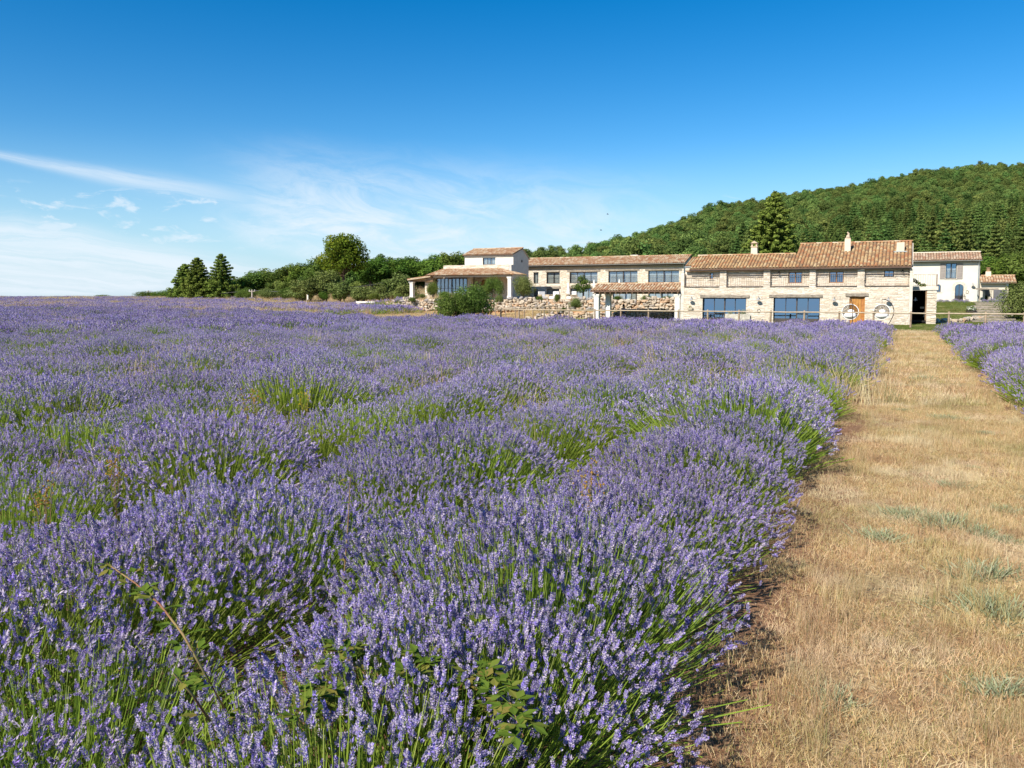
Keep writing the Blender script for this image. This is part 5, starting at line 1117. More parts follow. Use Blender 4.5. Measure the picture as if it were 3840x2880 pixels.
# glazed front of the porch and its piers
YG = 82.6
GW = rect(1, 505, 676, 928, 930, YG); GW = (GW[0], GW[1], PZ, GW[3])
window(wh, *GW, YG, 8, 'steel', 'glass', .05, rows=[.47], curtain=True, heavy=(4,), name='glazed_front')
for (x0_, x1_) in ((345, 462), (930, 988)):
    a = rect(1, x0_, 660, x1_, 930, YG); q = G(); q.box(a[0] + .02, a[1] - .02, YG + .02, YG + .5, PZ - .2, a[3] + .05); pp = q.obj('stone_pier', 'mortar', wh); place_stones(lay_stones(a[0], a[1], PZ, a[3], YG, [], int(x0_), .09, .2, .2, .5), YG + .02, pp, 0, .04)
g = G(); xl2 = P(1, 345, 800, YG).x; g.box(GW[0], GW[1], YB - .1, YB - .05, PZ, GW[3]); g.obj('interior', 'inner', wh)
YQ = 81.0
rp = P(1, 1521, 800, YQ); zpt = P(1, 1521, 655, YQ).z; pillar_part(wh, rp.x, YQ, PZ, zpt, .40, name='porch_pillar')
lp = P(1, 168, 800, YQ + 1.2); zlt = P(1, 165, 722, YQ + 1.2).z; pillar_part(wh, lp.x, YQ + 1.2, PZ, zlt, .42, name='porch_pillar')
q = G(); e0 = P(1, 470, 655, YQ).x; e1 = P(1, 1560, 655, YQ).x; q.box(e0, e1, YQ - .15, YQ + .15, zpt + .004, zpt + .22); q.obj('porch_beam', 'plaster_grey_shade', wh)
q = G(); q.box(e1 - .3, e1, YQ + .16, YB - .004, zpt + .004, zpt + .2); q.obj('porch_side_beam', 'plaster_grey_shade', wh)
# hipped porch roof
ye, ze_ = YQ - .45, (P(1, 700, 634, YQ - .45).z + P(1, 1400, 628, YQ - .45).z) / 2
hx0 = P(1, 352, 612, YQ - .45).x; hx1 = P(1, 1560, 622, YQ - .45).x
hr_ = YB - .01; run = hr_ - ye; KH = (P(1, 1000, 545, YB).z - ze_) / run; hipx = hx1 - run
hroof = link('porch_roof', None, wh, Vector((hx0, ye, ze_)) - wh.location); ang_ = math.atan(KH)
zr_ = ze_ + KH * run
g = G(); g.poly([(hx0, ye, ze_), (hx1, ye, ze_), (hipx, hr_, zr_), (hx0, hr_, zr_)]); g.poly([(hx1, ye, ze_), (hx1, hr_, ze_), (hipx, hr_, zr_)]); g.poly([(hx0, ye, ze_ - .05), (hx0, hr_, zr_ - .05), (hipx, hr_, zr_ - .05), (hx1, ye, ze_ - .05)]); g.obj('roof_deck', 'channel', hroof)
roof_slope(hroof, hx0, hx1, ye, ze_, KH, hr_, 'tile_pale', 0, seed=43, keep=lambda x, s: x < hx1 - s * math.cos(ang_) + .1)
g = G(); rr_ = random.Random(8); nn = int(run / .25)
for i in range(nn):                                     # tiles of the right hip face run towards -X
    yy = ye + (i + .5) * .25; rows = int((hx1 - hipx) * (yy - ye) / run / .34) + 1
    for j in range(rows):
        s = j * .34; v = TU[0] * np.array([.24, .42, .15]); xx = hx1 - s; zz = ze_ + KH * s + .012
        w = np.stack([xx - v[:, 1] * .94 + v[:, 2] * .3, yy + v[:, 0], zz + v[:, 1] * .30 + v[:, 2]], 1); g.add(w, TU[1], rr_.random())
g.obj('hip_tiles', 'tile_pale', hroof, kind='stuff')
g = G(); n = 14
for i in range(n):
    a_, b_ = i / n, (i + 1.1) / n
    p0 = Vector((hx1 - run * a_, ye + run * a_, ze_ + KH * run * a_ + .05)); p1 = Vector((hx1 - run * b_, ye + run * b_, ze_ + KH * run * b_ + .05)); g.tube([p0, p1], [.11, .09], 6, rr_.random())
g.obj('hip_ridge', 'tile_pale', hroof, kind='stuff')
# lean-to over the left pillar
sx0 = P(1, 112, 690, YQ + .8).x; sx1 = hx0; sz0 = P(1, 118, 692, YQ + .8).z
g = G(); g.prism([(sx0, YQ + .6, sz0), (sx1, YQ + .6, ze_ - .02), (sx1, YQ + .6, ze_ - .14), (sx0, YQ + .6, sz0 - .12)], (0, 4.2, 0)); lt = g.obj('lean_to_roof', 'wood_rail', wh)
g = G()
for i in range(16):
    for j in range(7):
        s = j / 7; v = TU[0] * np.array([.25, .46, .15]); L_ = (sx1 - sx0); xx = sx0 + L_ * s - .05; zz = sz0 + (ze_ - sz0) * s + .01; yy = YQ + .75 + i * .25
        g.add(np.stack([xx + v[:, 1], yy - v[:, 0], zz + v[:, 1] * (ze_ - sz0) / L_ + v[:, 2]], 1), TU[1], rr_.random())
g.obj('lean_to_tiles', 'tile_pale', lt, kind='stuff')
g = G(); g.box(sx0 + .1, hx0 + .1, YQ + 1.05, YQ + 1.35, zlt + .004, zlt + .15); g.obj('lean_to_beam', 'beam', wh)

# ------------------------------------------------------------------ white house on the right with shutters
YW = 96.0; WZ = 0.85
ax0 = P(5, 200, 700, YW).x; ax1 = P(5, 1386, 700, YW).x; az_ = (P(5, 500, 486, YW - .4).z + P(5, 1380, 470, YW - .4).z) / 2
rh = thing('shuttered_house', 'white two-storey house with taupe shutters and arched blue door behind the farmhouse', 'house', ((ax0 + ax1) / 2, YW, WZ))
w1 = rect(5, 856, 526, 1026, 768, YW); aw = rect(5, 706, 856, 780, 975, YW); adr = rect(5, 998, 852, 1130, 1150, YW)
g = G(); wall_plate(g, ax0, ax1, WZ - .4, az_ - .05, YW, [w1, aw, adr], .3); g.obj('front_wall', 'plaster', rh)
g = G(); g.box(ax0, ax0 + .3, YW + .31, YW + 8, WZ - .4, az_ - .1); g.box(ax1 - .3, ax1 - .002, YW + .31, YW + 8, WZ - .4, az_ - .1); g.box(ax0 + .31, ax1 - .31, YW + 7.7, YW + 8, WZ - .4, az_ - .1); g.box(ax0 + .31, ax1 - .31, YW + 1.5, YW + 1.6, WZ - .4, az_ - .1); g.obj('side_walls', 'plaster', rh)
window(rh, *w1, YW + .14, 2, 'steel', 'glass', .10, rows=None, curtain=True)
railing(rh, w1[0] + .04, w1[1] - .04, w1[2] + .01, w1[2] + (w1[3] - w1[2]) * .52, YW + .05, .15, 'iron', True, 'window_railing')
q = G(); q.box(w1[0] - .08, w1[1] + .08, YW - .06, YW + .05, w1[2] - .08, w1[2] - .002); q.obj('sill', 'quoin', rh)
for (a, b) in ((766, 850), (1030, 1122)):
    t = rect(5, a, 528, b, 772, YW); sh = link('shutter', None, rh, Vector((t[0], YW - .05, t[2])) - rh.location)
    for i in range(6):
        q = G(); z0_, z1_ = t[2] + (t[3] - t[2]) * i / 6, t[2] + (t[3] - t[2]) * (i + 1) / 6; q.box(t[0] + .01, t[1] - .01, YW - .06, YW - .025, z0_ + .006, z1_ - .006); q.obj('board', 'shutter', sh)
    q = G(); q.box(t[0] + .03, t[1] - .03, YW - .022, YW - .006, t[2] + .05, t[3] - .05); q.obj('backing', 'shutter', sh)
for (t, nm) in ((aw, 'arched_window'), (adr, 'arched_door')):       # masonry corners that round the heads, frames and panes
    rr0 = (t[1] - t[0]) / 2; cx, cz = (t[0] + t[1]) / 2, t[3] - rr0; q = G()
    for sgn in (-1, 1):
        pts = [(cx + sgn * rr0, cz)] + [(cx + sgn * rr0 * math.cos(a), cz + rr0 * math.sin(a)) for a in np.linspace(0.15, math.pi / 2, 7)] + [(cx + sgn * rr0, t[3])]
        q.prism([(x, YW + .002, z) for x, z in pts], (0, .28, 0))
    q.obj('arch_spandrel', 'plaster', rh)
    q = G(); q.prism([(x, YW + .16, z) for x, z in arch_pts(t[0] + .02, t[1] - .02, t[2] + .02, cz)], (0, .01, 0)); pn = q.obj(nm, 'glass_sky_tint', rh)
    q = G(); q.box(cx - .03, cx + .03, YW + .12, YW + .155, t[2] + .02, t[3] - .04); q.box(t[0] + .004, t[0] + .06, YW + .12, YW + .155, t[2], cz); q.box(t[1] - .06, t[1] - .004, YW + .12, YW + .155, t[2], cz)
    if nm == 'arched_door': q.box(t[0] + .061, t[1] - .061, YW + .11, YW + .15, t[2], t[2] + .45)
    q.obj('frame', 'steel', pn)
t = adr; rr0 = (t[1] - t[0]) / 2; cx, cz = (t[0] + t[1]) / 2, t[3] - rr0
for a0, a1 in zip(np.linspace(0, math.pi, 10), np.linspace(0, math.pi, 10)[1:]):
    q = G(); r0, r1 = rr0 + .005, rr0 + .30; a0 += .01; a1 -= .01
    q.prism([(cx + r0 * math.cos(a0), YW - .03, cz + r0 * math.sin(a0)), (cx + r1 * math.cos(a0), YW - .03, cz + r1 * math.sin(a0)), (cx + r1 * math.cos(a1), YW - .03, cz + r1 * math.sin(a1)), (cx + r0 * math.cos(a1), YW - .03, cz + r0 * math.sin(a1))], (0, .028, 0)); q.obj('arch_stone', 'quoin', rh)
zc = WZ
while zc < cz - .05:
    h = min(r_.uniform(.3, .4), cz - zc)
    for sgn in (-1, 1):
        wv_ = r_.uniform(.2, .32); q = G(); a, b = sorted((cx + sgn * (rr0 + .005), cx + sgn * (rr0 + wv_))); q.box(a, b, YW - .028, YW - .003, zc + .006, zc + h - .006); q.obj('jamb_stone', 'quoin', rh)
    zc += h
q = G(); q.box(aw[0] - .08, aw[1] + .12, YW - .05, YW + .04, aw[2] - .07, aw[2] - .002); q.obj('sill', 'quoin', rh)
rr = link('roof', None, rh, Vector((ax0, YW - .4, az_)) - rh.location); tp = on_slope(*uv(5, 1000, 362), YW - .4, az_, .34)
roof_slope(rr, ax0, ax1 + .15, YW - .4, az_, .34, tp.y, 'tile_old', 0, pitch=.26, seed=51); ridge_line(rr, ax0, ax1 + .15, tp.y, tp.z + .04, 'plaster_warm')
q = G(); q.prism([(ax0, tp.y, tp.z), (ax0, tp.y, tp.z - .1), (ax0, tp.y + 4, tp.z - 1.4), (ax0, tp.y + 4, tp.z - 1.3)], (ax1 - ax0 + .15, 0, 0)); q.obj('rear_slope', 'channel', rr)
q = G(); q.prism([(ax1 - .3, YW + .31, az_ - .1), (ax1 - .3, tp.y + 3.8, az_ - .1), (ax1 - .3, tp.y, tp.z - .12)], (.295, 0, 0)); q.obj('gable', 'plaster', rh)
genoise(rr, ax0, ax1, YW, az_ - .30, 'plaster', 1)
g = G(); g.add([(xx, YW - .50 - .07 * math.cos(t), az_ - .06 - .07 * math.sin(t)) for xx in (ax0, ax1 + .15) for t in np.linspace(0, math.pi, 10)], [(i, i + 1, 11 + i, 10 + i) for i in range(9)]); g.obj('gutter', 'gutter', rr)
g = G(); g.tube([(ax1 - .1, YW - .45, az_ - .1), (ax1 - .12, YW - .12, az_ - .5), (ax1 - .12, YW - .12, WZ)], .055, 8); g.obj('downpipe', 'gutter', rh)
p = P(5, 1277, 860, YW); wall_lamp(p.x, p.z, YW - .01, 'grey wall lamp right of the arched blue door', 'lamps on the white house')
p = P(5, 1192, 975, YW); o = thing('iron_ornament', 'small round wrought-iron ornament on the white wall right of the arched door', 'ornament', (p.x, YW - .02, p.z)); q = G()
for k in range(8): q.box(p.x - .02 + .13 * math.cos(k * .785), p.x + .02 + .13 * math.cos(k * .785), YW - .03, YW - .005, p.z - .035 + .15 * math.sin(k * .785), p.z + .035 + .15 * math.sin(k * .785))
q.tube([(p.x + .13 * math.cos(t), YW - .02, p.z + .15 * math.sin(t)) for t in np.linspace(0, 6.283, 13)], .012, 4, cap=False); q.obj('ironwork', 'iron', o)

# ------------------------------------------------------------------ low annex at the far right
YA = 95.0
bx0 = P(5, 1390, 900, YA).x; bx1 = P(5, 1835, 900, YA).x; bz_ = (P(5, 1500, 828, YA - .35).z + P(5, 1800, 822, YA - .35).z) / 2; AZ = WZ - .12
an = thing('annex', 'low plastered annex with orange tile roof and open grey door', 'annex', (bx0, YA, AZ))
dk = rect(5, 1394, 940, 1586, 1175, YA); dg = rect(5, 1594, 938, 1798, 1182, YA)
dk = (dk[0], dk[1], AZ, dk[3])
g = G(); wall_plate(g, bx0, bx1, AZ - .4, bz_ - .05, YA, [dk], .35); g.obj('front_wall', 'plaster_warm', an)
g = G(); g.box(bx1 - .3, bx1 - .003, YA + .36, YA + 5, AZ - .4, bz_ - .1); g.box(bx0, bx1, YA + 4.7, YA + 4.99, AZ - .4, bz_ - .1); g.obj('side_walls', 'trough', an)
g = G(); g.box(dk[0] + .03, dk[0] + .5, YA + 1.2, YA + 1.3, AZ, dk[3] - .1); g.obj('inner_door', 'plaster_grey_shade', an)
q = G(); q.box(dg[0], dg[1], YA - .09, YA - .03, AZ - .05, dg[3]); dd_ = q.obj('open_door', 'grey_door', an); q = G(); zz = AZ + .55; q.box(dg[0] + .02, dg[1] - .02, YA - .10, YA - .091, zz, zz + .02); q.lathe([(0, 0), (.035, 0), (.035, .06), (0, .06)], 8, (dg[1] - .1, YA - .16, AZ + .75), axis='y'); q.obj('handle', 'enamel_white', dd_)
q = G(); q.box(dk[1] - .06, dk[1] - .005, YA - .03, YA + .1, AZ, dk[3]); q.obj('door_post', 'plaster', an)
t = rect(5, 1325, 916, 1676, 936, YA); lintel(an, *t, YA, seed=71)
ar_ = link('roof', None, an, Vector((bx0, YA - .35, bz_)) - an.location); tp2 = on_slope(*uv(5, 1700, 722), YA - .35, bz_, .36)
rx1 = P(5, 1965, 780, YA - .35).x
roof_slope(ar_, bx0, rx1, YA - .35, bz_, .36, tp2.y, 'tile_pale', 0, seed=61); ridge_line(ar_, bx0, rx1, tp2.y, tp2.z + .03, 'tile_pale')
g = G(); g.add([(xx, YA - .45 - .06 * math.cos(t), bz_ - .05 - .06 * math.sin(t)) for xx in (bx0, bx1) for t in np.linspace(0, math.pi, 10)], [(i, i + 1, 11 + i, 10 + i) for i in range(9)]); g.obj('gutter', 'gutter', ar_)
a = on_slope(*uv(5, 1518, 738), YA - .35, bz_, .36); dpt = (a - C0).dot(HF)
ch = chimney(an, a.x, a.y + .2, a.z - .3, depth(*uv(5, 1518, 655), dpt).z, 82 / 4.148 / FPX * dpt, .5, .85, 'plaster_warm', None)
zz = depth(*uv(5, 1518, 655), dpt).z; q = G(); q.lathe([(.22, 0), (.20, .05), (.17, .1), (.17, .34), (.21, .36), (.21, .42)], 12, (a.x, a.y + .2, zz)); q.obj('chimney_pot', 'tile', ch)
p = P(5, 1810, 860, YA); o = thing('floodlight', 'small white box light under the eave of the annex', 'light', (p.x, YA - .1, p.z)); q = G(); q.box(p.x - .1, p.x + .1, YA - .2, YA - .005, p.z - .07, p.z + .07); q.lathe([(.09, 0), (.07, .05), (0, .07)], 10, (p.x, YA - .1, p.z - .13)); q.obj('housing', 'enamel_white', o)

# ------------------------------------------------------------------ vaulted passage between the farmhouse and the bank
YV = 66.5
vx0 = x_r + .02; vx1 = P(5, 562, 1100, YV).x; vx2 = P(5, 716, 1100, YV).x; vz = P(5, 450, 945, YV).z; vt = P(5, 500, 886, YV).z; vb = P(5, 450, 1415, YV).z
ps_ = thing('passage', 'dark covered passage with stone pier beside the right end of the farmhouse', 'passage', (vx0, YV, vb))
g = G(); g.box(vx1, vx2 - .02, YV + .02, YV + 3.5, vb - .3, vz - .004); pr = g.obj('stone_pier', 'mortar', ps_); place_stones(lay_stones(vx1, vx2, vb - .1, vz, YV, [], 81, .07, .16, .15, .5), YV + .02, pr, 60, .045)
g = G(); g.box(vx0, vx2 + .08, YV - .08, YV + 3.4, vz, vt); g.obj('stone_slab', 'quoin', ps_)
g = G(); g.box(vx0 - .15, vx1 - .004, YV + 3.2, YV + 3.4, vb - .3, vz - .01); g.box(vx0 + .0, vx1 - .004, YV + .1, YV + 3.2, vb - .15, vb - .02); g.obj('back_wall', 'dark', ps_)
q = G(); q.box(vx1 - .09, vx1 - .006, YV + .02, YV + .16, vb, vz - .006); q.obj('door_post', 'beam', ps_)
p = P(5, 385, 1095, YV + .6); wall_lamp(p.x, p.z, YV + .9, 'white enamel lamp hanging in the dark passage', None, 0.8, 'enamel_white')
for (x0_, y0_, x1_, y1_, lab) in ((458, 1205, 520, 1232, 'small pale notice on the back wall of the passage'), (514, 1275, 558, 1362, 'white notice board low at the right of the passage')):
    t = rect(5, x0_, y0_, x1_, y1_, YV + 1.4); o = thing('notice', lab, 'sign', ((t[0] + t[1]) / 2, YV + 1.4, t[2])); q = G(); q.box(t[0], t[1], YV + 1.40, YV + 1.42, t[2], t[3]); q.obj('board', 'paper', o)
    q = G()
    for i in range(3): q.box(t[0] + .04, t[1] - .04 - .03 * i, YV + 1.392, YV + 1.397, t[2] + (t[3] - t[2]) * (.22 + .26 * i), t[2] + (t[3] - t[2]) * (.30 + .26 * i))
    q.obj('print_lines', 'iron', o)
rz0 = vt; rz1 = P(5, 500, 700, YV + .1).z
bl = thing('balcony_railing', 'wrought-iron railing around the little roof terrace above the passage', 'railing', (vx0, YV, vt)); railing(bl, vx0 + .05, vx2, rz0, rz1, YV + .1, .15, 'rust_iron')
q = G(); q.box(vx2 - .015, vx2 + .015, YV + .12, YV + 2.2, rz1 - .02, rz1)
for i in range(14): q.box(vx2 - .012, vx2 + .012, YV + .14 + i * .15, YV + .165 + i * .15, rz0, rz1 - .021)
q.obj('side_rail', 'rust_iron', bl)
o = thing('vine', 'yellow-green vine trailing along the balcony railing above the passage', 'vine', (vx0 + .3, YV - .05, vt)); q = G(); rg = np.random.default_rng(6)
for i in range(9):
    f = i / 8; c = P(5, 365 + 165 * f, 790 + 80 * min(1, f * 1.6), YV - .02); leaf_cloud(q, c, (.14, .1, .14), 26, .06, rg)
q.obj('leaves', 'leaf_yellow', o); q = G(); q.tube([P(5, 352, 760, YV - .03), P(5, 380, 830, YV - .03), P(5, 530, 875, YV - .03)], .015, 5); q.obj('stem', 'bark', o)
# ------------------------------------------------------------------ boulder walls
BM, BG = [], []
for i in range(14):
    g = G(); r = random.Random(i); g.blob((0, 0, 0), (.5, .5, .5), i + 1, .75, r.random(), 7, 4); BG.append(g); BM.append(g.mesh('boulder', MT['boulder'], smooth=True))
for me in BM: me.polygons.foreach_set('use_smooth', [False] * len(me.polygons))
def boulder_wall(name, label, path, z0, z1, wmin, wmax, hmin, hmax, seed, core=True, batter=.25, mat='earth', cat='retaining wall'):
    """path: list of (x, y); z0/z1: functions of x; the 300 largest boulders are parts, the rest one part"""
    r = random.Random(seed); o = thing(name, label, cat, (path[0][0], path[0][1], z0(path[0][0])))
    off = o.location; lst = []
    for (xa_, ya_), (xb_, yb_) in zip(path, path[1:]):
        L = math.hypot(xb_ - xa_, yb_ - ya_); rowz = 0.0
        while rowz < 5:
            h = r.uniform(hmin, hmax); s = r.uniform(-.2, 0); anyp = False
            while s < L:
                w = wmin + (wmax - wmin) * r.random() ** 1.7; f = min(1, max(0, (s + w / 2) / L)); x, y = xa_ + (xb_ - xa_) * f, ya_ + (yb_ - ya_) * f; hh = h * r.uniform(.7, 1.25)
                zz = z0(x) + rowz + h * .45
                if zz < z1(x) - h * .2:
                    lst.append((Vector((x, y + rowz * batter + r.uniform(-.07, .07), zz + r.uniform(-.06, .06))) - off, (w * 1.1, w * .9, hh * 1.22), (r.uniform(-.25, .25), r.uniform(-.35, .35), r.uniform(0, 6.28) if w < h * 1.7 else r.uniform(-.3, .3)), r.randrange(14))); anyp = True
                s += w * .96
            rowz += h * .9
            if not anyp: break
        if core:
            g = G(); k = 10; V = []
            for i in range(k + 1):
                x, y = xa_ + (xb_ - xa_) * i / k, ya_ + (yb_ - ya_) * i / k; hh = max(.1, z1(x) - z0(x)) * .88
                V += [(x, y + .05, z0(x) - .2), (x, y + hh * batter + .08, z0(x) + hh), (x, y + hh * batter + .9, z0(x) + hh)]
            g.add(V, [(3 * i + j, 3 * i + 3 + j, 3 * i + 4 + j, 3 * i + 1 + j) for i in range(k) for j in range(2)]); g.obj('earth_core', mat, o)
    lst.sort(key=lambda t: -t[1][0] * t[1][2])
    for p, sc, ro, k in lst[:300]:
        b = link('boulder', BM[k], o, p); b.scale = sc; b.rotation_euler = ro
    if len(lst) > 300:
        from mathutils import Euler
        g = G()
        for p, sc, ro, k in lst[300:]:
            m = np.array(Matrix.LocRotScale(p + off, Euler(ro), Vector(sc))); gb = BG[k]; V = np.concatenate(gb.v)
            g.add(V @ m[:3, :3].T + m[:3, 3], gb.l[0].reshape(-1, 4), gb.c[0])
        g.obj('small_boulders', 'boulder', o, kind='stuff')
    return o
boulder_wall('boulder_wall', 'tall rough boulder wall holding up the terrace below the long wing', [(-46.5, 69.6), (-16.4, 69.6)], lambda x: 0.18, lambda x: 1.42 + .12 * math.sin(x * .9), .20, .66, .17, .33, 3)
boulder_wall('boulder_wall', 'low boulder wall behind the covered terrace and rail fence', [(-31.5, 66.6), (-27, 67.5), (-16.4, 67.7)], lambda x: -.5, lambda x: -.5 + .85 * S(-32.5, -27.5, x), .20, .60, .16, .30, 5)
boulder_wall('boulder_wall', 'rubble bank of pale boulders sloping down left of the porch', [(-52.5, 72.2), (-46.6, 69.7)], lambda x: .02, lambda x: .45 + .85 * S(-52, -47, x), .35, .8, .28, .45, 7)
boulder_wall('boulder_wall', 'thin line of low boulders along the garden left of the porch', [(-66, 83), (-52.6, 72.4)], lambda x: .12, lambda x: .12 + .36 * S(-66, -56, x), .35, .8, .25, .4, 8, core=False, cat='stone border')
rwp = [onZ(*uv(5, x, y), -.32) for x, y in ((585, 1440), (1100, 1440), (1560, 1405))]
boulder_wall('boulder_wall', 'low pale boulder edging on the lawn right of the passage', [(p.x, p.y) for p in rwp], lambda x: gz(x, 69) - .1, lambda x: gz(x, 69) + .40, .28, .6, .18, .3, 9, core=False, cat='stone border')
# loose boulders near the fence
for k, (x, y, w, h) in enumerate(((1725, 1215, 60, 40), (1790, 1205, 70, 60), (1870, 1185, 60, 70), (1950, 1200, 80, 60), (2050, 1190, 90, 60))):
    b = depth(*uv(1, x, y + h / 2), 66.5); o = link('loose_boulder', BM[k], None, (b.x, b.y, gz(b.x, b.y) + .12)); s = w / 3.687 / FPX * 66.5; o.scale = (s * 1.2, s, h / 3.687 / FPX * 66.5 * 1.5); o.rotation_euler = (0, .2, k)
    tag(o, ('flat pale', 'tan pointed', 'steep tan', 'wide grey', 'long pale')[k] + ' loose boulder lying behind the rail fence', 'boulder', 'loose boulders behind the fence')

# ------------------------------------------------------------------ rail fences
def rail_fence(name, label, posts, ht, r=.066):
    o = thing(name, label, 'fence', posts[0]); rr = random.Random(len(posts))
    for p in posts:
        p = Vector(p); q = G(); t = Vector((rr.uniform(-.02, .02), rr.uniform(-.02, .02), 0)); R0 = r * rr.uniform(.92, 1.08)
        q.tube([p - Vector((0, 0, .3)), p + Vector((0, 0, ht * .5)) + t * .5, p + Vector((0, 0, ht - .05)) + t, p + Vector((0, 0, ht - .012)) + t, p + Vector((0, 0, ht)) + t], [R0 * 1.05, R0, R0 * .97, R0 * .75, R0 * .3], 9); q.obj('post', 'wood_post', o, smooth=True)
    for a, b in zip(posts, posts[1:]):
        a, b = Vector(a), Vector(b); q = G(); d = Vector((0, -r * .9, ht - .13)); m = (a + b) / 2 + Vector((0, 0, rr.uniform(-.02, .01)))
        q.tube([a + d, m + d, b + d], [.046, .044, .046], 8); q.obj('rail', 'wood_rail', o, smooth=True)
    return o
us = [1878, 1946, 2041, 2134, 2231, 2328, 2432, 2543, 2654, 2771, 2889, 3015, 3146, 3276, 3415, 3558, 3696, 3840, 3990]
fp_ = []
for u in us:
    p = onY(u, 1200, 59.0); fp_.append((p.x, 59.0, gz(p.x, 59.0)))
rail_fence('rail_fence', 'long wooden post-and-rail fence across the lawn in front of the houses', fp_, 1.12)
us2 = [1858, 1896, 1932, 1966, 1998, 2029, 2059, 2090]; fp_ = []
for i, u in enumerate(us2):
    Y = 62.3 + 4.6 * i / 7; p = onY(u, 1170, Y); fp_.append((p.x, Y, (gz(p.x, Y) * .5 - .2) * (1 - i / 7) + (-.12) * (i / 7)))
rail_fence('rail_fence', 'short wooden fence climbing beside the boulder wall behind the big bush', fp_, 1.0, .055)

# ------------------------------------------------------------------ shrubs of the terraces and the right side
for i, (u0, v0, u1, v1, D, m, lab) in enumerate([(1812, 1032, 1890, 1113, 80, 'leaf', 'bright green shrub in front of the porch door'), (1918, 1026, 2004, 1120, 82, 'leaf_olive', 'grey-green shrub at the right corner of the white house'), (1596, 1052, 1652, 1113, 80, 'leaf', 'green shrub in front of the glazed porch'),
        (1858, 1103, 1888, 1138, 72.5, 'leaf_olive', 'small shrub growing on the boulder wall below the porch'), (2076, 1098, 2102, 1135, 73, 'leaf', 'small green shrub on the boulder wall by the armchairs'), (2131, 1112, 2183, 1160, 70, 'leaf_olive', 'rounded grey-green shrub on the lower boulder wall'),
        (2480, 1108, 2522, 1128, 76, 'leaf', 'small green shrub on the wall top near the farmhouse end'), (1640, 1090, 1690, 1120, 77, 'leaf_dark', 'dark shrub behind the big double bush'), (1570, 1100, 1600, 1118, 84, 'leaf_olive', 'small shrub by the left porch pillar'), (3680, 1105, 3705, 1128, 84, 'leaf_yellow' if False else 'leaf', 'potted shrub in front of the dark annex doorway'),
        (1700, 1098, 1740, 1122, 78, 'leaf', 'green shrub at the porch edge above the big bush'), (1770, 1100, 1812, 1122, 78, 'leaf_olive', 'silvery shrub at the foot of the porch steps'), (2010, 1108, 2035, 1128, 74, 'leaf', 'tiny shrub on the wall top below the armchairs'), (2230, 1104, 2262, 1126, 74, 'leaf_olive', 'low shrub on the wall top left of the white pillar'),
        (2300, 1108, 2335, 1126, 74, 'leaf', 'low green shrub on the wall top under the shelter roof'), (2405, 1106, 2445, 1127, 75, 'leaf_olive', 'low silvery shrub on the wall top under the shelter'), (1530, 1112, 1560, 1134, 82, 'leaf', 'green tuft on the rubble bank by the left porch pillar'), (2100, 1150, 2125, 1172, 69, 'leaf', 'green tuft at the foot of the tall boulder wall')]):
    shrub(u0, v0, u1, v1, D, m, i % 3, lab, group='shrubs of the terraces', rz=i * 1.1)
tr, cr = broad_tree(91, 3.2, 1.15, .5, 22, 110, .075); b = depth(2188, 1122, 79); b.z = 1.1; H = depth(2188, 1025, 79).z - b.z
tree_thing('garden_tree', 'small rounded green tree on the terrace in front of the long wing', 'tree', tr.mesh('trunk', MT['bark']), cr.mesh('crown', MT['leaf']), b, None, None, 0, H / 3.2)
b = depth(2386, 1120, 86); b.z = 1.12; tr, cr = broad_tree(92, 2.2, .5, .9, 10, 40, .06, .8, 0, .6); tree_thing('garden_tree', 'thin young olive showing above the covered terrace roof', 'tree', tr.mesh('trunk', MT['bark']), cr.mesh('crown', MT['leaf_olive']), b, None, None, 0, (depth(2386, 1042, 86).z - 1.12) / 2.2)
b = onZ(3868, 1210, -.42); dpt = (b - C0).dot(HF); h = (1205 - 1060) / FPX * dpt
st, cr = bush(95, 2.5, 2.0, h * 1.12, 44, 260, .075); o = thing('large_bush', 'big leafy bush on the lawn at the right edge by the fence end', 'bush', b); link('stems', st.mesh('stems', MT['bark']), o); link('foliage', cr.mesh('foliage', MT['leaf_olive']), o)
b = depth(3852, 1120, 84); b.z = gz(b.x, b.y); H = depth(3860, 912, 84).z - b.z; tr, cr = broad_tree(96, H, 2.9, H * .22, 40, 170, .15)
o = thing('deciduous_tree', 'bright green tree with drooping leaves at the right edge over the annex', 'tree', b); link('trunk', tr.mesh('trunk', MT['bark']), o); link('crown', cr.mesh('crown', MT['leaf']), o)
for k, (u, v, D, sc, H_) in enumerate(((3590, 960, 128, 1.0, 8), (3690, 930, 132, 1.1, 9), (3760, 925, 124, 1.1, 8.5), (3480, 955, 130, .9, 8))):
    b = depth(u, 1100, D); b.z = gz(b.x, b.y) - .3; H = depth(u, v, D).z - b.z; tr, cr = SHAPES[(4, 5, 6, 4)[k]]
    tree_thing('wood_tree', ('dark tree above the shuttered house roof', 'dark tree behind the annex chimney', 'dark tree behind the annex at the right edge', 'dark treetop between the farmhouse and the shuttered house')[k], 'tree', tr, cr, b, None, 'trees behind the white house', k, H / 9, sc)
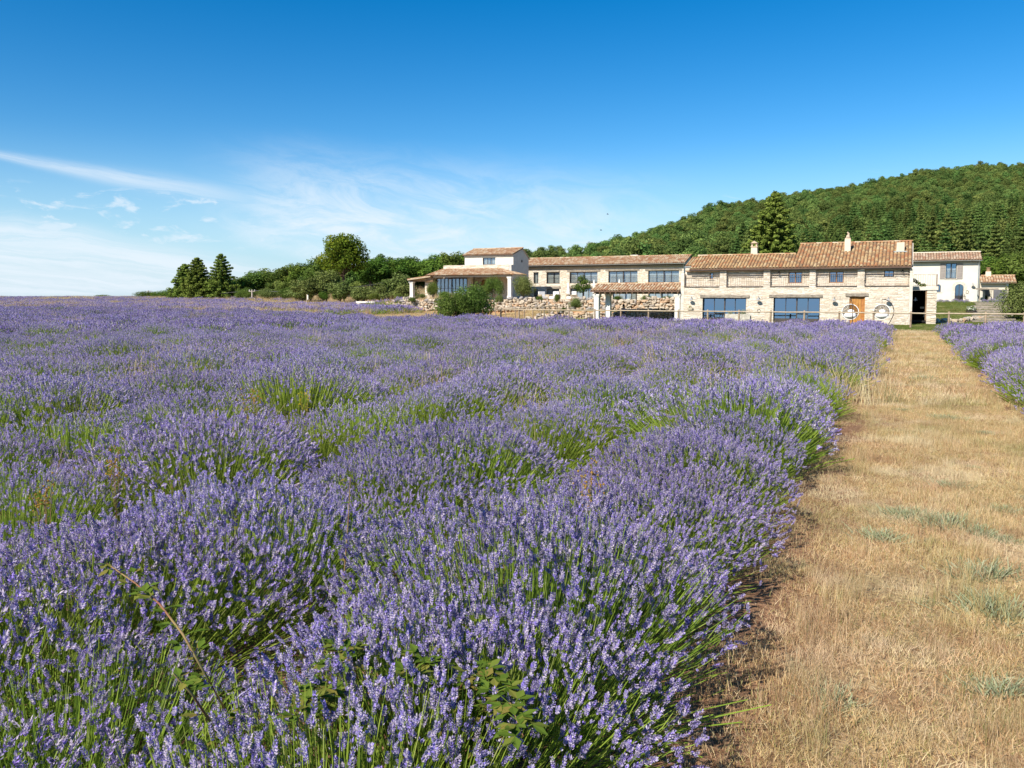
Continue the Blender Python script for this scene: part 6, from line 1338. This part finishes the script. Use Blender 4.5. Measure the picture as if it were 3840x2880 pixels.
# lavender along the white house, flower pot, steps
for k, (x0, y0, x1, y1) in enumerate(((712, 1088, 830, 1172), (820, 1100, 925, 1172), (935, 1095, 1060, 1182), (1050, 1095, 1150, 1182), (1130, 1092, 1225, 1180), (1390, 1100, 1520, 1195), (1500, 1092, 1650, 1192))):
    a = P(5, (x0 + x1) / 2, y1, 92.5); w = (P(5, x1, y1, 92.5).x - P(5, x0, y1, 92.5).x); hh = P(5, x0, y0, 92.5).z - a.z; st, fl = LV[1][k % 4]
    o = thing('lavender_bush', ('lavender clump under the small arched window', 'second lavender clump from the small arched window', 'lavender clump left of the arched door', 'lavender clump in front of the arched door', 'lavender clump right of the arched door', 'lavender clump before the dark annex doorway', 'lavender clump before the open grey door')[k], 'lavender', (a.x, 92.5, a.z), 'lavender along the white house', k, (w / 1.35, w / 1.35, hh / .62)); link('stems', st, o); link('flowers', fl, o)
a = P(5, 1248, 1310, 80); o = thing('flower_pot', 'round dark tub full of white flowers on the bank', 'flower pot', a); g = G(); g.lathe([(0, 0), (.34, 0), (.40, .24), (.42, .27), (.38, .27), (.36, .22), (0, .22)], 16, a); g.obj('tub', 'steel', o)
g = G(); leaf_cloud(g, a + Vector((0, 0, .40)), (.40, .36, .20), 260, .05, np.random.default_rng(3)); g.obj('leaves', 'leaf', o); g = G(); leaf_cloud(g, a + Vector((0, -.05, .46)), (.42, .38, .20), 90, .05, np.random.default_rng(5), up=1.0); g.obj('blossoms', 'petal_white', o)
so = thing('stone_steps', 'weathered stone steps leading up to the annex door', 'steps', P(5, 1590, 1390, 76)); 
for i in range(9):
    yb_ = 71.0 + 2.4 * i; a = P(5, 1590 - 4 * i + 20, 1300, yb_); w = 2.9; g = G(); zt = gz(a.x, yb_ + 1.2) + .08; g.box(a.x - w / 2 + .1 * math.sin(i * 3), a.x + w / 2, yb_ - .3, yb_ + 2.2, zt - .5, zt); g.obj('step', 'wood_grey', so)
for k, pts in enumerate((((705, 1280), (975, 1300)), ((720, 1200), (900, 1230)))):
    a, b = onZ(*uv(5, *pts[0]), -.1 + .2 * k), onZ(*uv(5, *pts[1]), -.1 + .2 * k); boulder_wall('stone_border', ('lower', 'upper')[k] + ' short dry-stone step wall beside the passage pier', [(a.x, a.y), (b.x, b.y)], lambda x: -.35 + .2 * k, lambda x: .02 + .25 * k, .25, .5, .12, .2, 31 + k, core=False, cat='stone border')

# ------------------------------------------------------------------ furniture
def iron_chair(label, loc, rz, group):
    o = thing('iron_chair', label, 'chair', loc, group, rz)
    def ob(g, n, m='iron'): x = link(n, g.mesh(n, MT[m]), o); return x
    g = G(); g.lathe([(0, .44), (.19, .445), (.20, .455), (.19, .465), (0, .46)], 14); ob(g, 'seat')
    for a in (.6, 2.5, 3.8, 5.6):
        g = G(); c, s = math.cos(a), math.sin(a); g.tube([(c * .17, s * .17, .44), (c * .21, s * .21, .25), (c * .19, s * .19, .12), (c * .25, s * .25, 0)], .011, 5); ob(g, 'leg')
    g = G(); g.tube([(-.18, .17, .44), (-.20, .22, .70), (-.12, .25, .90), (0, .26, .95), (.12, .25, .90), (.20, .22, .70), (.18, .17, .44)], .012, 5)
    for x in (-.07, .07): g.tube([(x, .19, .46), (x * 1.5, .22, .62), (x * .4, .24, .76), (x * 1.2, .25, .90)], .008, 4)
    ob(g, 'backrest'); return o
def iron_table(label, loc, r, group=None):
    o = thing('iron_table', label, 'table', loc, group); g = G(); g.lathe([(0, .71), (r, .71), (r + .01, .725), (r, .74), (0, .74)], 18); link('table_top', g.mesh('table_top', MT['iron']), o)
    for a in (.7, 2.3, 3.9, 5.4):
        g = G(); c, s = math.cos(a), math.sin(a); g.tube([(c * .1, s * .1, .70), (c * r * .3, s * r * .3, .45), (c * .06, s * .06, .28), (c * r * .7, s * r * .7, 0)], .014, 5); link('leg', g.mesh('leg', MT['iron']), o)
    return o
def ground_at(k, x, y, Y): p = P(k, x, y, Y); return Vector((p.x, Y, gz(p.x, Y)))
iron_table('round wrought-iron table in front of the left glass doors', ground_at(3, 490, 1240, 62.9), .55)
iron_chair('wrought-iron chair left of the table by the glass doors', ground_at(3, 425, 1240, 62.6), 1.9, 'chairs by the glass doors'); iron_chair('wrought-iron chair right of the table by the glass doors', ground_at(3, 585, 1240, 62.8), -1.5, 'chairs by the glass doors')
iron_table('wrought-iron table under the covered terrace beside the seated person', ground_at(2, 1180, 1100, 66.0), .6); iron_table('wrought-iron table under the right half of the covered terrace', ground_at(2, 1640, 1100, 65.8), .7)
for k, (x, Y, rz, lab) in enumerate(((1100, 65.6, 1.6, 'iron chair next to the white pillar under the covered terrace'), (1480, 65.6, 1.4, 'iron chair left of the right-hand table under the covered terrace'), (1580, 65.2, 2.9, 'iron chair with its back to the fence at the right-hand table'), (1720, 65.3, 3.4, 'iron chair in front of the right-hand table under the shelter'), (1820, 65.8, -1.4, 'iron chair at the right end of the covered terrace'))): iron_chair(lab, ground_at(2, x, 1100, Y), rz, 'chairs under the covered terrace')
iron_chair('iron chair in front of the arched blue door of the white house', Vector((P(5, 1185, 1110, 94).x, 94, WZ)), 1.2, None); iron_table('small iron table in front of the arched blue door', Vector((P(5, 1100, 1110, 94.2).x, 94.2, WZ)), .4)
# stone trough
t0, t1 = P(3, 665, 1275, 62.3), P(3, 1010, 1275, 62.3); zt_ = P(3, 830, 1170, 62.3).z; zb_ = -.46
o = thing('stone_trough', 'long rough stone trough with tufts of silvery plants before the left glass doors', 'trough', ((t0.x + t1.x) / 2, 62.3, zb_)); g = G(); n = 12; rr = random.Random(2); V = []
for i in range(n + 1):
    x = t0.x + (t1.x - t0.x) * i / n; e = .05 if i in (0, n) else 0; j = lambda: rr.uniform(-.02, .02)
    V += [(x + j(), 62.05 + e + j(), zb_), (x + j(), 62.0 + e + j(), (zb_ + zt_) / 2), (x + j(), 62.04 + e + j(), zt_ - e), (x, 62.16, zt_ + j() * .5 - .0), (x, 62.18, zt_ - .12), (x, 62.5, zt_ - .12), (x, 62.55, zt_), (x, 62.65, zt_ - .02), (x, 62.65, zb_)]
F = [(9 * i + k, 9 * i + 9 + k, 9 * i + 10 + k, 9 * i + 1 + k) for i in range(n) for k in range(8)]; g.add(V, F); g.add(V[:9], [tuple(range(9))]); g.add(V[-9:], [tuple(reversed(range(9)))]); g.obj('trough', 'trough', o)
for k, (x, y, w) in enumerate(((735, 1160, .26), (915, 1155, .34))):
    a = P(3, x, y, 62.35); g = G(); rg = np.random.default_rng(k); nn_ = 160; dr = norm(np.concatenate([rg.normal(size=(nn_, 2)) * .5, np.ones((nn_, 1))], 1)); b0 = np.array([a.x, 62.35, zt_ - .1]) + np.concatenate([rg.normal(size=(nn_, 2)) * .05, np.zeros((nn_, 1))], 1); ln = w * (0.9 + .6 * rg.random((nn_, 1)))
    strips(g, np.stack([b0, b0 + dr * ln * .6, b0 + dr * ln - np.array([0, 0, .03])], 1), .010, rg, rg.random(nn_)); g.obj('plant', 'sage', o)
# hanging chairs
def egg_chair(label, k, cx, cy, rz_px, arc, group):
    Y = 62.2; c = P(k, cx, cy, Y); R_ = rz_px / ZR[k][2] / FPX * (c - C0).dot(HF); gzz = gz(c.x, Y)
    o = thing('hanging_chair', label, 'hanging chair', (c.x, Y, gzz), group)
    g = G(); g.tube([(c.x + R_ * math.cos(t), Y - .12, c.z + R_ * math.sin(t)) for t in np.linspace(0, 6.283, 29)], .028, 6, cap=False); g.obj('rim', 'canvas', o)
    g = G()                                         # woven bowl, open towards the garden
    for i in range(22):
        ph = 6.283 * i / 22; g.tube([(c.x + R_ * math.sin(t) * math.cos(ph), Y - .12 + R_ * .72 * math.cos(t), c.z + R_ * math.sin(t) * math.sin(ph)) for t in np.linspace(.08, 1.57, 7)], .012, 4, cap=False)
    for t in np.linspace(.2, 1.45, 9): g.tube([(c.x + R_ * math.sin(t) * math.cos(p), Y - .12 + R_ * .72 * math.cos(t), c.z + R_ * math.sin(t) * math.sin(p)) for p in np.linspace(0, 6.283, 25)], .011, 4, cap=False)
    g.obj('woven_shell', 'wicker', o)
    g = G(); V = []; nu, nv = 16, 8                  # seat cushion filling the lower half
    g.blob((c.x, Y + .0, c.z - R_ * .46), (R_ * .80, R_ * .55, R_ * .42), 3, .08, .5, 16, 10); g.obj('seat_cushion', 'canvas', o, smooth=True)
    g = G(); g.blob((c.x + .04, Y + .06, c.z + R_ * .08), (R_ * .42, .12, R_ * .24), 5, .12, .5, 14, 8); g.obj('pillow', 'canvas', o, smooth=True)
    g = G(); g.tube([Vector(p) for p in arc(c, R_, Y)], .026, 8); g.obj('stand', 'iron', o, smooth=True)
    tp_ = arc(c, R_, Y)[-1]; g = G(); g.tube([tp_, (c.x, Y - .12, c.z + R_)], .010, 5); g.obj('chain', 'iron', o)
    bs = arc(c, R_, Y)[0]; g = G(); g.tube([(bs[0] + .42 * math.cos(t), bs[1] + .42 * math.sin(t), gzz + .03) for t in np.linspace(0, 6.283, 20)], .022, 6, cap=False); g.tube([(bs[0] - .42, bs[1], gzz + .03), (bs[0] + .42, bs[1], gzz + .03)], .022, 6); g.obj('base_ring', 'iron', o)
    return o
def arc_side(c, R_, Y):
    b = P(4, 1512, 1465, Y - .2); return [(b.x, Y - .2, gz(b.x, Y) + .02)] + [(lambda q: (q.x, Y - .2 + .08 * i / 6, q.z))(P(4, x, y, Y - .2)) for i, (x, y) in enumerate(((1560, 1395), (1598, 1320), (1608, 1240), (1585, 1165), (1530, 1105), (1470, 1075), (1425, 1070)))]
def arc_front(c, R_, Y):
    b = P(4, 966, 1460, Y - .9); return [(b.x, Y - .9, gz(b.x, Y) + .02)] + [(lambda q: (q.x, q.y, q.z))(P(4, x, y, yy)) for (x, y, yy) in ((968, 1380, Y - 1.0), (971, 1290, Y - 1.02), (970, 1200, Y - .95), (962, 1120, Y - .75), (950, 1075, Y - .45), (938, 1060, Y - .14))]
egg_chair('white-cushioned round hanging chair in front of the oak door', 4, 938, 1268, 118, arc_front, 'hanging chairs'); egg_chair('white-cushioned round hanging chair right of the oak door with side arc stand', 4, 1420, 1268, 116, arc_side, 'hanging chairs')
# armchairs and closed parasols on the upper terrace
def armchair(label, x, Y, rz):
    p = P(2, x, 850, Y); o = thing('armchair', label, 'armchair', (p.x, Y, 1.12), 'armchairs on the terrace', rz, 1.05)
    for nm, b, m in (('seat', (-.42, .42, -.38, .38, .15, .40), 'canvas'), ('backrest', (-.42, .42, .30, .48, .405, .95), 'canvas'), ('arm', (-.55, -.43, -.38, .48, .10, .62), 'wood_rail'), ('arm', (.43, .55, -.38, .48, .10, .62), 'wood_rail'), ('frame', (-.42, .42, -.36, .46, .06, .145), 'wood_rail')):
        g = G(); g.box(*b); me = g.mesh(nm, MT[m]); q = link(nm, me, o); bv = q.modifiers.new('b', 'BEVEL'); bv.width = .035; bv.segments = 2
armchair('white armchair facing right by the lower terrace door', 262, 86, 1.0); armchair('white armchair in the middle of the terrace row', 395, 86, -.3); armchair('white armchair next to the closed parasol', 610, 86, -.6)
def parasol(label, x, ytop, Y, H):
    p = P(2, x, 800, Y); zt = P(2, x, ytop, Y).z; o = thing('closed_parasol', label, 'parasol', (p.x, Y, 1.12), 'closed parasols on the terrace')
    g = G(); g.tube([(p.x, Y, 1.12), (p.x, Y, zt + .05)], .03, 8); g.obj('pole', 'wood_rail', o); g = G(); L = zt - 1.12; pr = [(.05, zt), (.10, zt - .15 * L), (.15, zt - .45 * L), (.20, zt - .62 * L), (.10, zt - .66 * L)]
    g.lathe(pr, 9, (p.x, Y, 0)); g.obj('canopy', 'canvas', o); g = G(); g.lathe([(0, 1.20), (.28, 1.20), (.30, 1.13), (.30, 1.121)], 14, (p.x, Y, 0)); g.obj('base', 'trough', o)
parasol('closed white parasol beside the armchairs', 572, 668, 86, 2.3); parasol('closed white parasol half hidden behind the small garden tree', 897, 636, 86, 2.3); parasol('closed white parasol whose tip shows above the covered terrace roof', 1213, 628, 86, 2.3)
# seated person
Yp = 66.1; a = P(2, 1268, 1080, Yp); gp0 = gz(a.x, Yp); pe = thing('person', 'person in a blue top with dark hair sitting under the covered terrace', 'person', (a.x, Yp, gp0), None, .35)
iron_chair('iron chair carrying the person in the blue top', Vector((a.x, Yp, gp0)), .35 + math.pi, 'chairs under the covered terrace')
def skin(name, vs, es, rad, mat, root=0):
    me = bpy.data.meshes.new(name); me.from_pydata(vs, es, []); me.materials.append(MT[mat]); o = link(name, me, pe)
    o.modifiers.new('skin', 'SKIN'); s = o.modifiers.new('sub', 'SUBSURF'); s.levels = s.render_levels = 2
    lay = me.skin_vertices[0] if me.skin_vertices else None
    if lay is None:
        import bmesh as _b
        bm = _b.new(); bm.from_mesh(me); bm.verts.layers.skin.verify(); bm.to_mesh(me); bm.free(); lay = me.skin_vertices[0]
    for i, r in enumerate(rad): lay.data[i].radius = (r, r) if isinstance(r, float) else r
    lay.data[root].use_root = True
    for p in me.polygons: p.use_smooth = True
    return o
vs_ = [(0, .02, .52), (0, .05, .75), (0, .04, .98), (0, .03, 1.08), (0, .0, 1.17), (0, .0, 1.30), (-.17, .03, .97), (-.24, -.02, .73), (-.18, -.22, .68), (-.15, -.30, .70), (.17, .03, .97), (.24, -.02, .73), (.18, -.22, .68), (.15, -.30, .70), (-.10, -.02, .50), (-.12, -.40, .50), (-.12, -.40, .10), (-.12, -.52, .05), (.10, -.02, .50), (.12, -.40, .50), (.12, -.40, .10), (.12, -.52, .05)]
es_ = [(0, 1), (1, 2), (2, 3), (3, 4), (4, 5), (2, 6), (6, 7), (7, 8), (8, 9), (2, 10), (10, 11), (11, 12), (12, 13), (0, 14), (14, 15), (15, 16), (16, 17), (0, 18), (18, 19), (19, 20), (20, 21)]
skin('body', vs_, es_, [.14, .13, .13, .055, .075, .09, .055, .042, .034, .03, .055, .042, .034, .03, .085, .065, .045, .035, .085, .065, .045, .035], 'skin')
skin('shirt', [vs_[i] for i in (0, 1, 2, 6, 7, 10, 11)] + [(0, .035, 1.03)], [(0, 1), (1, 2), (2, 3), (3, 4), (2, 5), (5, 6), (2, 7)], [.155, .15, .145, .07, .055, .07, .055, .06], 'blue_cloth')
skin('trousers', [vs_[i] for i in (0, 14, 15, 16, 18, 19, 20)], [(0, 1), (1, 2), (2, 3), (0, 4), (4, 5), (5, 6)], [.16, .10, .08, .06, .10, .08, .06], 'dark_cloth')
g = G(); g.blob((0, .025, 1.26), (.105, .115, .125), 2, .1, .5, 12, 8); g.blob((0, .09, 1.17), (.08, .06, .10), 4, .1, .5, 10, 6); x_ = link('hair', g.mesh('hair', MT['hair'], smooth=True), pe)

# ------------------------------------------------------------------ poles, wires, signs, bench, birds
PL = []
for (u, vt, vb_, D, lab) in ((558, 1089, 1119, 205, 'far utility pole standing in front of the low thicket'), (946, 1086, 1124, 138, 'nearer utility pole in front of the wood')):
    b = depth(u, vb_, D); b.z = gz(b.x, b.y); t = depth(u, vt, D); o = thing('utility_pole', lab, 'utility pole', b, 'utility poles'); g = G(); g.tube([b, (b.x, b.y, t.z)], [.17, .13], 8); g.obj('pole', 'concrete', o)
    g = G(); g.box(b.x - .7, b.x + .7, b.y - .05, b.y + .05, t.z - .35, t.z - .25); g.obj('cross_arm', 'concrete', o)
    for dx in (-.6, 0, .6): g = G(); g.lathe([(.05, 0), (.08, .06), (.05, .12), (.07, .18), (.02, .24)], 8, (b.x + dx, b.y, t.z - .25)); g.obj('insulator', 'whitestone', o)
    PL.append(Vector((b.x, b.y, t.z - .1)))
E3 = depth(1480, 1052, 118)
for k, dx in enumerate((-.6, 0, .6)):
    g = G()
    for a, b in ((PL[0], PL[1]), (PL[1], E3)):
        g.tube([a.lerp(b, t) + Vector((dx, 0, -1.6 * t * (1 - t) * 2)) for t in np.linspace(0, 1, 10)], .014, 3, cap=False)
    o = g.obj('power_line', 'wire'); tag(o, ('lowest', 'middle', 'topmost')[k] + ' thin overhead wire strung between the utility poles', 'wire', 'overhead wires')
for (u, v0, v1, D, lab) in ((886, 1108, 1123, 140, 'short pale marker post at the field edge below the pines'), (1151, 1103, 1131, 112, 'thin wooden post with a small white sign at the field edge')):
    b = depth(u, v1, D); t = depth(u, v0, D); b.z = gz(b.x, b.y); o = thing('marker_post', lab, 'post', b); g = G(); g.tube([b, (b.x, b.y, t.z - .03), (b.x, b.y, t.z)], [.07, .07, .03], 7); g.obj('post', 'wood_rail', o)
    if u > 1000: g = G(); g.box(b.x + .08, b.x + .24, b.y - .02, b.y, t.z - .75, t.z - .1); g.obj('sign_board', 'paper', o)
b0, b1 = depth(1340, 1138, 92), depth(1432, 1138, 92); zz = depth(1385, 1130, 92).z; o = thing('stone_bench', 'long low pale stone bench at the edge of the second lavender field', 'bench', (b0 + b1) / 2)
g = G(); g.box(b0.x, b1.x, b0.y - .25, b0.y + .25, zz - .16, zz); g.obj('seat', 'whitestone', o)
for f in (.12, .88): g = G(); x = b0.x + (b1.x - b0.x) * f; g.box(x - .25, x + .25, b0.y - .2, b0.y + .2, gz(x, b0.y) - .2, zz - .163); g.obj('support', 'quoin', o)
for (u, v, lab) in ((2279, 803, 'higher of two small dark birds flying left of the hill'), (2254, 863, 'lower of two small dark birds flying left of the hill')):
    c = depth(u, v, 90); o = thing('bird', lab, 'bird', c, 'flying birds', .6); g = G(); g.blob((0, 0, 0), (.12, .04, .04), 1, .05, .5, 8, 6); g.add([(.03, 0, .02), (-.03, 0, .02), (-.10, .22, .07), (-.02, .12, .06)], [(0, 1, 2, 3)]); g.add([(.03, 0, .02), (-.03, 0, .02), (-.10, -.22, .07), (-.02, -.12, .06)], [(0, 3, 2, 1)]); g.add([(-.1, .01, 0), (-.1, -.01, 0), (-.2, -.05, .01), (-.16, 0, .01), (-.2, .05, .01)], [(0, 1, 2, 3, 4)]); link('body', g.mesh('body', MT['hair']), o)

# ------------------------------------------------------------------ weeds and wild flowers in the field
Q = 3840 / 2212
def spot(x, y, z): return onZ(x * Q, y * Q, z)
def leaf_blade(g, p, d, L, w, rng, c):
    d = Vector(d).normalized(); s = d.cross(Vector((0, 0, 1))).normalized() * w; n = s.cross(d) * .15
    g.add([p, p + d * L * .45 + s + n, p + d * L, p + d * L * .45 - s + n], [(0, 1, 2, 3)], c)
def cane(name, label, pts, r0, nl, L, mat='cane', leaf='cane_leaf', seed=0, cat='bramble', group=None):
    o = thing(name, label, cat, (pts[-1][0], pts[-1][1], gz(pts[-1][0], pts[-1][1])), group); rng = random.Random(seed); n = len(pts); P_ = [Vector(p) for p in pts]
    g = G(); g.tube(P_, [r0 * (.45 + .55 * i / (n - 1)) for i in range(n)], 6); g.obj('stem', mat, o, smooth=True)
    g = G()
    for i in range(nl):
        f = (i + rng.random()) / nl * (n - 1); a = int(min(n - 2, f)); p = P_[a].lerp(P_[a + 1], f - a); ph = rng.uniform(0, 6.28)
        st = p + Vector((math.cos(ph), math.sin(ph), .4)) * L * .6; g.tube([p, st], .0015, 3, cap=False)
        for k in range(3):
            q = ph + (k - 1) * .9; leaf_blade(g, st, (math.cos(q), math.sin(q), rng.uniform(-.5, .4)), L * rng.uniform(.7, 1.1), L * .28, rng, rng.random())
    g.obj('leaves', leaf, o); return o
cane('bramble_cane', 'long thorny green bramble cane arching over the lavender at lower left', [spot(232, 1218, .80), spot(290, 1258, .82), spot(345, 1305, .80), spot(395, 1370, .75), spot(440, 1450, .66), spot(490, 1540, .45), spot(500, 1600, .1)], .0052, 26, .045, 'cane', seed=1)
cane('bramble_cane', 'shorter pinkish bramble shoot beside the long cane at lower left', [spot(375, 1455, .72), spot(415, 1500, .66), spot(455, 1560, .5), spot(470, 1620, .1)], .005, 7, .045, seed=2)
rb = spot(745, 1400, .0)
cane('bramble_cane', 'upright reddish bare shoot standing in the lavender left of centre', [depth(757 * Q, 1030 * Q, (rb - C0).dot(HF)), depth(752 * Q, 1130 * Q, (rb - C0).dot(HF)), depth(742 * Q, 1260 * Q, (rb - C0).dot(HF)), rb], .0045, 8, .04, seed=3)
for k, (x0, y0, x1, y1, lab) in enumerate(((880, 1465, 1010, 1600, 'leafy bramble shoot at the bottom centre of the field'), (1080, 1500, 930, 1640, 'orange-stemmed bramble shoot at the bottom centre'), (720, 1440, 800, 1580, 'bramble tuft low in the front lavender'), (640, 1560, 760, 1650, 'bramble tuft at the very bottom left of centre'), (1130, 1590, 1040, 1655, 'bramble sprig at the bottom edge near the path'))):
    a, b = spot(x0, y0, .52), spot(x1, y1, .05); m = a.lerp(b, .5) + Vector((0, 0, .16)); cane('bramble_cane', lab, [a, a.lerp(m, .5) + Vector((0, 0, .05)), m, b.lerp(m, .4), b], .004, 44, .055, seed=10 + k, group='low brambles in the front lavender')
def wort(label, x, y, h, s, seed, mat='petal_orange', cat='wild flower', group=None):
    tipp = spot(x, y, h); b = Vector((tipp.x, tipp.y, gz(tipp.x, tipp.y))); o = thing('wild_flower', label, cat, b, group); rng = random.Random(seed); g, f, l_ = G(), G(), G()
    for k in range(6):
        e = Vector((tipp.x + rng.uniform(-.07, .07) * s, tipp.y + rng.uniform(-.07, .07) * s, h * rng.uniform(.72, 1.03))); g.tube([b, b.lerp(e, .6) + Vector((0, 0, .03)), e], [.004, .003, .002], 4)
        for j in range(10): q = e + Vector((rng.gauss(0, .022), rng.gauss(0, .022), rng.gauss(-.02, .035))) * s; f.blob(q, .007 * s * rng.uniform(.6, 1.3), j, .4, .5, 5, 3)
        for j in range(9): p = b.lerp(e, rng.uniform(.35, .9)); a = rng.uniform(0, 6.28); leaf_blade(l_, p, (math.cos(a), math.sin(a), .5), .03 * s, .006, rng, rng.random())
    g.obj('stems', 'cane', o); f.obj('blossoms', mat, o); l_.obj('leaves', 'cane_leaf', o)
for k, (x, y, h, s, lab) in enumerate(((1275, 1000, .76, .9, 'orange-brown wild flower spike in the lavender right of centre'), (545, 852, .72, 1.1, 'orange-brown wild flower left of centre, the farther one'), (472, 880, .70, .8, 'small yellow wild flower just left of the far orange one'), (250, 968, .70, .9, 'orange wild flower by the bright green tuft at left'), (95, 1028, .68, .8, 'small orange wild flower near the left edge'), (660, 850, .66, .7, 'faint yellow wild flower in mid field'))):
    wort(lab, x, y, h, s, k, 'petal_yellow' if 'yellow' in lab else 'petal_orange', group='wild flowers in the lavender')
for k, (x, y, lab) in enumerate(((455, 768, 'small white flower head high in the lavender at left'), (490, 698, 'white flower head in the far lavender'), (1120, 770, 'white flower head in the middle lavender'), (2140, 735, 'white flower head in the lavender right of the path'))):
    wort(lab, x, y, .74, .8 + .5 * (k == 1), 40 + k, 'petal_white', group='white flower heads')
SW = []
for i in range(3):
    g = G(); rg = np.random.default_rng(i + 70); nn_ = 260; b0 = np.concatenate([rg.normal(size=(nn_, 2)) * .09, np.zeros((nn_, 1))], 1); dr = norm(np.concatenate([b0[:, :2] * 3 + rg.normal(size=(nn_, 2)) * .35, .55 + .4 * rg.random((nn_, 1))], 1)); ln = .05 + .07 * rg.random((nn_, 1))
    strips(g, np.stack([b0, b0 + dr * ln * .5, b0 + dr * ln], 1), .007, rg, rg.random(nn_), .5); SW.append(g.mesh('leaves', MT['sage']))
for k, (x, y, s, lab) in enumerate(((1965, 1105, 1.0, 'grey-green weed clump at the left of the pair on the path'), (2045, 1125, 1.2, 'wide grey-green weed clump in the middle of the path'), (2110, 1140, .9, 'grey-green weed clump right of the wide one'), (1905, 1152, .9, 'small grey weed clump near the lavender edge of the path'), (2125, 1232, 1.3, 'large grey-green weed clump on the right half of the path'), (2150, 1310, 1.3, 'grey-green weed clump low at the right edge'), (2040, 905, 1.0, 'weed clump on the far part of the path'), (1990, 815, 1.3, 'green weed patch on the path near the row ends'), (1800, 1500, .7, 'small green weed near the bottom of the path'), (2060, 1045, .8, 'small weed clump above the pair on the path'), (2165, 1480, .8, 'weed at the lower right corner of the path'))):
    p = spot(x, y, .03); o = thing('weed_clump', lab, 'weed', (p.x, p.y, gz(p.x, p.y)), 'weed clumps on the path', k, (1.1 * s, .8 * s, .62 * s)); link('leaves', SW[k % 3], o)

rw = random.Random(77)
for k in range(14):
    x, y = rw.uniform(-.1, 1.3), 2.2 + 14 * rw.random() ** 1.4; s = rw.uniform(.25, .6)
    o = thing('weed_clump', 'tiny low weed tuft scattered in the straw of the path', 'weed', (x, y, gz(x, y)), 'tiny weeds on the path', k, (1.3 * s, 1.1 * s, .7 * s)); link('leaves', SW[k % 3], o)
